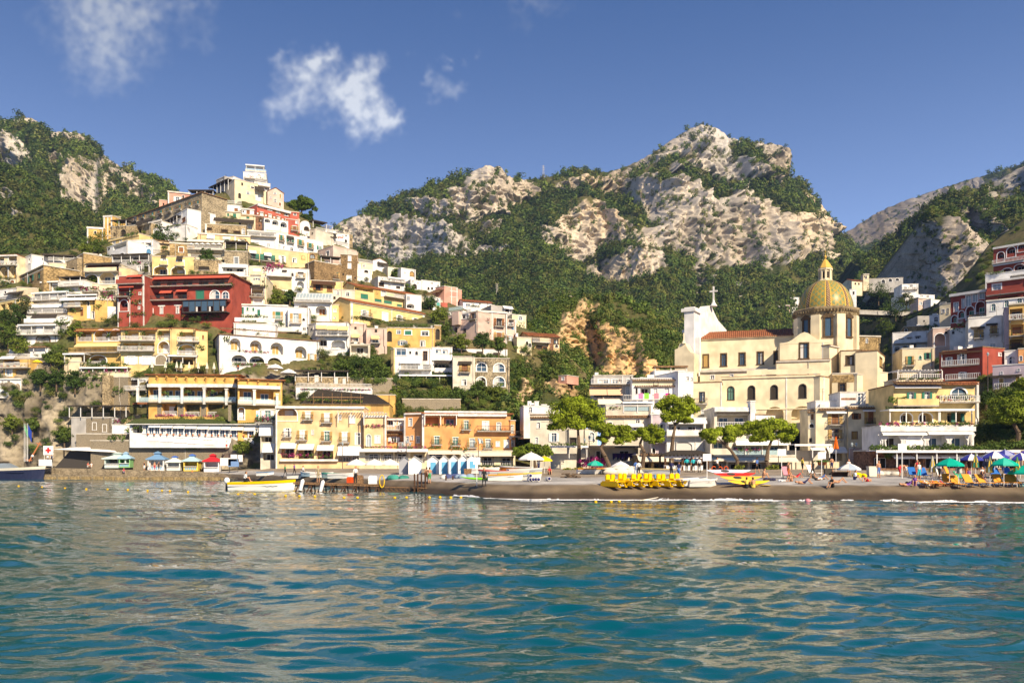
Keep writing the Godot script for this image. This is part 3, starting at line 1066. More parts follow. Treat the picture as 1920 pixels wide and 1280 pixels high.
func fill_opening(q:Dictionary,wm:Material) -> void:
	var r:Rect2=q.r
	var c:=r.get_center()
	var w:=r.size.x
	var h:=r.size.y
	var st:String=q.st+"     "
	if q.loggia:
		var g:=Node3D.new()
		g.name="loggia"
		hnode.add_child(g,true)
		g.position=Vector3(c.x,r.position.y,0)
		var z:float=-q.dep+0.03
		var dw:=minf(w*0.6,1.5)
		var dh:=minf(h*0.78,2.2)
		if st[2] != " " and st[2] != "n":
			var m:=MB.new()
			for s in ([-1,1] if w>4.2 else [0]):
				m.box(Vector3(s*w*0.24 - dw/2 - 0.1,0,z),Vector3(s*w*0.24+dw/2+0.1,dh+0.1,z+0.04))
			part("door_frame",m,mats[FRAME.get(st[1],"frame_white")],g)
			var pn:=MB.new()
			for s in ([-1,1] if w>4.2 else [0]):
				pn.box(Vector3(s*w*0.24 - dw/2,0.05,z+0.041),Vector3(s*w*0.24 - 0.04,dh,z+0.06))
				pn.box(Vector3(s*w*0.24+0.04,0.05,z+0.041),Vector3(s*w*0.24+dw/2,dh,z+0.06))
			part("door",pn,mats[FILL.get(st[2],"glass_dark")],g)
		if st[3] != " " and st[3] != "n":part("railing",rail_mesh(-w/2,w/2,-0.12,st[3]),rail_mat(st[3],wm),g)
		if FRAME.has(st[1]) and st[0]=="a":
			var fr:=part("arch_trim",frame_mesh(w,h,true,0.18,false),mats[FRAME[st[1]]],g)
			fr.position=Vector3(0,h/2,0)
		return
	var fw:=clampf(0.13*w,0.07,0.24)
	if st[1]=="s":fw=0.28
	var closed:=st[2] in "GBWTLtZ"
	var win:MeshInstance3D
	var called:="door" if r.position.y<0.3 and h>1.8 or h>2.05*w and h>1.9 else "window"
	if FRAME.has(st[1]):
		win=part(called,frame_mesh(w,h,q.arch,fw,not closed and st[2] != "k"),mats[FRAME[st[1]]],hnode)
	else:
		var sill:=MB.new()
		sill.box(Vector3(-w/2 - 0.08,-h/2 - 0.12,-0.1),Vector3(w/2+0.08,-h/2,0.1))
		win=part(called,sill,mats["slab"],hnode)
	win.position=Vector3(c.x,c.y,0)
	if closed:
		for s in [-1,1]:
			var m:=MB.new()
			m.box(Vector3(minf(s*0.02,s*w/2),-h/2,-0.12),Vector3(maxf(s*0.02,s*w/2),h/2,-0.07))
			for k in 5:
				var y:=-h/2+h*(k+0.5)/5
				m.box(Vector3(minf(s*0.1,s*(w/2 - 0.08)),y - h*0.06,-0.069),Vector3(maxf(s*0.1,s*(w/2 - 0.08)),y+h*0.06,-0.045))
			part("shutter",m,mats[FILL[st[2]]],win)
	else:
		var m:=MB.new()
		m.quad(Vector3(-w/2,-h/2,-0.21),Vector3(w/2,-h/2,-0.21),Vector3(w/2,h/2,-0.21),Vector3(-w/2,h/2,-0.21))
		part("pane",m,mats[["glass_dark","glass_dark","glass_blue","opening_dark","glass_pale"][rng.randi() % 5] if st[2]=="d" else FILL.get(st[2],"glass_dark")],win)
		if st[2] in "db" and rng.randf()<0.45:
			var cu:=MB.new()
			var s:=1.0 if rng.randf()<0.5 else -1.0
			cu.box(Vector3(minf(s*w*0.06,s*w*0.46),-h/2,-0.207),Vector3(maxf(s*w*0.06,s*w*0.46),h*0.47,-0.203))
			part("curtain",cu,mats["curtain"],win)
	if LEAFS.has(st[3]):
		for s in [-1,1]:
			var m:=MB.new()
			var a:float=s*(w/2+fw*0.3)
			var e:float=s*(w+fw*0.3)
			m.box(Vector3(minf(a,e),-h/2,0.07),Vector3(maxf(a,e),h/2,0.12))
			for k in 6:
				var y:=-h/2+h*(k+0.5)/6
				m.box(Vector3(minf(a,e)+0.08,y - h*0.05,0.12),Vector3(maxf(a,e) - 0.08,y+h*0.05,0.145))
			part("shutter",m,mats[LEAFS[st[3]]],win)
	if st[4] != " ":
		var bw:=w/2+clampf(w*0.5,0.5,1.1)
		balcony(maxf(c.x - bw,hL),minf(c.x+bw,hR),r.position.y,st[4],wm,0.9)

func rail_mat(k:String,wm:Material) -> Material:
	return wm if k=="p" else mats["iron"] if k=="i" else mats["rail_white"] if k in "wb" else mats["rail_glass"] if k=="g" else mats["dark_wood"] if k=="d" else wm

func rail_mesh(x0:float,x1:float,z:float,k:String,h:=1.0) -> MB:
	var b:=MB.new()
	if k=="p":
		b.box(Vector3(x0,0,z - 0.1),Vector3(x1,h,z+0.1))
		return b
	if k=="g":
		b.box(Vector3(x0,0.08,z - 0.012),Vector3(x1,h,z+0.012))
		return b
	var t:=0.05 if k in "wb" else 0.03
	b.box(Vector3(x0,h - 0.07,z - t),Vector3(x1,h,z+t))
	b.box(Vector3(x0,0.06,z - t*0.8),Vector3(x1,0.12,z+t*0.8))
	var n:=int(clampf((x1 - x0)/(0.24 if k=="i" else 0.3),2,70))
	for i in n+1:
		var x:=lerpf(x0+t,x1 - t,float(i)/n)
		b.box(Vector3(x - t*0.7,0,z - t*0.7),Vector3(x+t*0.7,h - 0.07,z+t*0.7))
	return b

func balcony(x0:float,x1:float,y:float,k:String,wm:Material,out:float) -> void:
	var b:=MB.new()
	b.box(Vector3(x0,y - 0.2,0.003),Vector3(x1,y - 0.02,out))
	b.box(Vector3(x0 - 0.04,y - 0.08,0.003),Vector3(x1+0.04,y - 0.03,out+0.05))
	if x1 - x0<6:
		for s in [x0+0.2,x1 - 0.35]:b.prism([Vector2(s,y - 0.6),Vector2(s+0.15,y - 0.6),Vector2(s+0.15,y - 0.2),Vector2(s,y - 0.2)],0.003,out*0.5)
	var bn:=part("balcony",b,mats["slab"],hnode)
	var r:=rail_mesh(x0,x1,out - 0.05,k)
	if k != "p":
		r.box(Vector3(x0,0.93,0),Vector3(x0+0.06,1.0,out))
		r.box(Vector3(x1 - 0.06,0.93,0),Vector3(x1,1.0,out))
	var m:=part("railing",r,rail_mat(k,wm),bn)
	m.position.y=y - 0.02
	if k in "iw" and x1 - x0<8 and rng.randf()<0.6:
		var g:=MB.new()
		g.tinted=true
		for i in int((x1 - x0)/0.35):
			var c:=Vector3(rng.randf_range(x0+0.15,x1 - 0.15),y+rng.randf_range(0.1,0.45),out+rng.randf_range(-0.12,0.12))
			g.tint=Color(0.09,0.13,0.03) if rng.randf()<0.7 else Color(0.4,0.05,0.06)
			leaf_lumps(g,[[c,0.2]],7,0.2,rng)
		part("balcony_plants",g,mats["leaves"],hnode).set_meta("kind","stuff")

func planting(parent:Node,x0:float,x1:float,y:float,h:float,z:float,flowers:=0.0,col:=Color(0.1,0.15,0.03)) -> void:
	var g:=MB.new()
	g.tinted=true
	var n:=int(clampf((x1 - x0)/(h*0.5),2,150))
	for i in n:
		var c:=Vector3(lerpf(x0,x1,(i+rng.randf())/n),y+h*rng.randf_range(0.3,0.6),z+rng.randf_range(-0.3,0.3))
		g.tint=Color(col.r,col.g,col.b)*rng.randf_range(0.7,1.3)
		if rng.randf()<flowers:g.tint=Color(0.42,0.06,0.2)
		leaf_lumps(g,[[c,h*rng.randf_range(0.4,0.65)]],26,clampf(h*0.34,0.15,0.5),rng)
	part("planting",g,mats["leaves"],parent).set_meta("kind","stuff")

func feature(w:PackedStringArray,wm:Material,dep:float) -> void:
	var f:=PackedFloat64Array()
	for k in range(1,w.size()):f.append(float(w[k]))
	var last:String=w[w.size() - 1]
	match w[0]:
		"b":
			var a:=uv(X(f[0]),Y(f[2]))
			var e:=uv(X(f[1]),Y(f[2]))
			balcony(a.x,e.x,(a.y+e.y)/2,last,wm,f[3] if f.size()>4 else 1.3)
		"a":
			var m:=uv(X((f[0]+f[1])/2),Y(f[2]))
			var a:=uv(X(f[0]),Y(f[2])).x
			var e:=uv(X(f[1]),Y(f[2])).x
			var dr:float=m.y - uv(X((f[0]+f[1])/2),Y(f[3])).y
			var out:float=f[5] if f.size()>5 else dr*1.1
			var b:=MB.new()
			b.quad(Vector3(a,m.y - dr,out),Vector3(e,m.y - dr,out),Vector3(e,m.y,0.02),Vector3(a,m.y,0.02))
			b.quad(Vector3(a,m.y - 0.03,0.02),Vector3(e,m.y - 0.03,0.02),Vector3(e,m.y - dr - 0.03,out),Vector3(a,m.y - dr - 0.03,out))
			b.box(Vector3(a,m.y - dr - 0.25,out - 0.01),Vector3(e,m.y - dr,out+0.01))
			part("awning",b,mats[CLOTHS.get(w[5] if w.size()>5 else "c","canvas")],hnode)
		"c":
			var y:=uv(X(0),Y(f[0])).y if f.size()<0 else hT - (f[0])/zs*(-hC.z)/F
			var b:=MB.new()
			var hh:float=f[1]/zs*(-hC.z)/F
			b.box(Vector3(hL - 0.1,y - hh,0.003),Vector3(hR+0.1,y,f[2]))
			part("cornice",b,mats["white_trim"] if last=="w" else mats["coping"] if last=="s" else wm,hnode)
		"s":
			var a:=uv(X(f[0] - f[1]/2),Y(0)).x
			var e:=uv(X(f[0]+f[1]/2),Y(0)).x
			var b:=MB.new()
			b.box(Vector3(a,hB,0.002),Vector3(e,hT - 0.05,0.09))
			part("pilaster",b,mats["white_trim"],hnode)
		"p":
			var a:=uv(X(f[0]),Y(f[2]))
			var e:=uv(X(f[1]),Y(f[2]))
			var y1:=(a.y+e.y)/2
			var y0:=uv(X((f[0]+f[1])/2),Y(f[3])).y
			var out:float=f[5] if f.size()>5 else 0.3
			var back:=out - 3.4
			var post:=MB.new()
			var n:=int(clampf((e.x - a.x)/2.6,1,14))
			for k in n+1:
				var x:=lerpf(a.x+0.1,e.x - 0.1,float(k)/n)
				post.box(Vector3(x - 0.07,y0,out - 0.2),Vector3(x+0.07,y1,out - 0.06))
			var pg:=part("canopy",post,mats["rail_white"],hnode)
			var rf:=MB.new()
			if w[5]=="s":
				for k in int((e.x - a.x)/0.55)+1:rf.box(Vector3(a.x+k*0.55,y1,back),Vector3(a.x+k*0.55+0.14,y1+0.16,out+0.3))
				part("rafters",rf,mats["rail_white"],pg)
			else:
				rf.prism([Vector2(a.x - 0.15,y1),Vector2(e.x+0.15,y1),Vector2(e.x+0.15,y1+0.12),Vector2(a.x - 0.15,y1+0.12)],back,out+0.25)
				rf.box(Vector3(a.x - 0.15,y1 - 0.22,out+0.2),Vector3(e.x+0.15,y1+0.121,out+0.26))
				part("canopy_roof",rf,mats[CLOTHS.get(w[5],"canvas")],pg)
		"t":
			var a:=uv(X(f[0]),Y(f[2]))
			var e:=uv(X(f[1]),Y(f[2]))
			var b:=MB.new()
			tile_slope(b,a.x,e.x,(a.y+e.y)/2,0.0,f[3],-0.32*f[3])
			part("tile_eaves",b,mats["tile"] if last=="t" else mats["old_tile"],hnode)
		"k":
			var a:=uv(X(f[0] - f[2]/2),Y(f[1]))
			var e:=uv(X(f[0]+f[2]/2),Y(f[1]))
			var b:=MB.new()
			b.box(Vector3(a.x,hT - 0.1,-3.0),Vector3(e.x,a.y,-3.0+maxf(0.6,(e.x - a.x)*0.8)))
			b.box(Vector3(a.x - 0.08,a.y,-3.08),Vector3(e.x+0.08,a.y+0.12,-2.92+maxf(0.6,(e.x - a.x)*0.8)))
			part("chimney",b,mats["white_trim"],hnode)
		"r":
			var a:=uv(X(f[0]),Y(f[2]))
			var e:=uv(X(f[1]),Y(f[2]))
			var m:=part("railing",rail_mesh(a.x,e.x,-0.1,last),rail_mat(last,wm),hnode)
			m.position.y=(a.y+e.y)/2
		"g":
			var a:=uv(X(f[0]),Y(f[2]))
			var e:=uv(X(f[1]),Y(f[2]))
			planting(hnode,a.x,e.x,(a.y+e.y)/2,f[3]/zs*(-hC.z)/F,0.1,f[4] if f.size()>4 else 0.0)
		"x":
			var a:=Vector2(uv(X(f[0]),Y(f[3])).x,uv(X((f[0]+f[2])/2),Y(f[3])).y)
			var e:=Vector2(uv(X(f[2]),Y(f[1])).x,uv(X((f[0]+f[2])/2),Y(f[1])).y)
			var b:=MB.new()
			b.box(Vector3(a.x,a.y,-0.01),Vector3(e.x,e.y,f[4]))
			part("bay",b,mats["white_trim"] if last=="w" else wm,hnode)
		"q":
			var a:=Vector2(uv(X(f[0]),Y(f[3])).x,uv(X((f[0]+f[2])/2),Y(f[3])).y)
			var e:=Vector2(uv(X(f[2]),Y(f[1])).x,uv(X((f[0]+f[2])/2),Y(f[1])).y)
			var b:=MB.new()
			b.box(Vector3(a.x,a.y,0.002),Vector3(e.x,e.y,0.05))
			part("render_panel",b,wall_mat(last) if PAL.has(last) else mats[last],hnode)

func tile_slope(b:MB,x0:float,x1:float,y:float,z0:float,z1:float,dy:float) -> void:
	b.quad(Vector3(x0,y+dy,z1),Vector3(x1,y+dy,z1),Vector3(x1,y,z0),Vector3(x0,y,z0))
	b.quad(Vector3(x0,y+dy - 0.1,z1),Vector3(x0,y - 0.1,z0),Vector3(x1,y - 0.1,z0),Vector3(x1,y+dy - 0.1,z1))
	b.quad(Vector3(x0,y+dy - 0.1,z1),Vector3(x1,y+dy - 0.1,z1),Vector3(x1,y+dy,z1),Vector3(x0,y+dy,z1))
	var n:=int(clampf((x1 - x0)/0.42,2,130))
	for i in n:
		var a:=lerpf(x0,x1,float(i)/n)
		var w:=(x1 - x0)/n
		for k in 2:
			var p:=Vector2(a+w*(0.1+0.35*k),0.13 if k==1 else 0.0)
			var q:=Vector2(a+w*(0.45+0.35*k),0.13 if k==0 else 0.0)
			b.quad(Vector3(p.x,y+dy+p.y,z1+0.05),Vector3(q.x,y+dy+q.y,z1+0.05),Vector3(q.x,y+q.y,z0),Vector3(p.x,y+p.y,z0))
		b.tri(Vector3(a+w*0.1,y+dy,z1+0.05),Vector3(a+w*0.8,y+dy,z1+0.05),Vector3(a+w*0.45,y+dy+0.13,z1+0.05))

func roof(o:Dictionary,dep:float,wm:Material) -> void:
	var kind:String=o.get("roof","flat")
	var b:=MB.new()
	match kind:
		"none":return
		"tile","oldtile":
			var rise:=dep*0.5*0.36
			tile_slope(b,hL - 0.3,hR+0.3,hT+rise,-dep/2,0.45,-rise - 0.1)
			tile_slope_back(b,hL - 0.3,hR+0.3,hT+rise,-dep/2,-dep - 0.3,-rise - 0.1)
			part("roof",b,mats["tile" if kind=="tile" else "old_tile"],hnode)
			var g:=MB.new()
			for x in [hL,hR - 0.25]:gable(g,x,rise,dep)
			part("gable",g,wm,hnode)
		"front":
			var rise:float=o.get("rise",(hR - hL)*0.2)
			var g:=MB.new()
			var mx:=(hL+hR)/2
			g.prism([Vector2(hL,hT),Vector2(hR,hT),Vector2(mx,hT+rise)],-dep,0)
			part("gable",g,wm,hnode)
			for s in [[hL - 0.2,mx],[hR+0.2,mx]]:
				var p:=Vector2(s[0],hT - 0.08)
				var q:=Vector2(s[1],hT+rise)
				var up:=Vector2(0,0.16)
				b.prism([p,q,q+up,p+up],-dep,0.25)
			part("roof",b,mats["old_tile"],hnode)
		"vault":
			var mx:=(hL+hR)/2
			var rr:=(hR - hL)/2
			var pts:=[]
			for k in 13:pts.append(Vector2(mx+rr*cos(PI*k/12.0),hT+minf(rr,1.6)*sin(PI*k/12.0)))
			b.prism(pts,-dep,0.02)
			part("roof",b,wm,hnode)
		_:
			var e:float=o.get("eave",0.1)
			b.box(Vector3(hL - e,hT - 0.02,-dep),Vector3(hR+e,hT+0.16,e))
			part("roof",b,mats["coping"] if o.get("cop","s")=="s" else mats["white_trim"] if o.cop=="w" else mats["old_tile"] if o.cop=="o" else mats["tile"] if o.cop=="t" else wm,hnode)
			if o.get("clutter",true) and hR - hL>4:
				for k in rng.randi_range(0,3):
					var x:=rng.randf_range(hL+0.8,hR - 0.8)
					var c:=MB.new()
					var s:=rng.randf_range(0.3,0.7)
					c.box(Vector3(x - s,hT+0.1,-dep*0.7),Vector3(x+s,hT+rng.randf_range(0.7,1.5),-dep*0.7+s*1.6))
					part("chimney",c,mats["white_trim"],hnode)
				if rng.randf()<0.35:
					var x:=rng.randf_range(hL+0.8,hR - 0.8)
					var c:=MB.new()
					c.bar(Vector3(x,hT,-3),Vector3(x,hT+2.6,-3),0.035)
					for k in 3:c.bar(Vector3(x - 0.5,hT+2.5 - k*0.3,-3),Vector3(x+0.5,hT+2.5 - k*0.3,-3),0.02)
					part("aerial",c,mats["iron"],hnode)

func gable(g:MB,x:float,rise:float,dep:float) -> void:
	var a:=Vector3(x,hT,0)
	var b:=Vector3(x,hT+rise - 0.1,-dep/2)
	var c:=Vector3(x,hT,-dep)
	var w:=Vector3(0.25,0,0)
	g.tri(a,b,c)
	g.tri(a+w,c+w,b+w)

func tile_slope_back(b:MB,x0:float,x1:float,y:float,z0:float,z1:float,dy:float) -> void:
	b.quad(Vector3(x1,y+dy,z1),Vector3(x0,y+dy,z1),Vector3(x0,y,z0),Vector3(x1,y,z0))

# ---------------------------------------------------------------- the western hill,from its top downwards (coordinates read off enlarged crops)
func west_town() -> void:
	Z(380,300,5.817)
	house("hotel","white tower house with glass-roofed terrace at the very top of the hill","white",440,132,692,150,262,"w 500 185 45 55 awc;w 545 192 20 40 rwd;w 612 188 45 60 awc;w 590 245 30 30 awd;w 640 250 30 30 awd;q 460 112 690 130 coping;p 470 668 62 132 w 0.4;r 460 690 126 g;b 455 695 212 w",{"cat": "house","yaw":14,"clutter":false,"cop": "w"})
	house("house","narrow white terraced house stepping down the right side of the summit tower","white",560,232,735,262,360,"w 590 255 20 20 rwd;w 650 250 24 24 rwd;w 690 300 18 50 awd;b 575 725 290 w;r 570 700 230 w",{"yaw":30})
	house("house","weathered cream house with few dark windows below the white summit tower","cream",345,205,600,268,440,"w 428 262 14 26 rdk;w 325 342 20 34 adk;w 400 388 24 50 adk;w 540 300 34 20 rwk;a 560 655 290 340 k 1.6;w 495 360 30 30 rwd;w 600 415 46 60 rwW",{"yaw":38,"dep":12})
	house("house","cream annex with a large pale shutter beside the striped dark terrace roof","cream",470,288,690,345,450,"w 605 415 44 62 rwW;w 500 372 34 30 rwd;a 565 660 288 340 k 1.5",{"yaw":36})
	house("house","grey and white house with a rounded roof on the left shoulder of the summit","white",230,185,330,200,280,"w 268 235 30 60 awd;a 120 320 262 296 k 2",{"yaw":-30})
	house("house","low house under a wide dark canopy on the left shoulder of the summit","grey",145,215,235,185,300,"w 170 262 20 30 adk;w 210 240 20 40 rwd;p 112 318 266 380 k 1.5",{"yaw":-42})
	house("house","pink house with a tan gable standing against the sky right of the summit","rose",704,352,882,352,505,"w 740 405 18 24 awd;w 790 442 24 40 awd;w 786 360 26 26 rwd;w 845 392 20 44 rwt;w 840 482 24 36 rwB",{"roof": "front","rise":1.6,"yaw":25})
	house("house","white house with four brown shuttered windows over green doors, left of the coral hotel","white",115,478,425,500,552,"w 228 527 34 34 rwdb;w 362 543 40 36 rwB;s 305 8;r 115 420 470 b",{"yaw":12,"cop": "w"})
	house("house","cream storey with two tall green doors under the brown shuttered windows","cream",140,552,415,570,642,"w 205 600 38 56 rnG;w 275 597 22 32 rnG;w 345 606 36 48 rnG;w 245 610 8 8 rdk;c 2 4 0.3 s",{"yaw":12})
	house("house","small white house with one brown shuttered window beside the coral hotel","white",425,525,590,545,605,"w 493 567 38 46 rwB;c 2 8 0.3 w;w 440 560 10 14 rdk",{"yaw":20})
	house("hotel","coral red hotel with white balcony bands just below the summit","coral",590,468,950,585,690,"wr 4 640 500 907 590 40 34 rwdb;wr 4 640 585 915 660 34 36 rwdb;x 590 520 950 545 0.7 w;q 590 615 950 632 white_trim",{"cat": "hotel","dep":10,"cop": "w"})
	house("hotel","white arcaded lower storeys under the coral hotel balconies","white",668,610,930,690,790,"lr 3 700 650 880 705 70 60 awd;lr 3 755 690 860 715 60 40 an;q 690 770 930 790 coping",{"cat": "hotel","yaw":30,"push":-4})
	house("house","salmon red tower house with a diamond window at the right end of the coral hotel","coral",940,555,1050,578,640,"w 1003 590 28 28 rwd;c 2 10 0.2 r",{"yaw":20,"push":-3,"dep":7})
	house("house","bright red corner house with an arched window and a brown balcony door","coral",912,640,1058,660,782,"w 1025 676 26 36 awd;w 1000 745 40 50 rwBni;q 1035 640 1058 780 pink",{"yaw":20,"push":-7,"dep":7})
	house("house","unplastered brick house with one small window in the middle of the upper town","brick",575,600,668,622,768,"w 628 655 22 30 rsd;w 618 712 10 10 rdk;w 600 640 6 6 rdk",{"yaw":18,"dep":8})
	house("house","cream house with an olive roof band left of the unplastered brick house","cream",415,590,572,612,745,"w 505 720 28 44 rwd;w 490 628 34 22 rnG;q 415 590 572 618 ochre;a 120 560 640 690 k 2",{"yaw":14})
	house("house","white house with a rounded top and one arched brown window under the umbrella pine","white",1058,690,1180,740,835,"w 1130 748 40 34 ask;w 1075 782 18 26 rwd;w 1135 812 18 24 rwd",{"roof": "vault","yaw":30})
	house("house","grey stone-faced house with two green shuttered windows and a slatted roof terrace","offwhite",1228,755,1420,815,900,"w 1285 815 20 58 rwdg;w 1342 848 18 46 rwdg;p 1195 1345 672 752 k 0.4;r 1235 1420 780 w",{"yaw":40})
	house("house","plain off-white house end left of the green shuttered windows","offwhite",1165,762,1228,752,905,"w 1195 800 10 16 rdk",{"yaw":-30})
	house("house","white house with stacked terraces on the right shoulder of the hill","white",1338,740,1450,790,900,"w 1370 775 30 24 rwd;b 1340 1450 800 w;w 1400 840 40 30 rwd;a 1370 1450 815 850 k 1.2;p 1335 1412 720 745 s 0.3",{"yaw":38})
	house("house","white cube house with one arched window at the right edge of the upper town","white",1450,805,1598,800,935,"w 1560 882 26 34 awk;w 1527 832 18 22 awd;w 1562 824 10 10 rdk;w 1480 850 14 18 rwd;q 1470 835 1530 850 coral",{"yaw":20})
	house("house","tan end house beside the white cube at the right edge of the upper town","tan",1598,802,1634,820,950,"w 1615 870 8 12 rdk",{"yaw":40})
	house("house","long white house with glass terrace rails and a row of shaded upper rooms","white",485,752,800,800,925,"l 560 805 130 60 rwbng;l 710 815 150 50 rwbng;w 575 912 70 34 rwd;w 715 930 40 34 rwd;c 2 10 0.5 w;b 490 800 838 w",{"yaw":14})
	house("house","long white house with five tall green shuttered windows below the coral hotel","white",780,775,1312,905,990,"w 855 852 26 70 rwGni;w 950 870 38 66 rwdgi;w 1063 902 34 70 rwGni;w 1170 935 34 62 rwGni;w 1268 958 24 44 rwdg;w 835 942 26 34 rwd;w 885 955 26 26 rwd;w 970 972 34 34 rwd;w 1072 995 60 50 awc;a 910 990 828 850 k 0.5;g 1010 1110 825 30",{"dep":11,"cop": "w"})
	house("house","long ruined tan stone wall house with a flat top in the left upper town","tan",20,668,470,745,790,"w 70 752 40 16 rsk;w 235 775 60 22 rsk;w 370 790 60 22 rsk;w 440 778 30 55 awb;s 32 18",{"yaw":10,"dep":6})
	house("house","long peach house with three white rolled awnings","peach",-60,770,515,850,895,"a 45 130 812 855 w 0.8;a 218 300 838 880 w 0.8;a 385 460 865 895 w 0.8;s 352 20;c 2 10 0.3 w;w 88 868 60 20 rwd;w 258 886 60 18 rwd",{"yaw":12})
	house("hotel","cream restaurant terrace under a long rolled cream awning","pale",-170,885,235,905,1000,"l 40 960 330 60 rnnb;a -165 235 868 895 c 1.2;q -165 960 235 975 coping",{"cat": "restaurant","yaw":8})
	house("house","peach and yellow house with two fringed awnings over green balconies","peach",490,930,1160,1025,1135,"w 540 1050 70 70 rgdgi;w 705 1068 80 74 rgdgi;w 865 1085 38 76 rwdw;w 1000 1095 40 44 rwd;w 1095 1062 34 40 abB;a 505 580 985 1012 w 0.6;a 665 745 1010 1040 w 0.6;s 630 8;q 1050 1015 1160 1130 yellow",{"dep":11})
	house("house","square brown stone house with one white framed window and a dark roofed terrace","beige",235,985,490,1005,1145,"w 365 1095 46 74 rwL;p 242 482 890 985 k 0.2;r 240 490 960 i;g 245 485 985 18",{"yaw":8})
	house("house","low white house with a long shaded balcony above the red hotel","white",170,1125,490,1150,1260,"l 330 1185 230 60 rwdnp;a 215 480 1140 1165 w 0.5;w 415 1220 14 12 rdk;w 465 1225 24 40 rwd;w 352 1170 12 14 adk;k 205 1100 40",{"yaw":8,"cop": "w"})
	house("house","pale pink-white corner house with brown sunshades below the long white houses","rose",1420,930,1692,1020,1085,"w 1360 1015 34 50 rwd;w 1495 1000 40 14 rbk;w 1490 1025 50 30 rwk;r 1430 1690 940 i;w 1620 1040 30 40 rwd",{"dep":12})
	house("house","pale side wall of the pink-white corner house with a grey window","rose",1255,990,1420,935,1090,"w 1362 1020 34 50 rwd;w 1290 1050 20 30 rwd",{"yaw":-44})
	house("house","small orange-arched cream house squeezed below the pink-white corner house","ochre",1150,1000,1255,1020,1090,"w 1195 1050 50 40 abp;w 1120 1060 20 20 rdk",{"yaw":20})

	Z(140,300,5.817)
	house("palace","pink palazzo with cream corner strips high on the left ridge","pink",1012,330,1255,372,500,"w 1118 430 40 60 awbw;s 1020 14;c 0 12 0.3 s;w 1180 400 20 30 rwk",{"cat": "palazzo","yaw":20,"dep":10})
	house("house","low pink wing with a curved parapet left of the pink palazzo","pink",918,432,1012,445,520,"w 965 480 12 20 rdk",{"yaw":20,"dep":6})
	house("apartment_building","long brown-grey building with nine small balconies slanting down the left ridge","beige",530,612,1385,405,600,"w 570 662 20 40 rnTni;w 655 640 34 62 awpni;w 745 618 24 40 rnTni;w 845 592 24 40 rnTni;w 938 568 24 40 rnTni;w 1035 542 26 40 rnTni;w 1140 516 28 42 rnTni;w 1250 484 28 42 rnTni;w 1340 465 24 46 rnTni",{"cat": "building","dep":9,"push":0,"dn":12.0,"eave":0.4,"cop": "o"})
	house("house","plain brown-grey end wall with one teal shutter on the left ridge","beige",1386,402,1506,450,605,"w 1416 478 22 38 rnT",{"yaw":38,"dep":10,"push":-4,"eave":0.4,"cop": "o","dn":10.0})
	house("wall","old pergola wall with four stone pillars against the sky on the left ridge","tan",1160,400,1510,405,470,"k 1235 355 30;k 1330 345 28;k 1400 320 36;k 1460 340 24;p 1240 1510 330 400 k 0.2",{"cat": "pergola","yaw":0,"dep":5,"push":6,"clutter":false})
	house("house","golden tower house with white corner strips on the left ridge","gold",310,612,405,605,830,"s 318 14;s 358 10;s 398 12;w 380 700 12 20 rdk;w 378 780 10 16 rdk;c 0 14 0.2 w;q 320 820 400 828 white_trim",{"yaw":-10,"dep":7})
	house("house","golden house with a white frame at the far left end of the left ridge","gold",130,715,308,755,880,"s 138 16;c 0 16 0.2 w;w 220 790 24 30 rwk;s 300 10",{"yaw":12,"dep":8})
	house("house","bare tan gable wall right of the golden tower house","tan",405,592,500,640,720,"w 450 660 10 14 rdk",{"yaw":30,"dep":7,"push":4})
	house("house","old stone house with an arched black window under dark canopies","tan",395,725,655,720,840,"w 527 795 46 66 adk;w 432 810 16 30 adk;p 420 580 665 725 k 1.0;g 470 490 730 70",{"yaw":-12})
	house("house","low stone house with a round-topped cellar door on the left shoulder","tan",655,740,830,690,815,"w 690 778 60 34 adk;a 680 770 655 720 k 1.2;a 780 860 625 680 k 1.2",{"yaw":-35})
	house("house","long white house with two wall lamps under the brown-grey ridge building","white",945,655,1225,565,735,"w 1185 655 34 40 rbB;w 1000 665 10 16 rdk;w 1100 635 10 16 rdk;w 1112 660 34 20 rwk;s 1165 6;p 980 1160 665 730 k 1.5",{"cop": "w"})
	house("house","white terrace house with a spiky white parapet below the ridge building","white",790,700,945,665,760,"w 850 735 30 20 rwd;r 795 940 695 p",{"yaw":-30,"push":-3})
	house("house","white terraces with plants and pillars below the two wall lamps","white",800,760,1220,700,850,"r 1080 1260 745 b;w 940 770 40 30 rwk;w 880 790 30 24 rwk;g 1000 1150 730 24;k 820 740 40",{"yaw":-20})
	house("house","small tan house with one lattice window right of the white terraces","tan",1228,632,1385,650,745,"w 1305 695 40 62 rwc",{"yaw":10})
	house("house","pale yellow low house with a planted roof on the left shoulder","yellow",375,862,700,815,935,"w 425 905 24 34 rwd;w 500 888 20 30 rwd;c 2 16 0.3 y;g 560 700 830 40;w 800 860 10 10 rdk",{"yaw":-30})
	house("hotel","white and blue house with green loggias over a row of three arches","white",575,882,850,868,1040,"lr 3 640 925 800 925 70 50 rgvnp;wr 3 632 1005 803 1000 52 64 awZ;s 580 10;q 620 940 850 948 shutter_blue",{"cat": "house","yaw":-8,"cop": "w"})
	house("house","white left wing with a dark green terrace and low arches beside the three blue arches","white",350,945,575,890,1060,"l 490 930 150 60 rgvnp;w 370 960 16 26 rdk;w 508 1040 60 50 awk;w 405 1045 50 30 awk",{"yaw":-38,"cop": "w"})
	house("house","pink gable wall at the right end of the white and blue house","peach",850,862,1030,905,980,"w 960 905 10 10 rdk;p 905 1030 915 985 k 0.2;r 905 1030 985 i",{"yaw":24,"eave":0.3,"cop": "o"})
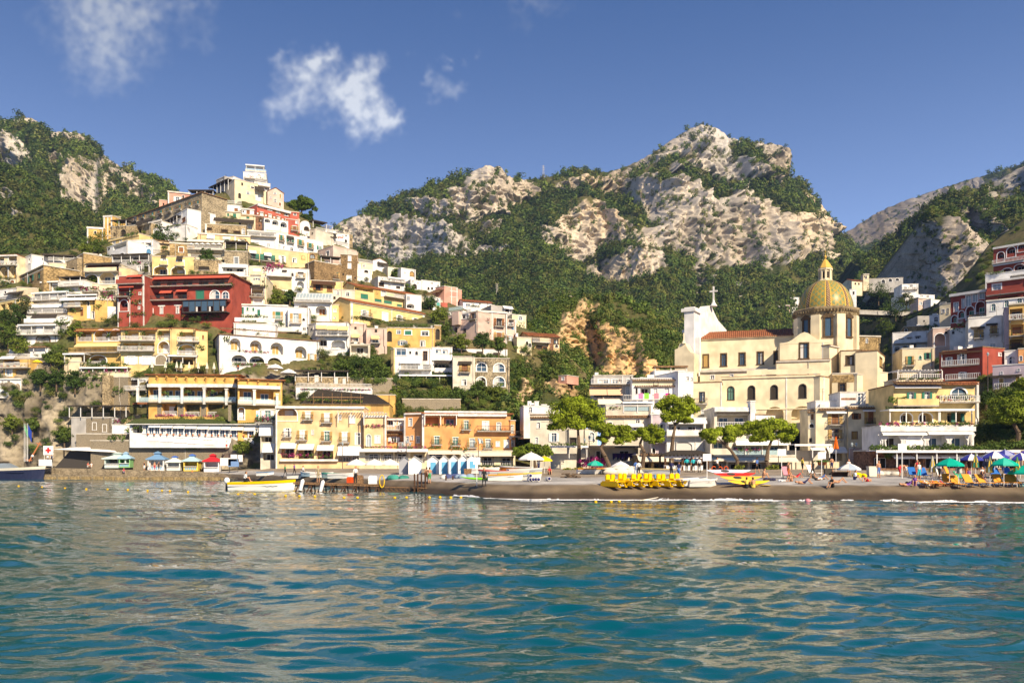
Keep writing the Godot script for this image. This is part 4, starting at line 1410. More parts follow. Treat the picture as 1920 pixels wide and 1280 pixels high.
	house("house","square ochre stone house with one framed brown shutter","ochre",1032,890,1305,925,1035,"w 1158 978 50 54 rwB;c 0 10 0.15 s",{"yaw":16})
	house("house","deep yellow house with two white shuttered doors over two wide arches","yellow",840,1045,1300,1062,1255,"w 975 1112 40 66 rwdwp;w 1150 1122 46 72 rwdwp;l 935 1205 150 90 awdn;l 1125 1210 150 90 awWn;a 945 1005 1032 1050 k 0.7;a 1110 1180 1045 1085 k 0.7;r 850 1030 1020 i",{"yaw":6,"dep":11})
	house("house","dark slatted terrace house with hanging plants left of the deep yellow house","grey",400,1065,840,1025,1230,"l 520 1090 200 70 rnkw;l 720 1090 180 70 rnkw;w 700 1185 40 60 rwd;w 780 1190 50 70 rwk;g 590 720 1140 40 0.1;g 760 830 1180 90;p 420 820 1035 1120 k 0.8",{"yaw":-8})
	house("wall","rough stone garden wall with a dark niche right of the deep yellow house","tan",1300,1085,1570,1090,1260,"w 1405 1180 120 40 rnk;g 1320 1380 1240 40;g 1420 1560 1250 36;g 1360 1560 1090 22",{"cat": "wall","yaw":4,"dep":5,"clutter":false})
	house("hotel","cream dining terrace with white parasols at the rail","pale",1230,990,1640,1010,1090,"l 1430 1040 340 50 rnkb;b 1235 1640 985 w;g 1330 1500 1015 50",{"cat": "restaurant","yaw":6,"clutter":false})

	Z(0,450,6.7375)
	house("hotel","white hotel with a colonnaded roof loggia at the far left edge","pale",-120,180,212,200,500,"l -30 250 150 110 rwbw;l 160 255 120 100 rwbw;l 40 410 90 140 adtn;l 150 405 80 150 adtn;w 45 530 60 30 awB;w 150 525 50 36 awB;b -110 215 325 w;c 4 16 0.6 w;s 100 12;q -110 316 215 330 shutter_blue",{"cat": "hotel","yaw":-6,"cop": "t","dep":12})
	house("house","white side of the far left house with a jagged roof edge","white",216,262,392,185,425,"w 368 262 18 58 awd;w 345 300 8 10 rdk",{"yaw":-40,"cop": "w"})
	house("house","cream house with three arched brown windows at the far left","peach",392,188,615,250,405,"w 470 268 34 40 abB;w 534 286 34 40 abB",{"yaw":28,"eave":0.35,"dep":10})
	house("house","ochre plastered house wing with three green shuttered windows at the far left","ochre",215,440,545,352,575,"w 290 512 26 74 rsG;w 387 488 34 74 rsdg;w 487 456 24 66 rsG;s 345 8;q 220 430 545 440 coping",{"yaw":-42,"eave":0.25})
	house("house","ochre end wall with one wide green shutter at the far left","ochre",545,352,795,412,560,"w 607 460 48 60 rsG;s 555 10",{"yaw":36,"eave":0.25,"dep":10})
	house("house","cream house with two small windows under a dark pergola on white posts","pale",612,292,935,300,410,"w 705 360 40 36 rwd;w 778 364 40 40 rwd;p 540 935 192 285 k 0.2;r 600 935 262 b",{"yaw":10})
	house("house","old ochre tower house with a blocked round arch beside the pergola","ochre",970,232,1050,150,455,"w 1012 278 34 70 ast;w 1000 440 26 50 awk;w 950 440 30 50 awk;q 975 255 1000 335 offwhite",{"yaw":-46,"dep":8})
	house("house","ochre tower end wall with one stone framed window","ochre",1050,150,1222,192,440,"w 1120 295 40 40 rsd",{"yaw":32,"dep":8})
	house("house","low tan house with a white awning roll below the ochre tower","tan",835,270,970,225,470,"w 900 370 60 30 rnk;w 885 410 40 40 rnk;r 840 970 330 i",{"yaw":-40})
	house("house","dark red loggia house over two wide cream arches","pale",1065,305,1500,300,600,"q 1100 305 1495 412 darkred;l 1150 490 160 110 awbn;l 1350 480 200 150 awbb;w 1265 370 60 60 rsd;w 1450 370 50 60 rsd;a 1100 1545 285 318 k 1.4;b 1090 1500 405 p;w 1180 380 50 50 rwc",{"yaw":-6})
	house("house","peach gable wall right of the dark red loggia house","peach",1500,310,1640,400,610,"w 1560 380 10 14 rdk;q 1500 400 1530 600 pink",{"yaw":36})
	house("hotel","white terraced rooms with a slatted sun canopy left of the cream arches","white",640,530,1060,500,660,"l 720 600 130 60 rwkb;l 890 575 200 60 rwkb;p 540 760 535 640 w 0.8;p 760 1025 470 585 k 0.5;b 770 1060 590 w",{"cat": "hotel","yaw":-12})
	house("hotel","terraced rooms behind a bougainvillea trellis below the cream arches","offwhite",1010,640,1470,640,760,"l 1130 680 200 70 rwkn;l 1340 680 180 70 rwkn;g 1000 1240 640 55 0.5;g 1230 1480 700 110 0.1;p 820 1240 700 760 w 0.8",{"cat": "hotel","yaw":-6})
	house("house","white rooms with a curved grey canopy under the terraced hotel","white",430,680,850,660,800,"l 540 730 180 60 rwkn;l 760 710 120 80 awbw;p 430 860 670 780 w 0.8;b 430 860 765 w;r 480 860 690 g",{"yaw":-12})
	house("house","yellow house behind climbing plants with a white panelled door","gold",850,770,1200,745,990,"w 970 820 50 70 rwW;w 1110 805 24 60 rwk;w 1030 910 26 80 rbB;w 1170 950 36 90 rwd;a 780 1230 725 760 w 1.2;b 840 1050 850 b;g 780 870 800 60;g 830 960 900 70;g 1050 1100 800 50;q 1095 830 1140 990 white",{"yaw":-6})
	house("house","white stair wing with hanging vines right of the yellow house","gold",1200,760,1470,760,960,"g 1250 1470 770 90 0.25;g 1190 1290 860 60;q 1350 840 1470 1000 white",{"yaw":10})
	house("house","white balcony house with rolled sunshades in the left middle town","white",385,810,870,800,960,"l 560 900 280 60 rwkb;l 770 900 120 60 rwkw;p 390 860 850 930 w 0.7;b 380 880 930 b;g 820 900 870 40",{"yaw":-6})
	house("house","white house with a rounded grey awning in the left middle town","white",330,960,870,955,1080,"l 470 1010 200 60 rwbw;w 600 1010 36 50 awk;w 780 1000 90 60 awc;a 410 720 940 985 k 0.8;q 300 1050 500 1075 pale;b 340 860 1050 p",{"yaw":-4})
	house("house","white house with brown doors and deep balconies left of the golden hotel","white",200,1085,720,1080,1290,"l 350 1130 200 90 rwkb;l 600 1130 130 90 rbBw;w 275 1265 50 50 rbB;l 540 1250 170 90 abBw;b 200 760 1200 w;p 250 720 1075 1190 w 0.6;g 340 410 1200 60;g 720 860 1080 90",{"yaw":-4})
	house("house","small white house on the far left edge among bushes","white",-60,605,205,640,730,"w 60 660 30 30 rwk;a 110 300 650 690 k 1.5;w 10 610 20 14 rdk;q 200 620 480 690 cream",{"yaw":-20})
	house("house","yellow colonnade house at the far left edge","yellow",-100,800,205,745,905,"l 30 850 60 80 rwbn;l 115 830 70 80 rwbn;s 190 12;r -80 205 760 i",{"yaw":-30})
	house("house","low cream house with a flat pale roof at the far left","cream",205,600,480,610,690,"w 250 640 14 16 rdk;w 400 650 12 12 rdk",{"yaw":18,"push":-2})

	Z(200,480,7.11)
	house("hotel","large red hotel with black awnings and a dark glass veranda","red",530,262,1672,255,850,"lr 5 650 360 1500 350 130 76 rdb;lr 3 640 520 1000 520 130 90 rgbn;w 1240 520 90 110 rgG;w 1440 515 120 110 awb;w 1580 520 80 90 awb;w 575 722 72 90 awb;w 728 722 36 92 rwd;w 942 718 36 92 rwd;b 540 1680 400 i;b 560 1090 590 i;a 640 1660 262 300 r 1.2;a 720 880 455 490 r 0.9;a 940 1090 440 470 r 0.9;x 1060 590 1650 620 1.6;g 540 840 440 36;g 880 1140 430 50 0.6;g 1340 1700 420 60;g 1000 1240 820 40;g 1300 1520 830 60;g 560 640 800 40;q 680 655 775 672 white_trim;q 895 645 990 662 white_trim",{"cat": "hotel","yaw":-6,"dep":12,"cop": "o","eave":0.5})
	veranda()
	house("hotel","red left wing with a white arched loggia and trailing yellow vine","red",140,265,500,268,845,"l 395 320 190 100 awbw;l 225 660 110 150 awkp;w 440 500 30 36 rwd;w 440 622 26 30 rwd;w 428 690 24 40 rwd;l 240 490 180 90 rgbn;a 180 380 385 415 r 0.8;a 280 480 250 275 r 0.8;b 160 500 375 p;b 140 310 545 i;s 490 16;s 150 14;g 300 400 560 120;g 330 450 650 70;g 290 500 800 50;s 305 8",{"cat": "hotel","yaw":-8,"dep":11,"push":-2})
	house("hotel","narrow bright red end wall at the right of the red hotel","coral",1676,262,1752,320,720,"w 1650 340 20 30 awd;w 1725 390 8 10 rwd",{"cat": "hotel","yaw":48,"dep":9,"push":3})

	Z(430,480,6.4)
	house("house","cream house with a planted pergola terrace over two garage doors","pale",100,250,440,245,585,"l 150 275 110 80 rwkn;w 328 305 40 82 rwdzp;w 400 305 12 14 rdk;l 260 450 270 90 rwbw;w 185 542 96 44 rwc;w 340 545 96 44 rwc;w 410 190 20 30 adk;p 115 425 375 480 k 0.8;g 110 250 390 30;g 390 440 390 50;b 110 420 490 i;r 100 250 330 p",{"yaw":6,"cop": "w"})
	house("house","narrow cream house with an arched niche above the pergola terrace","pale",225,120,440,130,250,"a 285 370 150 185 w 0.8;w 335 175 60 30 rwd;w 410 190 22 34 awd;w 405 140 20 20 adk;b 270 380 235 p",{"yaw":8,"cop": "w"})
	house("house","white house draped with purple bougainvillea over two pink arches","white",440,125,955,180,405,"l 515 325 116 130 anpni;l 660 335 98 125 anpni;l 850 345 84 90 anWni;w 660 205 60 50 rwW;w 855 235 56 60 rwWnw;w 752 222 26 34 adk;w 412 190 20 30 adk;a 630 690 165 180 k 0.4;a 820 890 190 205 k 0.4;g 445 630 145 70 0.85;g 440 500 200 60 0.8;b 450 750 250 w;q 470 260 745 400 peach",{"yaw":12,"dep":10,"cop": "w"})
	house("house","brown stone house with two green framed windows in the middle of the town","brown",1018,45,1340,130,300,"w 1115 200 44 82 rgcni;w 1280 242 44 80 rgcni;w 1060 140 8 8 rdk;w 1180 150 8 8 rdk;w 1230 170 8 8 rdk;w 1110 270 60 20 rdk;p 1095 1330 10 80 k 0.2",{"yaw":20})
	house("house","dark shaded end wall of the brown stone house","brown",905,110,1018,45,260,"w 960 150 8 8 rdk",{"yaw":-48})
	house("house","tall brown stone tower house with small white shutters","brown",1335,-32,1535,0,310,"w 1442 30 34 60 rwW;w 1440 118 36 62 rwW;w 1435 262 50 50 rwW;w 1365 218 14 16 rdk;w 1508 262 12 14 rdk;w 1380 160 8 8 rdk;w 1500 110 8 8 rdk",{"yaw":12,"dep":10})
	house("house","cream house with brown shuttered doors under the brown stone house","yellow",945,270,1365,330,435,"w 1062 372 56 74 rbdb;w 1200 395 50 60 rbB;a 985 1275 300 345 d 1.2;r 950 1230 405 i;w 970 365 16 16 rwk",{"yaw":14})
	house("house","white house with a sloping glass conservatory roof over two arches","white",775,545,1225,575,760,"l 885 612 116 80 awBn;l 1100 655 136 120 awBn;b 780 1230 555 w;q 960 705 1170 712 yellow",{"yaw":6,"cop": "w","clutter":false})
	conservatory()
	house("house","long white house with green shutters and a flowering terrace","white",100,570,700,600,785,"w 150 655 44 86 rwG;w 215 635 24 40 rwG;w 285 640 24 40 rwG;w 350 682 36 80 rwG;w 580 716 60 100 rwGnw;q 110 585 440 600 darkred;c 0 10 0.3 o;g 130 440 760 60 0.15",{"yaw":8,"dep":10})
	house("house","white house with a tall pale glazed door right of the green shutters","white",700,605,955,640,910,"w 795 748 66 120 rwpnw;w 620 855 14 14 rdk;w 895 870 40 34 rwd;w 890 760 24 24 adk;a 745 860 860 890 w 0.8;b 560 870 910 p",{"yaw":10,"cop": "w"})
	house("wall","white lower terrace wall with one small green window","white",50,790,550,840,905,"w 175 880 40 22 rwG;r 60 540 790 p;g 150 330 790 24;k 500 780 20",{"cat": "house","yaw":8,"push":-3,"dep":7,"clutter":false,"cop": "w"})
	house("house","narrow yellow house with washing on the wall beside the conservatory","yellow",1222,580,1310,590,775,"w 1265 655 34 40 rwc;w 1262 740 22 26 rwd;w 1240 620 8 8 rdk",{"yaw":8})
	house("house","grey house with two dark square windows above the narrow yellow house","offwhite",1240,395,1505,420,590,"w 1300 440 24 46 rwd;w 1418 455 40 46 rwd;w 1260 500 20 24 rdk",{"yaw":12})
	house("house","white house with three yellow awnings above two wide arches","white",1040,790,1430,800,1165,"l 1110 915 130 70 rwbng;l 1240 915 110 70 rwbng;l 1365 920 100 70 rwbng;l 1112 1030 120 100 awkn;l 1305 1060 170 110 awWn;a 1045 1170 828 870 y 1.0;a 1175 1300 835 880 y 1.0;a 1305 1430 840 885 y 1.0;b 1040 1430 960 t;r 1210 1520 1140 i",{"yaw":4,"cop": "o","dep":10})
	house("house","grey shaded end wall left of the three yellow awnings","offwhite",945,830,1040,800,985,"w 985 880 14 14 rdk;w 1015 850 20 60 rwb",{"yaw":-45})
	house("house","pale pink house with one yellow awning and washing below","rose",1430,800,1640,830,1060,"w 1512 862 20 22 rdk;w 1515 995 60 50 rwb;a 1465 1560 935 970 y 0.8;b 1430 1560 1035 i",{"yaw":8})

	Z(660,480,4.923)
	house("house","pale pink house with a yellow awning above a green towel","rose",130,660,322,680,830,"w 220 690 18 20 rdk;w 215 785 60 50 rwb;a 175 250 735 765 y 0.8;b 170 260 805 i",{"yaw":10,"push":-2})
	house("house","grey lower storey with open dark bays under the pale pink houses","offwhite",-20,805,165,825,915,"l 70 860 160 70 rwkn",{"yaw":8,"push":-3})
	house("house","yellow house with an orange tiled roof and a long open loggia","yellow",20,262,600,370,470,"w 113 372 70 46 rnG;w 240 408 66 28 rnG;w 330 425 74 28 rnG;l 110 305 170 36 rwkn;w 228 342 16 18 rdk;w 290 345 40 50 rwc;l 450 370 120 50 rwbw;w 437 455 46 20 rnG;q 205 310 265 395 gold;b 290 600 395 b",{"roof": "tile","dep":8})
	house("house","white balcony end with a blue rail at the right of the orange tiled house","white",500,340,640,380,500,"w 520 390 26 34 rwb;l 570 410 80 50 rwbg;l 540 460 70 40 awkn",{"yaw":24,"cop": "w"})
	house("house","long yellow house with white corner blocks under an orange tiled roof","yellow",-20,405,670,545,622,"w 115 528 34 50 rwdw;w 302 560 50 70 rwW;w 437 575 30 54 rwdw;w 583 598 30 50 rwdw;x 160 500 260 580 0.7;w 225 545 20 24 rwk;s -5 20;s 660 20;s 365 6;c 0 12 0.3 w;b 65 165 560 i;b 410 470 600 i;g 0 350 605 30;g 380 700 610 22",{"roof": "tile","dep":9,"push":2})
	house("house","ochre house with a planted iron railing roof terrace","gold",320,662,760,668,850,"w 430 700 34 34 rwb;w 517 708 60 38 rwG;w 673 713 62 38 rwd;w 467 802 44 40 rwdz;w 652 808 40 52 rwd;w 345 740 36 90 adkp;w 340 805 36 50 adkp;w 765 690 14 40 rwd;r 320 760 655 i;g 330 700 655 34;k 580 630 36;k 740 630 30;k 215 630 30",{"yaw":4,"cop": "s","clutter":false})
	house("house","ochre side house with a ruined arch right of the planted terrace","ochre",760,632,822,650,835,"w 790 720 30 90 adk;w 768 770 14 40 rdk",{"yaw":20,"dep":5})
	house("house","white house with a pink-stained wall and a round window above the trees","white",385,845,735,858,1165,"w 452 885 90 58 rwb;w 537 890 12 18 rdk;w 595 895 18 26 adb;w 675 920 34 80 rbd;l 530 1010 160 80 rwbb;l 690 1030 70 60 rwbb;a 440 640 965 985 w 0.6;l 590 1150 150 70 rwkn;q 440 1065 640 1085 coping;p 440 935 1105 1180 w 1.2;b 445 730 1050 b",{"yaw":4,"dep":11,"cop": "s"})
	house("house","yellow shaded end wall left of the pink-stained white house","yellow",358,870,385,845,1150,"w 370 1000 6 14 rdk",{"yaw":-45})
	house("house","white house with twin upper windows and a deep arched terrace","white",735,838,925,850,1100,"w 795 878 52 34 rwb;w 860 882 52 34 rwb;l 830 1020 150 90 awdn;x 740 945 925 965 0.5;a 760 925 962 985 k 0.8;b 760 920 1075 p",{"yaw":6,"push":-1,"cop": "s"})
	house("house","weathered white house with one brown balcony door above a blue cloth","offwhite",930,925,1135,935,1215,"w 1040 1030 50 86 rbBni;w 1035 1165 40 50 rwd;a 980 1105 970 990 k 0.5;g 1110 1300 930 34;g 900 1000 910 20",{"yaw":6,"push":-3})
	house("house","grey stone house with four large white framed arched windows","beige",1135,935,1455,955,1235,"w 1195 1025 90 76 awb;w 1358 1030 96 72 awb;w 1192 1158 86 82 awd;w 1358 1160 100 86 awb",{"yaw":6,"push":-3})
	house("house","white penthouse with brown slatted sunshades above the four arched windows","white",930,845,1435,865,945,"w 1180 915 50 36 rwW;w 1335 925 50 36 rwW;a 1150 1210 880 895 k 0.5;a 1305 1370 890 905 k 0.5;l 1015 890 120 50 akn;k 1030 825 70",{"yaw":6,"push":4,"cop": "o"})
	house("house","plain white house with one orange arched window at the top of the right slope","white",452,100,586,140,255,"w 552 165 34 40 abt;w 485 155 20 20 awd;q 470 118 580 124 coping",{"yaw":34,"cop": "w"})
	house("house","white stepped houses with a round arch above the trees of the right slope","white",540,215,655,240,305,"w 578 280 40 50 awk;w 562 232 26 20 awd;w 610 250 20 16 rwd;k 625 210 14",{"yaw":30,"cop": "w"})
	house("house","white cube house with small arches left of the pink block","white",640,220,812,245,312,"w 705 298 20 28 awk;w 738 298 20 26 awk;w 735 250 24 12 rwd;w 790 275 20 20 rwb",{"yaw":26,"cop": "w"})
	house("house","pink block house with a white grid of bands on the right slope","pink",850,282,975,290,412,"s 918 6;s 968 8;q 850 318 975 324 white_trim;q 850 372 975 376 white_trim",{"yaw":30,"dep":12,"clutter":false})
	house("house","pink house front with a brown roof left of the pink block","pink",770,300,850,270,400,"w 800 320 50 10 rbk;a 725 850 318 345 o 2",{"yaw":-40,"dep":8})
	house("house","white roof-terrace house with a grey pergola on the right slope","white",240,175,490,235,320,"w 270 262 40 30 rbk;w 345 280 24 26 rwd;p 330 480 205 260 w 0.4;b 260 480 240 w;w 310 190 30 20 awk;w 425 290 40 24 rwk",{"yaw":30,"cop": "w"})
	house("house","small white houses with arched roofs at the left of the right slope","white",42,95,180,150,220,"w 75 160 44 60 rwW;w 130 140 40 30 awk;k 90 60 30",{"yaw":34,"cop": "w"})
	house("house","white gable house under the cliff on the right slope","white",190,20,320,75,130,"w 245 60 30 26 awd;w 280 90 20 20 awd;a 230 330 60 85 k 0.8",{"yaw":36,"roof": "front","rise":1.0})
	house("house","pale house with a flat roof above the small white houses of the right slope","pale",60,40,190,90,150,"w 110 90 20 20 rwd;r 60 180 60 w",{"yaw":36})
	house("house","low white house under the palm on the right slope","offwhite",330,90,460,130,190,"w 380 130 20 20 rwd;w 425 140 16 20 rwk",{"yaw":34})
	house("house","small white garden house with a blue doorway among trees","white",745,375,815,395,500,"w 785 405 30 40 awb;w 795 490 20 40 rbk;q 780 430 810 460 shutter_teal;q 820 430 880 470 coral",{"yaw":20})
	house("house","grey garden house with a green door left of the white garden house","offwhite",640,380,745,370,440,"w 690 400 14 20 rdk",{"yaw":-20})
	house("palace","pink-cream palazzo with white corner strips and brown shuttered doors","rose",1160,478,1432,545,770,"w 1230 572 34 74 rwBni;w 1357 612 46 74 rwdbi;w 1230 695 46 50 rwdb;w 1358 735 46 60 rwBni;s 1166 14;s 1292 8;s 1424 12;c 0 12 0.3 w;a 1210 1250 525 535 k 0.3;a 1335 1385 570 582 k 0.3;w 1290 690 22 40 rwc",{"cat": "palazzo","yaw":20,"dep":12})
	house("palace","shaded left face of the pink-cream palazzo with a glazed bay","rose",890,560,1160,500,745,"w 1045 555 62 40 rwd;w 1120 555 36 50 rbd;w 960 680 20 40 adk;w 1040 688 20 30 rdk;x 950 520 1010 640 1.2;w 920 610 40 60 rbt;b 1090 1160 585 i",{"cat": "palazzo","yaw":-38,"dep":9})
	house("house","white house with a tiled roof terrace above the pink-cream palazzo","white",1025,400,1290,445,520,"w 1070 450 40 24 rwd;w 1120 455 18 30 rwd;w 1180 440 8 8 rdk;r 900 1160 490 w;g 1090 1180 470 20",{"roof": "tile","yaw":20,"dep":6,"push":8})
	house("house","white terrace with teal glass left of the pink-cream palazzo","white",880,530,1025,490,575,"l 960 520 100 40 rwvng;r 890 1020 500 g",{"yaw":-30,"push":3})

	Z(840,540,5.333)
	house("house","narrow pink-cream house with washing at the balcony beside the palazzo","rose",590,300,682,330,520,"w 625 360 28 40 rwdwi;w 628 500 42 44 rwdb;s 675 10;a 610 655 315 325 k 0.3;q 635 385 660 415 shutter_blue",{"yaw":20,"push":-1})
	house("house","grey house with a stair canopy behind the pink-cream palazzo","grey",430,170,640,200,290,"w 590 220 40 50 rwk;a 545 640 180 205 w 1;w 600 255 20 40 rwd",{"yaw":26})
	house("house","small cream house with one arched window over a clipped green hedge","pale",640,262,782,280,345,"w 725 300 36 36 awb;k 690 250 20;g 685 780 400 70",{"yaw":22,"cop": "w"})
	house("house","orange-roofed house with a shaded balcony on brick pillars","peach",800,455,1115,505,620,"l 870 520 100 50 rngi;l 960 530 80 50 rngi;w 1080 535 36 40 rsd;w 910 595 60 30 rbk;w 970 605 40 30 rbk;w 1085 580 30 30 awk;q 1015 500 1055 690 brick;b 830 1010 545 w;w 895 465 14 14 rdk",{"roof": "tile","yaw":20,"dep":8,"dn":6.0})
	house("house","white stair wall with two arches left of the orange-roofed house","pale",690,470,835,520,600,"w 790 552 26 40 awk;w 820 570 24 40 awk;k 720 440 24",{"yaw":20,"push":-2})
	house("hut","tiny pink hut alone among the dark trees","pink",1105,880,1188,872,935,"w 1150 905 24 34 rwW",{"cat": "hut","dep":5,"d":204,"dn":0.6,"clutter":false})

func veranda() -> void:
	var a:=uv(X(1066),Y(765))
	var e:=uv(X(1640),Y(600))
	var b:=MB.new()
	b.box(Vector3(a.x,a.y - 0.25,0.004),Vector3(e.x,a.y,2.2))
	b.box(Vector3(a.x - 0.2,e.y - 0.1,0.004),Vector3(e.x+0.2,e.y+0.08,2.4))
	var g:=part("veranda",b,mats["frame_dark"],hnode)
	var posts:=MB.new()
	var gl:=MB.new()
	for k in 8:
		var x:=lerpf(a.x+0.06,e.x - 0.06,k/7.0)
		posts.box(Vector3(x - 0.07,a.y,2.05),Vector3(x+0.07,e.y - 0.1,2.19))
		if k<7:
			var x2:=lerpf(a.x+0.06,e.x - 0.06,(k+1)/7.0)
			gl.quad(Vector3(x+0.07,lerpf(a.y,e.y,0.05 if k % 2 else 0.45),2.1),Vector3(x2 - 0.07,lerpf(a.y,e.y,0.05 if k % 2 else 0.45),2.1),Vector3(x2 - 0.07,e.y - 0.1,2.1),Vector3(x+0.07,e.y - 0.1,2.1))
	part("post",posts,mats["frame_dark"],g)
	part("pane",gl,mats["glass_blue"],g)
	var cu:=MB.new()
	for k in [1,2,4,5,6]:
		var x:=lerpf(a.x+0.2,e.x - 0.2,k/6.4)
		cu.box(Vector3(x - 0.22,a.y,1.9),Vector3(x+0.22,e.y - 0.2,1.98))
	part("curtain",cu,mats["curtain"],g)

func conservatory() -> void:
	var a:=uv(X(790),Y(545))
	var e:=uv(X(1222),Y(425))
	var b:=MB.new()
	for k in 12:
		var x:=lerpf(a.x,e.x - 0.1,k/11.0)
		b.bar(Vector3(x,hT+0.9,-0.2),Vector3(x,e.y,-3.0),0.07)
	b.bar(Vector3(a.x,hT+0.9,-0.2),Vector3(e.x,hT+0.9,-0.2),0.07)
	b.bar(Vector3(a.x,e.y,-3.0),Vector3(e.x,e.y,-3.0),0.1)
	for k in 5:
		var x:=lerpf(a.x,e.x,k/4.0)
		b.bar(Vector3(x,hT,-0.2),Vector3(x,hT+0.9,-0.2),0.06)
	b.box(Vector3(a.x,hT,-3.3),Vector3(e.x,e.y,-3.1))
	var g:=part("conservatory",b,mats["rail_white"],hnode)
	var gl:=MB.new()
	gl.quad(Vector3(a.x,hT+0.93,-0.2),Vector3(e.x,hT+0.93,-0.2),Vector3(e.x,e.y+0.03,-3.0),Vector3(a.x,e.y+0.03,-3.0))
	part("glass_roof",gl,mats["glass_pale"],g)

# ---------------------------------------------------------------- the front row below the western hill
func front_row() -> void:
	Z(0,580,3.767)
	house("house","white house with grey balconies above the yellow parasol at the far left","white",60,268,335,270,345,"l 150 320 120 40 rwkb;l 260 305 120 50 rwbb;p 75 335 268 300 o 0.8;b 70 335 345 w",{"yaw":-4})
	house("house","yellow house with white framed loggias at the far left foot of the town","gold",20,348,210,352,480,"l 80 378 110 44 rwbw;l 160 392 70 30 rwbw;w 60 445 40 50 rwd;l 150 448 90 54 rwbn;b 20 215 412 w;a 10 110 330 345 w 0.8",{"yaw":-6})
	house("house","low white house on the stone terrace at the far left","white",-60,488,145,492,565,"w 58 525 22 44 rwp;w 15 520 16 30 rwd;c 0 6 0.3 t",{"yaw":-4,"dn":2.0})
	house("hotel","golden hotel wing with three floors of arched balcony rooms","gold",535,145,868,132,402,"l 595 190 100 70 rwWb;l 712 185 96 80 awWb;l 815 182 86 80 awWb;l 590 278 100 66 rwWb;l 700 278 110 66 rwWb;l 805 275 90 70 rwWb;l 690 360 120 70 awWb;l 800 358 100 70 awWb;b 505 850 305 t;t 530 868 148 0.7 t;a 545 868 238 262 y 1.4;g 560 590 200 40;g 760 790 200 40;g 620 640 390 40;g 720 740 390 40",{"cat": "hotel","yaw":-4,"dep":12,"clutter":false,"cop": "t"})
	house("house","white columned porch with a planted floor left of the golden hotel","cream",450,372,575,372,405,"p 455 600 315 372 w 0.4;r 450 570 368 p;g 460 490 368 20",{"yaw":-4,"dep":5,"push":-3,"clutter":false})
	house("wall","restaurant terrace with cream parasols under a clipped hedge below the golden hotel","pale",575,440,905,445,480,"p 575 905 412 440 w 0.5;g 575 905 402 26;r 590 900 440 i;g 600 900 445 22 0.4",{"cat": "terrace","yaw":-2,"dep":4,"clutter":false})
	house("wall","high stone terrace wall with hanging plants below the golden hotel","tan",560,478,905,480,690,"q 562 482 903 688 masonry;g 600 740 500 40;g 580 700 560 50;g 780 880 590 50;x 745 470 800 680 1.5",{"cat": "wall","yaw":-2,"dep":4,"d":184.5,"clutter":false})
	house("house","stone house with a black canopy and two white doors above the kiosks","grey",500,762,790,765,875,"w 665 825 26 50 rwW;w 737 838 26 50 rwW;p 500 905 682 762 k 1.0;q 606 770 785 872 masonry;r 605 770 762 i",{"yaw":-2,"d":181,"dep":7,"clutter":false})
	house("house","white stepped house with pot plants right of the two white doors","white",790,808,912,825,890,"g 800 900 805 30 0.3;r 790 830 800 b",{"yaw":2,"d":180,"dep":7,"clutter":false,"cop": "w"})
	house("wall","sloping rough stone wall above the sun sail","tan",535,872,905,890,1000,"q 537 880 903 998 masonry;g 880 960 870 40",{"cat": "wall","yaw":2,"d":178.8,"dep":5,"clutter":false})
	Z(220,580,4.923)
	house("hotel","pale yellow hotel wing with white doors and potted palms on every balcony","yellow",30,182,500,172,525,"l 130 245 130 90 rwWb;l 285 245 130 90 rwWb;l 430 240 110 90 rwWb;l 120 350 140 76 rwWb;l 275 350 130 76 rwWb;l 425 350 100 110 awWb;w 125 470 60 70 rwWw;w 270 470 70 70 rwWw;l 400 465 100 90 awnb;b 30 345 290 b;b 20 345 385 b;t 30 370 182 0.6 t;q 318 420 470 520 pale_masonry;g 70 110 240 40;g 220 250 240 40;g 50 100 370 40;g 200 250 370 40;g 370 400 240 40",{"cat": "hotel","yaw":0,"dep":12,"clutter":false,"cop": "t"})
	house("hotel","pale yellow hotel wing with a wide arch under a slatted sun shade","yellow",500,175,720,180,525,"l 640 255 140 90 rwWb;l 645 380 170 110 awWb;l 600 480 200 60 rwbn;p 480 740 432 500 w 1.0;b 560 750 425 b;b 565 760 300 b;g 560 590 380 40;g 570 600 250 40;g 720 780 380 60",{"cat": "hotel","yaw":8,"dep":12,"clutter":false,"cop": "t"})
	house("hotel","pale yellow hotel end wall with one small brown shutter","yellow",720,182,830,215,525,"w 788 256 18 38 rnB;w 690 470 10 20 rdk",{"cat": "hotel","yaw":36,"dep":8,"clutter":false,"cop": "t"})
	house("hotel","white hotel with two floors of round arches and orange shutters","white",940,262,1860,262,575,"l 1085 320 100 110 awtn;l 1275 340 110 110 awtn;l 1470 360 120 110 awtn;l 1690 395 110 110 awtn;w 1795 445 40 70 rwdn;l 1120 470 140 100 awdb;l 1285 480 140 100 awdb;l 1450 500 130 110 awdb;l 1640 520 120 100 awdb;g 960 1050 300 60;g 1070 1500 530 34 0.2;g 1120 1400 400 22 0.3;t 940 1560 190 0.9 o",{"cat": "hotel","yaw":27,"dep":12,"cop": "o","eave":0.3,"push":3})
	house("wall","white roof-terrace wall with folded cream parasols above the orange hotel","white",840,480,1480,545,600,"r 320 1480 575 w;w 865 495 14 18 rdk",{"cat": "wall","yaw":6,"dep":5,"clutter":false,"push":4})
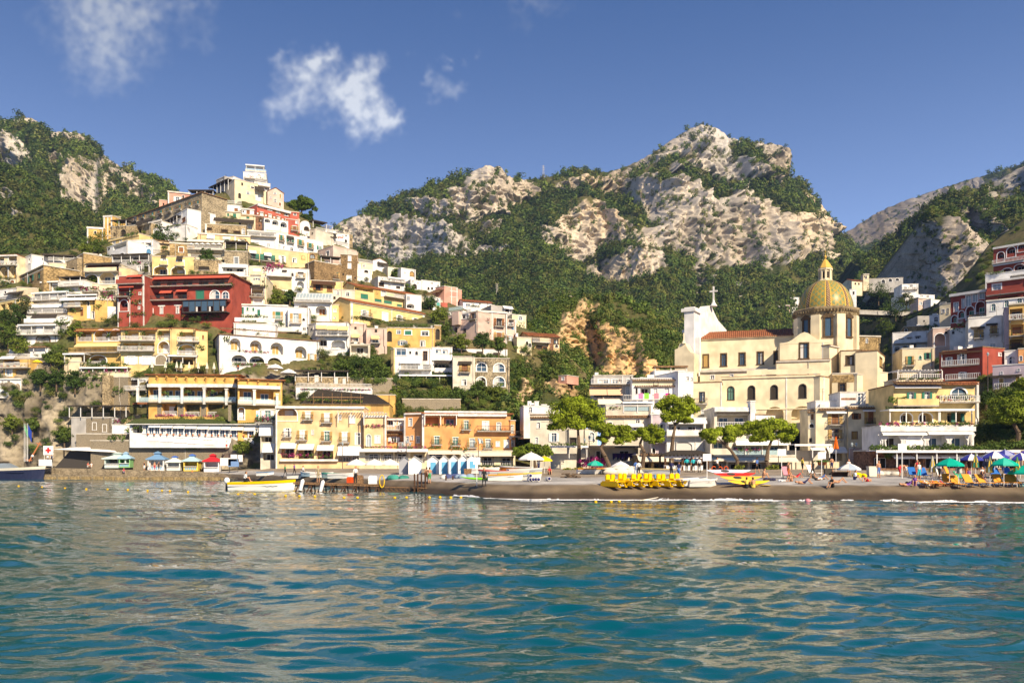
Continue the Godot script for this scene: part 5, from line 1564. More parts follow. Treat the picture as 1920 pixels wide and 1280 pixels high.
	house("hotel","big orange hotel with a bracketed cornice and a columned balcony floor","orange",285,602,1110,612,1035,"l 300 765 150 130 rwbg;l 490 770 190 130 rwbg;l 695 775 190 130 rwbg;l 905 780 190 130 rwbg;l 1080 785 120 120 rwbg;l 480 925 140 110 rwWw;l 690 930 140 110 rwWw;l 900 930 140 110 rwWw;b 200 1110 855 g;wr 8 540 632 1060 640 10 12 adk;x 285 690 1110 720 0.9 w;g 400 460 790 50;g 600 680 780 50;g 810 880 790 50;g 345 530 990 24 0.9;g 570 750 990 24 0.9;g 785 975 995 24 0.9;q 365 880 405 990 masonry;q 555 880 610 990 masonry;q 765 880 820 990 masonry",{"cat": "hotel","yaw":2,"dep":14,"clutter":false,"cop": "t","eave":0.7})
	brackets(372,615,1000,630,7)
	columns_between(205,720,1020,745,860,5)
	house("hotel","right wing of the big orange hotel bending away with a stone arched balcony","orange",1110,612,1520,690,1060,"l 1200 790 150 120 rwbg;l 1360 810 160 120 rwbg;l 1110 960 120 110 awWb;w 1340 985 60 100 rwvw;b 1110 1500 880 g;x 1110 705 1500 735 0.9 w;b 1270 1450 1040 i;q 1020 880 1050 1030 masonry;g 1280 1450 1030 34 0.3;g 1370 1440 980 50",{"cat": "hotel","yaw":20,"dep":12,"clutter":false,"cop": "t","eave":0.7})
	brackets(1115,630,1480,690,4)
	columns_between(1260,755,1470,790,890,2)
	house("house","stone and white service house with a tiled porch left of the orange hotel","offwhite",60,640,290,630,1000,"w 140 680 90 60 rwk;w 230 680 60 60 rwc;l 290 920 130 80 rwWn;l 130 915 90 70 rwkn;b 90 285 745 w;t 160 365 860 1.0 t;g 10 150 830 120;q 30 960 360 1030 masonry",{"yaw":-10,"dep":8,"push":1})
	house("restaurant","long white glazed restaurant under a green tiled roof with rolled awnings","white",110,1042,1320,1075,1225,"l 180 1095 90 90 rwkn;wr 20 255 1100 1290 1145 44 86 rwb;a 300 405 1048 1080 w 0.9;a 410 520 1052 1084 w 0.9;a 525 630 1056 1088 w 0.9;a 635 740 1060 1092 w 0.9;a 745 850 1064 1096 w 0.9;a 855 960 1068 1100 w 0.9;a 965 1055 1070 1102 w 0.9;a 1060 1170 1074 1106 w 0.9;a 1175 1275 1080 1112 w 0.9;wr 5 330 1190 830 1220 90 36 rwW;g 150 220 1120 60",{"cat": "restaurant","yaw":3,"dep":9,"d":176,"dn":1.2,"roof": "none"})
	green_roof()
	house("wall","long rough stone retaining wall under the glazed restaurant, behind the kiosks","tan",-250,1190,1330,1236,1500,"q -248 1200 1328 1498 masonry;w 965 1250 34 50 rnk;g -100 60 1210 60;g 320 440 1250 40;g 1000 1320 1270 90;g 640 760 1300 36",{"cat": "wall","yaw":3,"dep":6,"d":177.2,"dn":2.0,"clutter":false})
	Z(480,680,5.12)
	house("hotel","cream seafront hotel with flower balconies over arcaded dining bays","peach",190,398,1035,450,945,"l 297 490 190 130 awWp;w 497 508 52 76 rwWni;w 680 530 52 90 rwWni;w 805 525 22 50 rwd;w 920 545 50 70 rwW;w 300 670 36 80 rwdwi;w 443 695 50 90 rwWni;w 542 668 18 44 rwd;w 678 705 50 90 rwvni;w 850 715 52 95 rwWni;w 975 730 46 110 rwd;l 305 860 126 110 rwkn;l 480 865 150 110 rwkn;l 665 870 150 110 rwkn;l 900 900 210 100 rwkb;a 240 390 770 812 w 1.4;a 410 560 780 825 w 1.4;a 590 750 790 832 w 1.4;a 790 1020 800 880 w 1.8;c 0 16 0.4 w;p 790 1040 480 580 s 1.2;s 195 14;x 235 925 790 945 0.8 w;g 240 360 900 40 0.3;g 400 550 905 40 0.3;g 590 740 910 40 0.3",{"cat": "hotel","yaw":4,"dep":14,"clutter":false,"cop": "w","d":163})
	house("hotel","right end of the cream hotel with an arched door and white pergola","peach",1035,500,1250,520,900,"w 1080 745 42 110 awd;w 1165 735 46 70 rwW;p 1035 1250 490 600 s 1.0;r 1050 1240 620 i;g 1050 1240 620 30 0.5;c 0 14 0.3 w;s 1243 14",{"cat": "hotel","yaw":4,"dep":14,"clutter":false,"d":162,"cop": "w"})
	house("house","narrow stone tower with canvas blinds between the orange and cream hotels","offwhite",40,440,195,455,945,"w 110 510 56 100 rwvw;l 95 730 120 60 rnkn;l 120 900 110 70 rnkn;a 30 165 590 690 w 0.4;a 70 185 775 850 w 1.6;b 0 175 575 i;g 10 170 560 60 0.3",{"yaw":4,"dep":10,"d":166,"clutter":false})
	house("house","dark thatched rooftop restaurant with a stick pergola above the cream hotel","gold",440,380,1280,400,470,"w 1160 430 120 80 rnt;w 1240 440 60 70 rnt;g 500 760 375 34;g 780 1020 385 34;r 520 1020 400 t;c 0 6 0.2 s",{"cat": "restaurant","yaw":4,"dep":10,"roof": "none","d":172})
	thatch_roof()
	house("house","orange house end with a flat top right of the thatched restaurant","orange",1130,300,1335,320,450,"q 1140 340 1330 350 gold",{"yaw":4,"dep":6,"d":182,"clutter":false})
	house("wall","long rough stone garden wall above the thatched restaurant","tan",620,150,1310,155,300,"q 622 158 1308 298 pale_masonry;k 980 200 20;k 1080 180 20;g 620 1180 145 40;g 700 1280 130 70",{"cat": "wall","yaw":3,"dep":4,"clutter":false,"d":190})
	house("terrace","dark pergola terrace with tied white curtains above the thatched restaurant","tan",370,130,890,150,215,"p 375 885 78 180 k 0.6;g 500 680 75 40;q 560 120 600 190 curtain;q 745 135 785 200 curtain;q 830 150 860 205 curtain",{"cat": "terrace","yaw":4,"dep":4,"clutter":false,"d":187.5})
	house("wall","white tiled terrace rail with flower pots above the thatched restaurant","white",380,205,1110,265,300,"r 385 1105 240 b;g 420 1100 262 14 0.4",{"cat": "terrace","yaw":6,"dep":5,"clutter":false,"d":184})
	Z(720,700,5.567)
	house("hotel","salmon orange hotel with white window frames beside the beach","salmon",420,390,1320,455,835,"w 858 540 46 90 rwvni;w 1060 548 60 90 rwW;w 1198 560 40 90 rwd;w 550 700 52 84 rwvni;w 745 710 54 80 rwvni;w 918 728 50 90 rwpni;w 1010 705 26 44 rwd;w 1085 735 50 90 rwpni;w 1188 737 36 50 rwW;w 1278 737 46 76 rwW;l 500 500 140 90 rwnn;l 690 500 130 80 rwbn;b 970 1330 600 i;p 420 760 440 540 s 0.8;x 420 392 770 440 0.5 w;x 770 395 1280 450 0.6 w;g 430 760 545 22 0.2;s 408 22",{"cat": "hotel","yaw":6,"dep":14,"clutter":false,"cop": "t","d":158,"eave":0.6})
	house("hotel","shaded left wall of the salmon hotel with small white framed windows","salmon",225,430,420,395,800,"w 275 508 34 80 rwd;w 355 692 34 64 rwd;w 292 672 24 44 rwd;w 240 690 40 60 rwd;s 216 16;c 0 16 0.4 w;b 180 300 770 w",{"cat": "hotel","yaw":-22,"dep":10,"clutter":false,"d":160,"cop": "t"})
	house("hotel","low orange link with an arched balcony between the cream and salmon hotels","salmon",20,470,225,470,800,"l 60 500 70 100 awbn;w 170 505 40 70 rwc;w 120 510 16 60 awd;w 100 690 54 50 rwdw;w 150 690 20 40 rwd;b 20 215 590 b;t 20 190 625 0.8 o;g 30 170 725 20 0.6;c 0 18 0.4 w",{"cat": "hotel","yaw":2,"dep":10,"d":164,"clutter":false,"cop": "t"})
	house("hotel","chamfered right end of the salmon hotel with a round balcony","salmon",1320,480,1370,505,835,"w 1340 580 26 80 rwp;w 1345 730 26 60 rwd;b 1300 1410 655 i;b 1290 1410 825 i",{"cat": "hotel","yaw":44,"dep":8,"d":159,"clutter":false})
	house("restaurant","long beachfront restaurant gallery with glass globes and canvas roofs","pale",-260,790,1370,830,985,"l -120 870 160 90 rwkb;l 30 870 130 90 rwkb;l 180 870 140 100 rwkb;w 540 880 140 70 rwd;l 350 880 150 110 rwkb;l 720 890 130 100 rwkb;w 900 895 140 70 rwd;l 1085 910 130 110 rwkb;l 1280 915 130 110 rwkb;a -270 460 785 805 w 1.6;a 460 800 805 830 c 1.6;a 800 1380 825 850 c 1.6;s 455 14;s 640 14;s 815 14;s 1000 14;g 440 600 790 30;g 690 880 805 40;g -240 440 780 26 0.4;g 640 1360 970 16",{"cat": "restaurant","yaw":4,"dep":8,"d":150,"clutter":false,"roof": "flat","dn":3.0})
	house("wall","rough stone retaining wall with a white trellis above the salmon hotel","tan",190,255,800,285,400,"q 195 262 795 398 pale_masonry;r 430 580 325 b;g 300 780 255 30;g 200 1000 230 60",{"cat": "wall","yaw":4,"dep":4,"clutter":false,"d":182})

func brackets(x0:float,y0:float,x1:float,y1:float,n:int) -> void:
	for k in n+1:
		var s:=float(k)/n
		var a:=uv(X(lerpf(x0,x1,s)),Y(lerpf(y0,y1,s)))
		var y:=minf(a.y,hT - 0.1)
		var b:=MB.new()
		var pts:=[Vector2(0.0,y - 2.0),Vector2(0.12,y - 1.2),Vector2(0.45,y - 0.5),Vector2(0.85,y - 0.2),Vector2(0.85,y),Vector2(0.0,y)]
		b.t=Transform3D(Basis(Vector3.UP,-PI/2),Vector3(a.x,0,0.01))
		b.prism(pts,-0.16,0.16)
		part("bracket",b,wall_mat("orange"),hnode)

func columns_between(x0:float,yt:float,x1:float,yt1:float,yb:float,n:int) -> void:
	for k in n:
		var s:=float(k)/maxi(n - 1,1)
		var a:=uv(X(lerpf(x0,x1,s)),Y(lerpf(yt,yt1,s)))
		var e:=uv(X(lerpf(x0,x1,s)),Y(yb+lerpf(0,yt1 - yt,s)))
		var b:=MB.new()
		b.box(Vector3(a.x - 0.26,e.y,0.9),Vector3(a.x+0.26,a.y,1.35))
		b.box(Vector3(a.x - 0.36,a.y,0.8),Vector3(a.x+0.36,a.y+0.25,1.45))
		part("column",b,mats["white_trim"],hnode)

func green_roof() -> void:
	var a:=uv(X(95),Y(1035)).x
	var e:=uv(X(1335),Y(1075)).x
	var b:=MB.new()
	tile_slope(b,a,e,hT+1.3,-4.0,1.0,-1.25)
	part("roof",b,mat("green tile",lin(0.1,0.13,0.045),0.8,"stone",0.3),hnode)
	var g:=MB.new()
	g.box(Vector3(a,hT - 0.15,0.75),Vector3(e,hT+0.02,1.05))
	g.box(Vector3(hL,hT - 0.2,-8.9),Vector3(hR,hT+0.05,-0.05))
	part("gutter",g,mats["white_trim"],hnode)
	for k in 18:
		var x:=lerpf(hL+4.0,hR - 0.8,k/17.0)
		var y:=uv(X(250),Y(1150)).y - 0.35*k/17.0
		var p:=MB.new()
		p.t=Transform3D(Basis.IDENTITY,Vector3(x,0,0.3))
		p.lathe([Vector2(0,y - 0.25),Vector2(0.15,y - 0.25),Vector2(0.24,y+0.15),Vector2(0,y+0.15)],8)
		part("flower_pot",p,mats["terracotta"],hnode)

func thatch_roof() -> void:
	var a:=uv(X(440),Y(300)).x
	var e:=uv(X(1285),Y(400)).x
	var m:=uv(X(560),Y(235))
	var n:=uv(X(1120),Y(290))
	var y:=hT - 0.1
	var b:=MB.new()
	b.quad(Vector3(a,y,0.6),Vector3(e,y,0.6),Vector3(n.x,n.y,-4.5),Vector3(m.x,m.y,-4.5))
	b.tri(Vector3(e,y,0.6),Vector3(e,y,-9),Vector3(n.x,n.y,-4.5))
	b.tri(Vector3(a,y,-9),Vector3(a,y,0.6),Vector3(m.x,m.y,-4.5))
	b.quad(Vector3(e,y,-9),Vector3(a,y,-9),Vector3(m.x,m.y,-4.5),Vector3(n.x,n.y,-4.5))
	for k in 40:
		var s:=k/39.0
		b.bar(Vector3(lerpf(a,e,s),y+0.03,0.62),Vector3(lerpf(m.x,n.x,s),lerpf(m.y,n.y,s)+0.03,-4.5),0.07,3)
	part("thatched_roof",b,mats["thatch"],hnode)
	var p:=MB.new()
	for k in 6:
		var x:=uv(X(560+k*90),Y(380)).x
		p.bar(Vector3(x,y - 1.0,1.4),Vector3(x,y+2.2,1.4),0.06)
		p.bar(Vector3(x,y+1.2,1.4),Vector3(x,y+1.6,-1.5),0.05)
	for k in 3:p.bar(Vector3(uv(X(540),Y(380)).x,y+1.25+k*0.14,1.4 - k),Vector3(uv(X(1030),Y(380)).x,y+1.25+k*0.14,1.4 - k),0.05)
	part("stick_pergola",p,mats["wood"],hnode)

# ---------------------------------------------------------------- the church with its tiled dome
func absorb(root:Node3D,from:Node3D) -> void:
	for c in from.get_children():
		var t:Transform3D=from.transform*c.transform
		from.remove_child(c)
		root.add_child(c,true)
		c.transform=root.transform.affine_inverse()*t
	remove_child(from)
	from.free()

func church() -> void:
	Z(1260,480,4.267)
	var root:=thing("church","cream church with a yellow and green tiled dome above the beach","church",P(1548,740,168),deg_to_rad(-16))
	var o:={"yaw":-16,"clutter":false,"cop": "s"}
	var wing:=func(x0:float,t0:float,x1:float,t1:float,yb:float,d:float,feats:String,more:={}):
		var q:=o.duplicate()
		q.merge(more,true)
		q.d=d
		absorb(root,house("church_wing","church wing",q.get("col","pale"),x0,t0,x1,t1,yb,feats,q))
	wing.call(182,672,985,622,1000,177,"w 272 840 34 96 rst;w 415 832 36 94 rsb;w 563 825 38 92 rsb;w 708 817 38 92 rsb;w 832 812 16 92 rsb;c 0 12 0.35 r;c 250 10 0.25 s",{"roof": "tile","dep":14.0,"dn":10.0})
	# the front screen with its curved gable,across the seaward end of the nave
	var f:=MB.new()
	var eave:=P(X(182),Y(672),177)
	var pts:=[Vector2(1.0,-9),Vector2(1.0,7.2),Vector2(-3.4,7.4),Vector2(-6,7.0),Vector2(-8.6,8.2),Vector2(-10.2,9.3),Vector2(-12,9.3),Vector2(-14,8.2),Vector2(-17,6.9),Vector2(-21,6.2),Vector2(-24,5.6),Vector2(-24,3.2),Vector2(-26,3.0),Vector2(-26,-9)]
	var bb:=Basis(Vector3.UP,deg_to_rad(-31))
	f.t=Transform3D(bb*Basis(Vector3.UP,-PI/2),eave)
	f.prism(pts,-0.2,2.0)
	f.t=Transform3D(bb,eave)
	f.box(Vector3(-2.6,6.2,-3.0),Vector3(0.6,6.9,1.35))
	f.box(Vector3(-0.4,-7,0.02),Vector3(1.4,0.4,0.7))
	f.box(Vector3(-2.7,1.8,-13),Vector3(-0.05,2.4,0.4))
	f.box(Vector3(-2.4,-14,-13),Vector3(-0.06,1.8,0.0))
	var fp:=part("front_gable",f,wall_mat("white"),root)
	fp.transform=root.transform.affine_inverse()
	var cr:=MB.new()
	cr.t=Transform3D(bb,eave+bb*Vector3(0.9,9.2,-11.0))
	cr.lathe([Vector2(0.0,0),Vector2(0.9,0),Vector2(0.35,0.9),Vector2(0.25,1.4),Vector2(0,1.4)],8)
	cr.box(Vector3(-0.16,1.4,-0.16),Vector3(0.16,4.6,0.16))
	cr.box(Vector3(-0.9,3.3,-0.15),Vector3(0.9,3.65,0.15))
	part("cross",cr,mats["white_trim"],root).transform=root.transform.affine_inverse()
	# small lower gable on the far left
	var g2:=MB.new()
	g2.t=Transform3D(bb,P(X(95),Y(880),172))
	g2.prism([Vector2(-2.0,-6),Vector2(2.3,-6),Vector2(2.3,2.6),Vector2(1.6,2.8),Vector2(0.9,3.6),Vector2(0.3,4.9),Vector2(-0.9,4.9),Vector2(-1.3,3.9),Vector2(-2.0,3.7)],-3,0)
	g2.lathe([Vector2(0.0,4.8),Vector2(0.5,4.8),Vector2(0.2,5.5),Vector2(0.12,7.0),Vector2(0,7.1)],8)
	part("side_gable",g2,wall_mat("pale"),root).transform=root.transform.affine_inverse()
	# transept with its curved top
	wing.call(865,697,1262,690,960,165,"w 1058 755 62 122 rsb;s 1210 8",{"dep":12.0,"roof": "none","dn":8.0})
	var cu:=MB.new()
	var a:=uv(X(865),Y(695))
	var c2:=uv(X(1262),Y(690))
	var top:=[]
	for k in 13:
		var s:=k/12.0
		top.append(Vector2(lerpf(a.x,c2.x,s),a.y - 0.05+2.1*exp(-pow((s - 0.5)/0.22,2))))
	var poly:=[Vector2(a.x,a.y - 0.3),Vector2(c2.x,a.y - 0.3)]
	top.reverse()
	poly.append_array(top)
	cu.t=Transform3D(Basis(Vector3.UP,deg_to_rad(-16)),hC_of(1063,960,165))
	cu.prism(poly,-12,0.05)
	part("curved_gable",cu,wall_mat("pale"),root).transform=root.transform.affine_inverse()
	wing.call(838,842,1266,826,1010,163.5,"c 0 10 0.3 s",{"dep":6.0,"dn":8.0,"cop": "o"})
	wing.call(1262,700,1352,742,1000,163.5,"c 0 10 0.3 s",{"yaw":42,"dl":163.5,"dep":6.0,"dn":8.0,"cop": "o"})
	# aisle strip,long seaward block with four arched windows,left block,right blocks
	wing.call(225,925,840,905,1010,170,"w 325 968 30 30 rwd;w 480 958 26 24 rwd;r 385 640 950 i;c 0 8 0.5 s",{"dep":8.0})
	wing.call(398,975,1186,948,1240,158,"w 473 1097 48 104 adv;w 638 1092 50 106 adk;w 820 1088 50 108 adk;w 1047 1080 52 108 adk;w 412 1118 10 18 rdk;w 532 1120 10 18 rdk;l 825 1255 140 100 ann;l 1048 1255 180 110 ann;s 918 10;c 0 12 0.3 r;c 258 8 0.15 r;r 600 1180 945 p;k 740 925 34;k 940 918 36;k 1160 912 24",{"dep":10.0,"cop": "o"})
	wing.call(1186,950,1262,985,1240,157,"s 1215 10",{"yaw":40,"dl":155.2,"dep":6.0,"cop": "o"})
	wing.call(105,1018,398,1006,1240,156,"w 242 1128 38 76 rdd;w 255 1248 30 30 rwd;s 395 8;b 185 285 1182 i",{"dep":9.0,"cop": "o"})
	wing.call(1282,945,1484,935,1180,157,"w 1365 1072 44 100 rsd;q 1284 950 1482 1010 ochre",{"dep":9.0,"col": "cream"})
	wing.call(1354,762,1522,752,960,161,"w 1424 836 44 64 rsd",{"dep":9.0,"dn":6.0,"cop": "o"})
	wing.call(1522,752,1645,764,1180,160,"w 1569 840 40 64 rsd;c 185 8 0.2 s",{"yaw":14,"dl":160.4,"dep":8.0,"cop": "o"})
	wing.call(1645,764,1705,800,1180,159.5,"w 1673 852 18 66 rst",{"yaw":58,"dl":161.2,"dep":4.0,"cop": "o"})
	wing.call(1484,940,1530,960,1180,157,"",{"yaw":40,"dl":156.3,"dep":5.0})
	wing.call(1645,915,1728,950,1190,158,"",{"yaw":30,"dl":160.6,"dep":7.0})
	# drum:eight sides with buttresses and pedimented windows
	var c:=P(1548,740,172)
	var R:=6.3
	var hd:=(740.0 - (480+442/4.267))/F*172
	var dr:=MB.new()
	dr.t=Transform3D(Basis(Vector3.UP,deg_to_rad(-16+22.5)),c)
	dr.lathe([Vector2(R,-8),Vector2(R,hd - 1.6),Vector2(R+0.15,hd - 1.6)],8,0,TAU,false)
	for k in 8:
		var th:=deg_to_rad(-16+22.5+45*k)
		var d:=MB.new()
		var m:=Basis(Vector3.UP,th)
		dr.t=Transform3D(m,c)
		dr.box(Vector3(-0.9,-8,R*0.9),Vector3(0.9,hd - 1.7,R+0.35))
	part("drum",dr,wall_mat("pale"),root).transform=root.transform.affine_inverse()
	var co:=MB.new()
	co.t=Transform3D(Basis(Vector3.UP,deg_to_rad(-16+22.5)),c)
	co.lathe([Vector2(R+0.1,hd - 1.7),Vector2(R+0.25,hd - 1.3),Vector2(R+0.2,hd - 1.1),Vector2(R+0.75,hd - 0.55),Vector2(R+0.8,hd - 0.2),Vector2(R+0.3,hd+0.05),Vector2(3.0,hd+0.3)],8,0,TAU,false)
	for k in 64:
		var th:=TAU*k/64
		co.t=Transform3D(Basis(Vector3.UP,th),c)
		co.box(Vector3(-0.09,hd - 1.05,R*0.93),Vector3(0.09,hd - 0.62,R+0.45))
	part("drum_cornice",co,mat("weathered cornice",lin(0.42,0.32,0.18),0.9,"stone",0.2),root).transform=root.transform.affine_inverse()
	for k in [-1,0,1,2]:
		var th:=deg_to_rad(-16+45*k)
		var ap:=R*cos(PI/8)+0.02
		var w:=Node3D.new()
		w.name="drum_window"
		root.add_child(w,true)
		w.transform=root.transform.affine_inverse()*Transform3D(Basis(Vector3.UP,th),c)*Transform3D(Basis.IDENTITY,Vector3(0,hd*0.76,ap))
		var b:=MB.new()
		for s in [-1,1]:b.box(Vector3(s*0.78 - 0.2,-1.9,0),Vector3(s*0.78+0.2,1.9,0.22))
		b.box(Vector3(-1.2,1.9,0),Vector3(1.2,2.25,0.3))
		b.box(Vector3(-1.1,-2.2,0),Vector3(1.1,-1.9,0.3))
		b.prism([Vector2(-1.3,2.25),Vector2(1.3,2.25),Vector2(0,3.0)],0,0.3)
		part("frame",b,mats["frame_stone"],w)
		var g:=MB.new()
		g.quad(Vector3(-0.6,-1.9,0.04),Vector3(0.6,-1.9,0.04),Vector3(0.6,1.9,0.04),Vector3(-0.6,1.9,0.04))
		part("pane",g,mats["glass_blue"],w)
	# dome:glazed tiles laid in a lozenge pattern between eight dark ribs
	var dome:=MB.new()
	dome.tinted=true
	dome.t=Transform3D(Basis(Vector3.UP,deg_to_rad(-16)),c+Vector3(0,hd+0.1,0))
	var Rd:=5.55
	var Hd:=6.5
	var N:=192
	var M:=56
	for j in M:
		for i in N:
			var p0:=PI/2*j/M*0.955
			var p1:=PI/2*(j+1)/M*0.955
			var t0:=TAU*i/N
			var t1:=TAU*(i+1)/N
			var inrib:=absi(posmod(i+12,24) - 12)
			var lift:=0.10 if inrib<2 else 0.0
			var rr:=func(p:float,t:float) -> Vector3:
				return Vector3((Rd+lift)*pow(cos(p),0.92)*sin(t),Hd*sin(p),(Rd+lift)*pow(cos(p),0.92)*cos(t))
			var q:=(posmod(i,24)+j) % 8
			var q2:=posmod(posmod(i,24) - j,8)
			if inrib<3:
				dome.tint=Color(0.16,0.07,0.035) if (i+j) % 3 != 0 else Color(0.5,0.4,0.22)
			elif inrib==3:dome.tint=Color(0.62,0.40,0.06)
			elif q<3 and q2<6 or q2<3 and q<6:dome.tint=Color(0.16,0.22,0.10)
			else:dome.tint=Color(0.37,0.25,0.05)
			dome.tint*=rng.randf_range(0.8,1.15)
			dome.quad(rr.call(p0,t0),rr.call(p0,t1),rr.call(p1,t1),rr.call(p1,t0))
	var dm:=part("dome",dome,vmat("glazed tile",0.35),root)
	dm.transform=root.transform.affine_inverse()
	var la:=MB.new()
	la.t=Transform3D(Basis(Vector3.UP,deg_to_rad(-16)),c+Vector3(0,hd+Hd - 0.15,0))
	la.lathe([Vector2(1.75,-0.6),Vector2(1.75,0.1),Vector2(1.4,0.3),Vector2(1.15,0.35),Vector2(1.15,2.3),Vector2(1.5,2.4),Vector2(1.5,2.75),Vector2(0,2.8)],8,0,TAU,false)
	for k in 8:
		la.t=Transform3D(Basis(Vector3.UP,deg_to_rad(-16+45*k)),c+Vector3(0,hd+Hd - 0.15,0))
		la.box(Vector3(-0.2,0.3,1.0),Vector3(0.2,2.4,1.36))
	part("lantern",la,wall_mat("pale"),root).transform=root.transform.affine_inverse()
	var lw:=MB.new()
	for k in 8:
		lw.t=Transform3D(Basis(Vector3.UP,deg_to_rad(-16+22.5+45*k)),c+Vector3(0,hd+Hd - 0.15,0))
		lw.box(Vector3(-0.25,0.6,1.0),Vector3(0.25,2.0,1.09))
	part("lantern_windows",lw,mats["opening_dark"],root).transform=root.transform.affine_inverse()
	var cap:=MB.new()
	cap.t=la.t
	cap.lathe([Vector2(1.55,2.76),Vector2(1.2,3.4),Vector2(0.75,4.1),Vector2(0.3,4.7),Vector2(0.0,4.9)],8,0,TAU,false)
	cap.lathe([Vector2(0.0,4.8),Vector2(0.16,5.0),Vector2(0.3,5.3),Vector2(0.16,5.6),Vector2(0,5.65)],8)
	cap.box(Vector3(-0.04,5.6,-0.04),Vector3(0.04,6.8,0.04))
	cap.box(Vector3(-0.3,6.25,-0.035),Vector3(0.3,6.35,0.035))
	part("lantern_cap",cap,mat("golden tile",lin(0.6,0.38,0.08),0.4),root).transform=root.transform.affine_inverse()

func hC_of(x:float,y:float,d:float) -> Vector3:return P(X(x),Y(y),d)

# ---------------------------------------------------------------- between the salmon hotel and the church,and in front of the church
func middle() -> void:
	Z(980,680,5.12)
	house("house","small white house with one arched window under the orange cliff","white",10,405,310,430,540,"w 75 450 30 50 awd;k 220 395 50;k 150 365 40;w 200 440 8 10 rdk",{"yaw":6,"d":166,"dep":7,"cop": "w"})
	house("house","grey-cream house with a curved chimney base and two white windows","offwhite",72,520,445,478,810,"w 152 598 30 56 awd;w 300 716 46 80 rwbw;w 135 745 24 56 rwd;w 470 600 10 20 rdk;q 176 560 440 568 coping;t 70 320 520 0.5 o",{"yaw":-6,"d":150,"cop": "o"})
	house("house","grey-cream house with a white arched double window behind the big pine","offwhite",445,640,720,636,810,"w 665 706 48 74 awd;w 486 758 56 70 rdk;w 500 640 40 20 rwd",{"yaw":-2,"d":149})
	house("house","white flat house with blue windows over peach sun blinds","grey",682,128,1060,122,400,"w 775 180 92 36 rwb;w 888 182 58 40 rwb;w 942 184 44 40 rbd;w 1012 182 30 44 rwb;b 655 1050 205 w;t 640 950 212 1.0 o;a 640 805 240 304 p 1.4;a 810 955 240 304 p 1.4;l 800 318 280 26 rnkn;a 720 955 330 392 c 1.6;w 1010 266 34 64 rwp;s 960 8",{"yaw":-2,"d":160,"dep":10})
	house("house","pale green and white house with a round window and bright towels on its rail","white",1050,158,1495,145,365,"w 1280 193 38 40 adk;l 1180 265 100 70 rwkn;w 1275 275 40 54 rwc;w 1385 265 48 64 rwc;q 1055 170 1492 214 pale;t 1050 1500 162 0.6 o;t 1075 1490 222 0.4 o;b 970 1490 355 i 1.4;w 1095 270 20 60 rwk",{"yaw":-2,"d":156,"dep":10,"cop": "w"})
	towels(1112,300,1410,156 - 1.5)
	house("house","tall white house corner with air conditioners left of the church","white",1495,75,1640,105,470,"w 1585 150 30 34 rwd;w 1630 160 30 34 rwd;w 1520 250 8 10 rdk",{"yaw":20,"d":155,"cop": "w"})
	house("house","white roof terrace under a straw pergola left of the church","white",1262,80,1580,78,160,"p 1268 1580 36 130 o 0.2;r 1260 1580 125 b",{"yaw":-2,"d":164,"dep":6,"cop": "w","clutter":false})
	house("house","off-white house with a tiled eave and a small round-arched window","offwhite",800,520,1232,506,810,"w 842 584 40 30 awd;w 1092 632 56 26 rwd;a 1010 1160 585 605 w 0.8;t 800 1232 516 0.5 o;s 975 5;w 1105 562 40 30 rwd;w 1190 700 30 60 rdk",{"yaw":-2,"d":150,"cop": "o"})
	house("house","glass-railed roof terrace with pot plants above the tiled eave","offwhite",800,445,1240,380,500,"l 1095 425 250 80 rwkg;p 965 1240 380 480 w 0.2;r 810 965 455 i;g 830 930 450 34 0.3",{"yaw":-2,"d":154,"dep":6,"cop": "w","clutter":false})
	house("house","lilac-white house with a tall arched glazed door","lilac",1232,500,1425,495,870,"w 1350 666 72 160 awd;w 1255 842 40 50 awk;b 1230 1425 765 p;s 1240 10;k 1300 470 60",{"yaw":-2,"d":148,"cop": "w"})
	house("restaurant","white restaurant balcony on posts with flower boxes behind the tall pine","white",1385,540,1760,525,880,"l 1570 640 330 96 rwkb;a 1385 1760 540 575 w 1.2;b 1375 1760 700 p;g 1380 1740 672 30 0.3;w 1530 800 200 90 arc;s 1480 8;s 1660 8;q 1500 700 1660 712 coping",{"cat": "restaurant","yaw":-2,"d":146,"cop": "w","clutter":false})
	house("shop","dark open clothes shop under a flat grey roof behind the leaning pine","offwhite",615,800,1125,795,960,"l 870 880 480 120 rnkn;a 615 1125 795 806 k 2.5",{"cat": "shop","yaw":-2,"d":143,"dep":6,"clutter":false})
	clothes(866,868,1086,930,143 - 0.4)
	house("shop","row of shops under a long fringed cream awning behind the beach bar","ochre",1095,885,1770,885,1060,"l 1180 1000 110 90 rbkn;l 1320 1000 120 90 rbkn;l 1460 1000 120 90 rbkn;l 1600 1000 120 90 rbkn;l 1720 1000 80 90 rbkn;a 1100 1765 890 935 c 1.8;t 1130 1400 870 0.8 o",{"cat": "shop","yaw":-2,"d":136,"dep":6,"clutter":false,"dn":3.0})
	house("pergola","vine-covered white pergola in front of the grey-cream house","offwhite",270,880,610,880,1000,"p 270 615 806 930 w 2.5;g 270 610 800 34",{"cat": "pergola","yaw":-2,"d":143,"dep":3,"clutter":false})
	Z(1280,700,4.8)
	house("house","white house with a wide glazed balcony behind twin white chimneys","offwhite",285,312,615,308,620,"l 460 430 300 110 rwbw;x 285 306 620 345 0.5 w;a 300 600 340 352 k 0.6;k 660 350 60",{"yaw":-2,"d":146,"cop": "w","clutter":false})
	house("chimney","pair of tall white chimneys in front of the church windows","white",612,255,655,250,450,"k 625 248 14;k 645 244 14",{"cat": "chimney","yaw":-2,"d":145,"dep":2,"clutter":false,"cop": "w"})
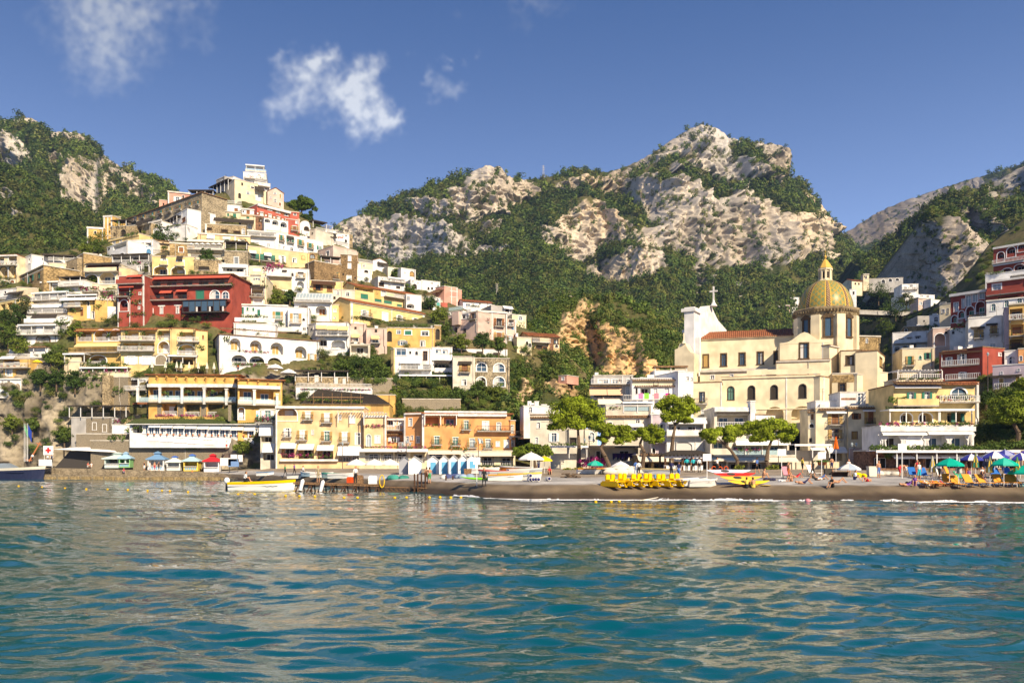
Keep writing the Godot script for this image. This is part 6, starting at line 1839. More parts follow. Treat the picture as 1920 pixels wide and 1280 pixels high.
	house("house","small white house with a dish aerial below the church arches","white",660,360,835,388,600,"w 900 400 20 30 rwd;w 740 420 20 20 rdk",{"yaw":10,"d":150,"dep":6,"cop": "o"})
	house("restaurant","glazed dining terrace with lamps under the church, behind two pines","offwhite",250,600,960,592,745,"l 340 640 150 70 rwbn;l 520 690 140 110 rwbn;l 680 690 170 110 rwbn;l 850 690 130 110 rwbg;l 920 650 50 80 rwbn;a 470 960 600 635 w 1.0;s 565 8;s 718 8;s 940 8;r 250 960 735 g;g 480 700 700 30 0.4",{"cat": "restaurant","yaw":-2,"d":141,"dep":7,"clutter":false,"cop": "w"})
	house("shop","dark shops under a long striped cream awning below the dining terrace","offwhite",240,742,1010,738,900,"l 330 840 130 90 rwkn;l 500 840 180 90 rwkn;l 690 840 160 90 rwkn;l 880 840 150 90 rwkn;a 372 1012 745 785 c 2.0;a 240 400 748 775 c 1.6;c 0 8 0.5 s",{"cat": "shop","yaw":-2,"d":134,"dep":6,"clutter":false,"dn":3.0})
	house("house","cream house with brown shuttered balcony doors left of the orange parasol","pale",1200,318,1482,306,790,"w 1375 405 64 110 rwBni;w 1375 548 60 84 rbdni;a 1285 1465 335 350 w 0.8;t 1225 1480 318 0.6 o;a 1150 1275 665 705 w 1.2;a 1295 1465 660 705 w 1.2;l 1380 745 120 80 rwkn;w 1230 745 60 60 rwd;q 1310 505 1345 585 shutter_tan;q 1405 505 1440 585 shutter_tan",{"yaw":-3,"d":140,"cop": "s"})
	house("house","cream house with two closed tan balcony doors right of the orange parasol","pale",1492,302,1850,290,795,"w 1565 386 40 50 rbdb;w 1703 397 64 118 rwBni;w 1550 556 44 62 rbt;w 1703 550 62 100 rwtni;a 1610 1790 322 332 w 0.8;t 1490 1850 305 0.6 o;w 1525 720 40 90 rwb;w 1610 695 20 24 rwd;w 1690 720 70 90 rdk;q 1492 670 1690 792 rose",{"yaw":-3,"d":139,"cop": "s"})
	house("house","narrow cream corner with a small arch left of the shuttered balconies","pale",1130,345,1202,320,660,"w 1170 390 22 50 rnB;w 1163 470 40 36 awk;t 1125 1200 345 0.4 o;w 1155 600 14 30 rdk",{"yaw":-25,"d":141,"dep":6,"cop": "o"})
	house("house","blue-doored roof house with air conditioners on the cream terrace","white",1420,175,1650,165,290,"w 1605 228 50 100 rwb;q 1430 220 1560 238 brick;k 1440 190 30;k 1540 190 40",{"yaw":-3,"d":144,"dep":6,"clutter":false})
	house("house","white terrace wall with chairs on top of the cream houses","white",1200,255,1430,245,330,"w 1300 280 8 8 rdk;k 1410 220 30",{"yaw":-3,"d":146,"dep":5,"cop": "w"})
	house("canopy","grey canvas shop canopy on striped poles left of the orange parasol","offwhite",965,700,1280,700,760,"p 965 1275 645 760 w 3.0",{"cat": "canopy","yaw":-2,"d":137,"dep":3,"clutter":false})

func towels(x0:float,y:float,x1:float,d:float) -> void:
	var r:=thing("washing_line","bright pink and green towels drying on the rail of the round-window house","washing",P(X(x0),Y(y),d),0)
	var cols:=[lin(0.62,0.2,0.36),lin(0.22,0.6,0.06),lin(0.66,0.2,0.24),lin(0.7,0.68,0.66),lin(0.7,0.02,0.3)]
	var xs:=[1112,1168,1262,1325,1368]
	for k in 5:
		var a:=P(X(xs[k]),Y(y - 8),d) - r.position
		var e:=P(X(xs[k]+46),Y(y+48),d) - r.position
		var b:=MB.new()
		for j in 4:
			var u0:=lerpf(a.x,e.x,j/4.0)
			var u1:=lerpf(a.x,e.x,(j+1)/4.0)
			b.quad(Vector3(u0,e.y,0.04*(j % 2)),Vector3(u1,e.y,0.04*((j+1) % 2)),Vector3(u1,a.y,0),Vector3(u0,a.y,0))
		part("towel",b,mat("towel %d" % k,cols[k],0.9),r)

func clothes(x0:float,y0:float,x1:float,y1:float,d:float) -> void:
	var r:=thing("clothes_rack","row of dark blue dresses hanging outside the open clothes shop","clothes",P(X(x0),Y(y1),d),0)
	for k in 16:
		var a:=P(X(lerpf(x0,x1,k/16.0)),Y(y0),d) - r.position
		var e:=P(X(lerpf(x0,x1,(k+0.8)/16.0)),Y(y1 - 12*(k % 3)),d) - r.position
		var b:=MB.new()
		var m:=(a.x+e.x)/2
		b.prism([Vector2(a.x,e.y),Vector2(e.x,e.y),Vector2(m+0.18,a.y),Vector2(m - 0.18,a.y)],-0.05,0.05)
		part("dress",b,mat("dress %d" % (k % 3),lin(0.02+0.02*(k % 3),0.015,0.07+0.03*(k % 2)),0.9),r)

# ---------------------------------------------------------------- the eastern side,in the shade of its own hill
func east_town() -> void:
	Z(1640,660,4.571)
	house("hotel","cream hotel with green shutters over a white curtained restaurant","yellow",165,285,525,275,640,"w 318 392 38 88 rwbg;w 452 396 42 104 rwbg;l 275 560 96 76 awkn;l 440 560 110 80 awkn;t 150 600 252 1.6 o;a 155 550 280 300 w 1.0;b 170 520 458 p;g 100 310 440 60;p 95 520 500 605 w 1.6;g 90 380 490 24",{"cat": "hotel","yaw":-2,"d":131,"dep":10,"clutter":false,"cop": "o"})
	house("hotel","right half of the cream hotel with a fan-arched window over a flower balcony","yellow",525,265,895,258,640,"w 725 355 128 90 awb;l 700 560 150 80 rwbn;b 530 870 428 w;g 540 860 400 40 0.35;a 570 805 488 500 w 0.6;p 520 800 498 605 w 1.6;t 525 880 265 0.8 t;s 880 30;q 660 520 700 600 frame_green;q 740 525 770 600 frame_green",{"cat": "hotel","yaw":-2,"d":131,"dep":10,"clutter":false,"cop": "t"})
	house("restaurant","white framed restaurant with tied curtains under a flower hedge","white",50,640,852,630,820,"l 170 765 200 100 rnkn;l 340 765 150 100 rnkn;l 540 765 180 100 rwbn;l 745 765 180 100 rwbn;a 52 432 682 700 w 0.9;a 442 832 676 694 w 0.9;c 4 40 0.5 w;g 55 860 632 36 0.3;s 245 14;s 440 14;s 640 14;s 845 14",{"cat": "restaurant","yaw":-2,"d":124,"dep":7,"clutter":false,"cop": "w","dn":2.0})
	curtains()
	house("terrace","white railed roof terrace with planters above the cream hotel","pale",190,235,590,235,260,"p 195 585 160 235 s 0.2;r 200 575 235 w;g 210 560 235 16",{"cat": "terrace","yaw":-2,"d":137,"dep":5,"clutter":false})
	house("pergola","long vine-covered beach bar with white canvas strips under its roof","brick",-40,862,1290,830,990,"l 200 940 430 110 rnkn;l 640 940 400 110 rnkn;l 1050 940 380 110 rnkn;p -40 1150 850 985 w 2.4;g -30 1160 846 50;g -30 1160 840 40;g 1000 1290 820 60;a 130 310 882 900 w 1.5;a 330 525 880 898 w 1.5;a 530 740 878 896 w 1.5;a 750 950 876 894 w 1.5;g 110 160 930 90;g 600 660 850 70",{"cat": "bar","yaw":-2,"d":116,"dep":6,"clutter":false,"dn":3.0})
	house("house","deep yellow house with one wide arch behind the big pine on the right","gold",940,620,1200,615,800,"l 1040 735 130 90 awnn;w 1075 590 30 50 rwd;r 900 1180 775 w;g 1090 1200 720 90",{"yaw":-6,"d":140,"clutter":false})
	house("house","orange and yellow upper wall with cactus pots behind the big pine on the right","gold",895,490,1180,500,640,"q 900 495 985 580 salmon;w 1070 590 30 50 rwd;w 1035 560 8 14 rdk;g 940 1000 590 50",{"yaw":-6,"d":146,"clutter":false})
	house("house","lilac house with a round lamp and two tan doors at the right edge","lilac",1015,140,1420,75,350,"w 1090 268 40 84 rwt;w 1228 225 34 60 rwt;w 1092 178 20 22 awd;w 1237 152 22 22 awd;b 1035 1300 315 w;a 1000 1270 195 205 k 1.0",{"yaw":-38,"d":138,"cop": "w"})
	Z(1600,420,4.572)
	house("house","cream house with a green balcony door left of the red balconies","cream",422,1078,698,1055,1262,"w 487 1172 34 80 rnGni;w 577 1144 24 32 awG;w 640 1130 26 56 rndg;w 672 1208 14 20 rwd",{"yaw":-14,"d":160,"cop": "s"})
	house("house","red house with white shuttered doors on a long white railed balcony","red",768,1118,1112,1046,1330,"w 825 1180 30 76 rwdw;w 935 1156 40 80 rwdw;w 1045 1130 38 84 rwW;w 940 1300 34 60 rwdw;w 1040 1300 30 60 rwdw;b 765 1090 1212 b;b 800 1100 1330 b;p 765 1110 1105 1210 d 1.2",{"yaw":-36,"d":152,"cop": "o"})
	house("house","plain red end wall with one small white window and a diagonal shadow","red",1112,1045,1300,1078,1330,"w 1258 1118 22 26 rwc",{"yaw":24,"d":150,"cop": "o"})
	house("house","white house with iron balconies and a blue towel on the eastern slope","white",990,828,1300,772,1062,"w 1078 940 40 74 abtni;w 1207 908 30 72 rbtni;a 1010 1130 878 890 k 0.6;a 1140 1240 850 862 k 0.6;r 990 1280 830 b;q 1090 945 1120 990 shutter_blue;w 1200 1040 50 30 rwd",{"yaw":-26,"d":168,"cop": "w"})
	house("house","orange house with stacked balconies at the right edge of the eastern slope","gold",1340,702,1500,660,1090,"l 1400 770 110 90 rbdw;l 1410 900 110 80 rbBni;l 1400 1030 110 80 rbBi;b 1335 1480 820 w;b 1340 1480 960 i;b 1310 1480 1080 i;c 0 8 0.3 s",{"yaw":-30,"d":162})
	house("house","white pillar house between the blue towel house and the orange balconies","lilac",1300,725,1342,708,1075,"w 1322 900 8 16 rdk",{"yaw":-30,"d":164,"cop": "w"})
	house("house","white house with three arched green windows under a wavy roof","white",1145,690,1500,590,800,"w 1205 712 38 60 awv;w 1318 682 38 54 awv;w 1430 658 40 54 awv;c 0 8 0.3 o",{"yaw":-34,"d":178,"cop": "o"})
	house("hotel","long red hotel with tall white lattice windows over round arches","red",838,655,1148,512,880,"w 885 712 36 76 rwp;w 945 682 22 80 rwp;w 990 658 42 90 rwp;w 1048 622 42 90 rwp;w 1107 596 44 90 rwp;l 1005 762 66 110 awGb;l 1092 726 74 124 awGb;l 930 775 50 60 awGn;l 870 815 50 60 awGn;c 0 22 0.8 w;b 900 960 850 b",{"cat": "hotel","yaw":-48,"d":200,"cop": "w"})
	house("hotel","red wing with one lattice window and white terraces right of the long red hotel","red",1148,515,1500,430,660,"w 1235 562 70 90 rwp;l 1330 640 170 40 rwkn;c 0 14 0.6 w;b 1150 1480 600 p",{"cat": "hotel","yaw":-40,"d":190,"cop": "w"})
	house("hotel","white terraces with pot plants and a dish under the top red arches","white",1135,470,1500,360,540,"l 1410 470 130 70 rwkw;w 1315 520 30 50 awd;r 1140 1290 445 w;g 1170 1290 430 26;k 1150 450 30;k 1310 400 20;k 1385 395 18",{"cat": "hotel","yaw":-40,"d":196,"cop": "w"})
	house("hotel","top red hotel with white rimmed arches against the shaded crag","red",1205,250,1520,108,410,"l 1268 282 60 84 awkp;l 1357 240 74 86 awkp;l 1446 195 60 84 awkp;l 1320 405 90 50 awkn;l 1430 370 90 50 awkn;c 0 14 0.4 w;b 1205 1480 330 b;a 1210 1480 325 340 w 1",{"cat": "hotel","yaw":-46,"d":214,"cop": "w"})
	house("house","pale house with a vine column left of the long red hotel","pale",742,715,838,655,790,"w 775 745 24 30 rwd;w 815 745 14 50 awk;g 835 860 640 90;r 745 800 700 w",{"yaw":-44,"d":216})
	house("house","pink house with a deep white arch under a tree on the eastern slope","rose",685,900,832,880,1045,"l 745 992 90 110 awnn;w 800 930 14 20 rdk",{"yaw":-20,"d":190,"cop": "w"})
	house("house","white curved wall house right of the deep white arch","white",832,900,992,895,1065,"g 840 985 940 100;w 860 930 14 20 rdk",{"yaw":-20,"d":188,"cop": "w"})
	house("house","white house with three low arches under vaulted dormers","white",340,960,690,890,1115,"l 380 1080 50 60 awkn;l 447 1068 46 56 awkn;l 520 1045 60 50 awkn;l 415 992 50 24 rnkn;l 485 982 50 24 rnkn;l 555 970 50 24 rnkn;b 350 660 1020 p",{"yaw":-24,"d":215,"cop": "w"})
	house("house","grey box house on the skyline of the eastern slope","grey",555,795,690,790,875,"w 610 830 8 10 rdk",{"yaw":-6,"d":250,"cop": "w"})
	house("house","ochre box house under the grey box house","ochre",438,880,640,872,940,"w 455 915 20 40 awk",{"yaw":-20,"d":240})
	house("house","white stepped house with a small arch beside the vine column","white",655,790,790,770,870,"w 712 815 34 40 awd;g 620 740 900 50",{"yaw":-34,"d":235,"cop": "w"})
	house("house","plain beige building behind the church with white framed windows","ochre",30,952,236,968,1085,"w 43 990 16 34 rwd;w 118 1000 16 40 rwd;w 43 1058 16 30 rwd;c 0 6 0.2 s",{"yaw":6,"d":220})
	house("house","pale blue-white village house below the dark crag","white",420,520,560,510,600,"w 450 545 18 20 rwd;w 500 530 24 20 rwd;w 525 560 18 20 awk;b 430 550 560 w",{"yaw":-6,"d":330,"cop": "w"})
	house("house","pink and white village house below the dark crag","rose",560,620,668,640,720,"w 580 680 24 26 rwd;w 635 655 20 20 rwd;w 640 690 18 26 rwk;c 0 8 0.3 w",{"yaw":10,"d":320,"cop": "w"})
	house("house","white village house end right of the pink and white house","white",668,640,750,660,730,"w 700 690 12 16 rdk",{"yaw":24,"d":318,"cop": "w"})
	house("house","white village houses with rounded roofs under the dark crag","white",450,590,700,620,650,"w 500 620 30 20 awd;w 590 610 24 20 awd;w 640 620 20 20 rwd",{"yaw":10,"d":326,"cop": "w"})
	house("wall","long grey road wall on the valley side behind the dome","grey",-10,722,490,770,772,"",{"cat": "road wall","yaw":10,"d":300,"dep":5,"dn":0.3,"clutter":false})
	house("bell_tower","small stone bell tower on the ridge behind the dome","pale",88,428,138,428,500,"w 112 455 14 26 awk;w 98 450 5 10 rdk;c 0 5 0.3 s",{"cat": "bell tower","yaw":-10,"d":380,"dep":5,"clutter":false})
	house("house","pale gabled house beside the small stone bell tower","pale",-10,480,80,490,540,"w 20 510 10 14 rdk;w 50 512 10 14 rdk",{"yaw":14,"d":378,"roof": "tile","dep":7})
	house("house","white house with a dark door right behind the dome","white",-30,560,30,560,650,"w 5 590 16 26 rwk",{"yaw":-10,"d":330,"cop": "w"})
	house("house","ruined arched wall of a hillside farm right of the bell tower","grey",140,482,430,448,515,"l 260 490 30 30 awnn;l 320 480 30 30 awnn;l 380 470 30 30 awnn",{"yaw":-10,"d":385,"dep":6,"clutter":false})
	house("house","pale blue-white house with an arched door under the orange balconies","white",1300,1100,1420,1075,1230,"w 1365 1165 50 60 awd;w 1325 1140 14 20 rwd",{"yaw":-28,"d":150,"cop": "w"})
	house("house","brown-orange house with a round-topped window at the right edge","salmon",1420,1085,1560,1050,1230,"w 1440 1150 26 40 awd;w 1490 1130 30 40 rwd",{"yaw":-28,"d":148})
	house("house","white house with a stone terrace at the right edge above the lilac house","white",1480,930,1640,890,1080,"w 1520 980 30 50 rwdb;w 1590 970 30 50 rwdb;b 1480 1620 1010 b",{"yaw":-30,"d":156,"cop": "w"})
	house("house","cream house with two arches between the white arched windows and the blue towel house","cream",1000,800,1150,760,850,"w 1040 810 26 36 awd;w 1100 795 26 36 awd",{"yaw":-34,"d":186,"cop": "o"})
	# small far houses on the valley slope behind the nave
	Z(1260,480,4.267)
	var far:=[[835,58,950,85,470,"white farmhouse on the green terraces below the cliff"],[52,290,105,310,330,"tiny pink hut on the valley slope left of the cross"],[105,290,235,330,330,"long grey-white farmhouse on the valley slope left of the cross"],[930,330,1020,375,330,"white cluster house on the valley slope touching the dome"],[640,370,740,400,345,"low grey-white house on the valley slope above the nave roof"],[780,392,865,412,340,"low white house with a long roof on the valley slope above the nave roof"],[912,392,945,418,335,"tiny pink-white house on the valley slope by the drum"],[945,412,990,430,335,"tiny white house on the valley slope by the drum"],[742,500,835,522,300,"white hut just above the nave roof"],[946,275,984,300,350,"tiny cream hut on the valley slope left of the dome"],[755,306,795,322,350,"tiny white hut in the trees of the valley slope"],[405,290,440,312,345,"tiny white gabled hut right of the cross"]]
	for q in far:
		house("farmhouse",q[5],"offwhite" if "grey" in q[5] else "rose" if "pink" in q[5] else "white",q[0],q[1],q[2],q[1],q[3],"w %f %f 10 10 rdk;w %f %f 12 12 rdk" % [lerpf(q[0],q[2],0.3),(q[1]+q[3])/2.0,lerpf(q[0],q[2],0.7),(q[1]+q[3])/2.0],{"yaw":8,"d":mountain_d("central_mountain",X((q[0]+q[2])/2.0),Y(q[3])) - 18.0,"dep":9,"dn":7.0,"cop": "w","clutter":false})
	house("wall","dry-stone terrace wall below the small field on the valley slope","grey",505,215,690,200,250,"",{"cat": "wall","yaw":4,"d":mountain_d("central_mountain",X(597),Y(250)) - 8.0,"dep":3,"dn":4.0,"clutter":false})
	house("wall","long pale road wall on the valley slope above the nave roof","offwhite",540,320,720,318,345,"",{"cat": "wall","yaw":4,"d":mountain_d("central_mountain",X(630),Y(345)) - 8.0,"dep":3,"dn":4.0,"clutter":false})
	Z(840,540,5.333)
	house("house","small pale house with a flat roof at the top of the wooded spur","rose",1210,80,1355,85,125,"w 1270 100 20 10 rdk;w 1320 105 14 14 rdk",{"yaw":12,"d":296,"dep":7})
	house("house","low white house end at the top of the wooded spur","white",1080,105,1200,108,140,"w 1120 120 14 10 rdk",{"yaw":12,"d":286,"dn":1.0,"dep":7})

func curtains() -> void:
	for x in [80,245,445,640,815]:
		var a:=uv(X(x - 22),Y(705))
		var e:=uv(X(x+22),Y(808))
		var b:=MB.new()
		var m:=(a.x+e.x)/2
		for s in [-1,1]:
			b.prism([Vector2(m,a.y),Vector2(m+s*0.16,e.y),Vector2(m+s*0.42,e.y),Vector2(m+s*0.30,lerpf(a.y,e.y,0.55)),Vector2(m+s*0.95,a.y)],0.02,0.12)
		part("curtain",b,mats["curtain"],hnode)

# ---------------------------------------------------------------- people:one skin over tapered limbs,meshed once per pose
var poses:={}
func pose_bones(k:String) -> Array:
	var V:=func(x,y,z):return Vector3(x,y,z)
	var b:=[]
	match k:
		"stand","walk":
			var s:float=0.22 if k=="walk" else 0.04
			for q in [-1,1]:
				b.append([V.call(q*0.09,0.90,0),V.call(q*0.10,0.49,q*s*0.6+0.03),0.085,0.058,3])
				b.append([V.call(q*0.10,0.49,q*s*0.6+0.03),V.call(q*0.10,0.08,q*s - 0.03),0.055,0.038,5])
				b.append([V.call(q*0.10,0.05,q*s - 0.05),V.call(q*0.11,0.04,q*s+0.13),0.042,0.035,4])
				b.append([V.call(q*0.19,1.40,0),V.call(q*0.26,1.12,-q*s*0.5),0.052,0.042,6])
				b.append([V.call(q*0.26,1.12,-q*s*0.5),V.call(q*0.25,0.88,-q*s+0.08),0.04,0.03,0])
				b.append([V.call(q*0.25,0.86,-q*s+0.09),V.call(q*0.24,0.76,-q*s+0.12),0.032,0.022,0])
			b.append([V.call(0,0.92,0),V.call(0,1.12,0.01),0.145,0.125,3])
			b.append([V.call(0,1.12,0.01),V.call(0,1.36,-0.01),0.13,0.155,2])
			b.append([V.call(-0.13,1.40,0),V.call(0.13,1.40,0),0.075,0.075,2])
			b.append([V.call(0,1.43,0),V.call(0,1.56,0.02),0.052,0.05,0])
			b.append([V.call(0,1.60,0.025),V.call(0,1.67,0.02),0.085,0.092,0])
			b.append([V.call(0,1.60,0.11),V.call(0,1.63,0.10),0.016,0.012,0])
			b.append([V.call(0,1.69,-0.01),V.call(0,1.60,-0.05),0.096,0.07,1])
		"sit":
			for q in [-1,1]:
				b.append([V.call(q*0.10,0.11,0),V.call(q*0.13,0.48,0.33),0.09,0.06,3])
				b.append([V.call(q*0.13,0.48,0.33),V.call(q*0.12,0.07,0.52),0.056,0.038,0])
				b.append([V.call(q*0.12,0.05,0.52),V.call(q*0.13,0.04,0.68),0.04,0.03,0])
				b.append([V.call(q*0.19,0.62,0.06),V.call(q*0.24,0.40,0.18),0.05,0.04,6])
				b.append([V.call(q*0.24,0.40,0.18),V.call(q*0.10,0.42,0.40),0.04,0.028,0])
			b.append([V.call(0,0.13,0),V.call(0,0.34,0.0),0.15,0.13,3])
			b.append([V.call(0,0.34,0),V.call(0,0.58,0.06),0.13,0.15,2])
			b.append([V.call(-0.12,0.62,0.07),V.call(0.12,0.62,0.07),0.07,0.07,2])
			b.append([V.call(0,0.65,0.08),V.call(0,0.77,0.12),0.05,0.05,0])
			b.append([V.call(0,0.81,0.13),V.call(0,0.88,0.13),0.084,0.09,0])
			b.append([V.call(0,0.90,0.10),V.call(0,0.80,0.06),0.094,0.075,1])
		"lie":
			for q in [-1,1]:
				var up:float=0.48 if q>0 else 0.36
				b.append([V.call(0.0,0.12,q*0.10),V.call(0.34,up,q*0.12),0.085,0.058,3])
				b.append([V.call(0.34,up,q*0.12),V.call(0.66,0.06,q*0.12),0.055,0.038,0])
				b.append([V.call(0.68,0.05,q*0.12),V.call(0.74,0.13,q*0.12),0.036,0.03,0])
				b.append([V.call(-0.48,0.14,q*0.18),V.call(-0.28,0.07,q*0.28),0.05,0.04,6])
				b.append([V.call(-0.28,0.07,q*0.28),V.call(-0.05,0.06,q*0.26),0.04,0.028,0])
			b.append([V.call(0,0.12,0),V.call(-0.2,0.12,0),0.13,0.12,3])
			b.append([V.call(-0.2,0.12,0),V.call(-0.46,0.14,0),0.12,0.14,2])
			b.append([V.call(-0.5,0.15,0),V.call(-0.62,0.18,0),0.055,0.05,0])
			b.append([V.call(-0.68,0.2,0),V.call(-0.74,0.21,0),0.086,0.09,0])
			b.append([V.call(-0.75,0.16,0),V.call(-0.79,0.2,0),0.085,0.07,1])
		"bend":
			for q in [-1,1]:
				b.append([V.call(q*0.10,0.88,-0.1),V.call(q*0.11,0.48,0.02),0.088,0.058,3])
				b.append([V.call(q*0.11,0.48,0.02),V.call(q*0.11,0.08,-0.06),0.055,0.038,0])
				b.append([V.call(q*0.11,0.05,-0.06),V.call(q*0.12,0.04,0.10),0.04,0.03,4])
				b.append([V.call(q*0.19,1.08,0.42),V.call(q*0.22,0.82,0.46),0.05,0.04,6])
				b.append([V.call(q*0.22,0.82,0.46),V.call(q*0.16,0.60,0.50),0.04,0.028,0])
			b.append([V.call(0,0.92,-0.08),V.call(0,1.02,0.10),0.15,0.13,3])
			b.append([V.call(0,1.02,0.10),V.call(0,1.10,0.38),0.13,0.15,2])
			b.append([V.call(0,1.11,0.46),V.call(0,1.13,0.58),0.055,0.05,0])
			b.append([V.call(0,1.12,0.64),V.call(0,1.11,0.70),0.086,0.09,0])
			b.append([V.call(0,1.19,0.62),V.call(0,1.18,0.70),0.08,0.07,1])
	return b

func field(p:Vector3,bones:Array) -> Vector2:
	var d:=9.0
	var best:=9.0
	var who:=0.0
	for q in bones:
		var a:Vector3=q[0]
		var e:Vector3=q[1] - a
		var h:=clampf((p - a).dot(e)/e.length_squared(),0,1)
		var s:float=(p - a - e*h).length() - lerpf(q[2],q[3],h)
		if s<best:
			best=s
			who=q[4]
		var k:=maxf(0.045 - absf(d - s),0)/0.045
		d=minf(d,s) - k*k*0.045*0.25
	return Vector2(d,who)

func body(k:String) -> Array:
	if poses.has(k):return poses[k]
	var bones:=pose_bones(k)
	var lo:=Vector3(-0.42,-0.02,-0.38)
	var hi:=Vector3(0.42,1.84,0.40)
	if k=="lie":
		lo=Vector3(-0.95,-0.02,-0.42)
		hi=Vector3(0.86,0.62,0.42)
	elif k=="sit":hi=Vector3(0.42,1.06,0.82)
	elif k=="bend":hi=Vector3(0.42,1.40,0.92)
	var c:=0.042
	var n:=Vector3i(((hi - lo)/c).ceil())+Vector3i.ONE
	var val:=PackedFloat32Array()
	var who:=PackedFloat32Array()
	val.resize(n.x*n.y*n.z)
	who.resize(val.size())
	for x in n.x:
		for y in n.y:
			for z in n.z:
				var f:=field(lo+Vector3(x,y,z)*c,bones)
				val[(x*n.y+y)*n.z+z]=f.x
				who[(x*n.y+y)*n.z+z]=f.y
	var at:={}
	var pts:=PackedVector3Array()
	var cov:=PackedFloat32Array()
	var st:=[n.y*n.z,n.z,1]
	for x in n.x - 1:
		for y in n.y - 1:
			for z in n.z - 1:
				var i:=(x*n.y+y)*n.z+z
				var sum:=Vector3.ZERO
				var cnt:=0
				for e in 12:
					var ax:=e/4
					var o1:int=st[(ax+1) % 3]*(e & 1)
					var o2:int=st[(ax+2) % 3]*((e >> 1) & 1)
					var a:=i+o1+o2
					var b:int=a+st[ax]
					if (val[a]<0) != (val[b]<0):
						var t:=val[a]/(val[a] - val[b])
						var v:=Vector3.ZERO
						v[ax]=t
						v[(ax+1) % 3]=e & 1
						v[(ax+2) % 3]=(e >> 1) & 1
						sum+=v
						cnt+=1
				if cnt:
					at[i]=pts.size()
					var p:=lo+(Vector3(x,y,z)+sum/cnt)*c
					pts.append(p)
					cov.append(field(p,bones).y)
	var tris:=PackedInt32Array()
	for i in at:
		for ax in 3:
			var b:int=i+st[ax]
			if b<val.size() and (val[i]<0) != (val[b]<0):
				var u:int=i - st[(ax+1) % 3]
				var v:int=i - st[(ax+2) % 3]
				var w:int=i - st[(ax+1) % 3] - st[(ax+2) % 3]
				if at.has(u) and at.has(v) and at.has(w):
					var q:=[at[i],at[u],at[w],at[v]]
					if val[i]>=0:q.reverse()
					tris.append_array([q[0],q[2],q[1],q[0],q[3],q[2]])
	var nor:=PackedVector3Array()
	for p in pts:
		var e:=0.012
		var g:=Vector3(field(p+Vector3(e,0,0),bones).x - field(p - Vector3(e,0,0),bones).x,field(p+Vector3(0,e,0),bones).x - field(p - Vector3(0,e,0),bones).x,field(p+Vector3(0,0,e),bones).x - field(p - Vector3(0,0,e),bones).x)
		nor.append(g.normalized())
	poses[k]=[pts,nor,cov,tris]
	return poses[k]

const WEAR:={"s":Vector3(0.48,0.25,0.14),"w":Vector3(0.7,0.69,0.66),"n":Vector3(0.025,0.025,0.08),"k":Vector3(0.02,0.02,0.022),"b":Vector3(0.08,0.16,0.4),"j":Vector3(0.18,0.26,0.4),"t":Vector3(0.03,0.4,0.45),"o":Vector3(0.6,0.16,0.04),"r":Vector3(0.5,0.03,0.04),"g":Vector3(0.06,0.28,0.1),"p":Vector3(0.16,0.07,0.3),"y":Vector3(0.65,0.5,0.08),"h":Vector3(0.32,0.26,0.16),"d":Vector3(0.07,0.04,0.02)}

func person(label:String,at:Vector3,turn:float,pose:String,wear:String,scale:=1.05,group:="") -> void:
	var m:=body(pose)
	var key:=pose+wear
	if not meshes.has(key):
		var hair:Vector3=WEAR[wear[2]]
		var table:=[WEAR.s,hair,WEAR[wear[0]],WEAR[wear[1]],WEAR.k if wear[3] != "s" else WEAR.s,WEAR[wear[3]],WEAR[wear[4]]]
		var col:=PackedColorArray()
		for q in m[2]:
			var v:Vector3=table[int(q)]
			col.append(Color(v.x,v.y,v.z))
		var arr:=[]
		arr.resize(Mesh.ARRAY_MAX)
		arr[Mesh.ARRAY_VERTEX]=m[0]
		arr[Mesh.ARRAY_NORMAL]=m[1]
		arr[Mesh.ARRAY_COLOR]=col
		arr[Mesh.ARRAY_INDEX]=m[3]
		var am:=ArrayMesh.new()
		am.add_surface_from_arrays(Mesh.PRIMITIVE_TRIANGLES,arr)
		meshes[key]=am
	var o:=part("person",meshes[key],mats["skin"],self)
	o.position=at
	o.rotation.y=deg_to_rad(turn)
	o.scale=Vector3.ONE*scale
	tag(o,label,"person",group)

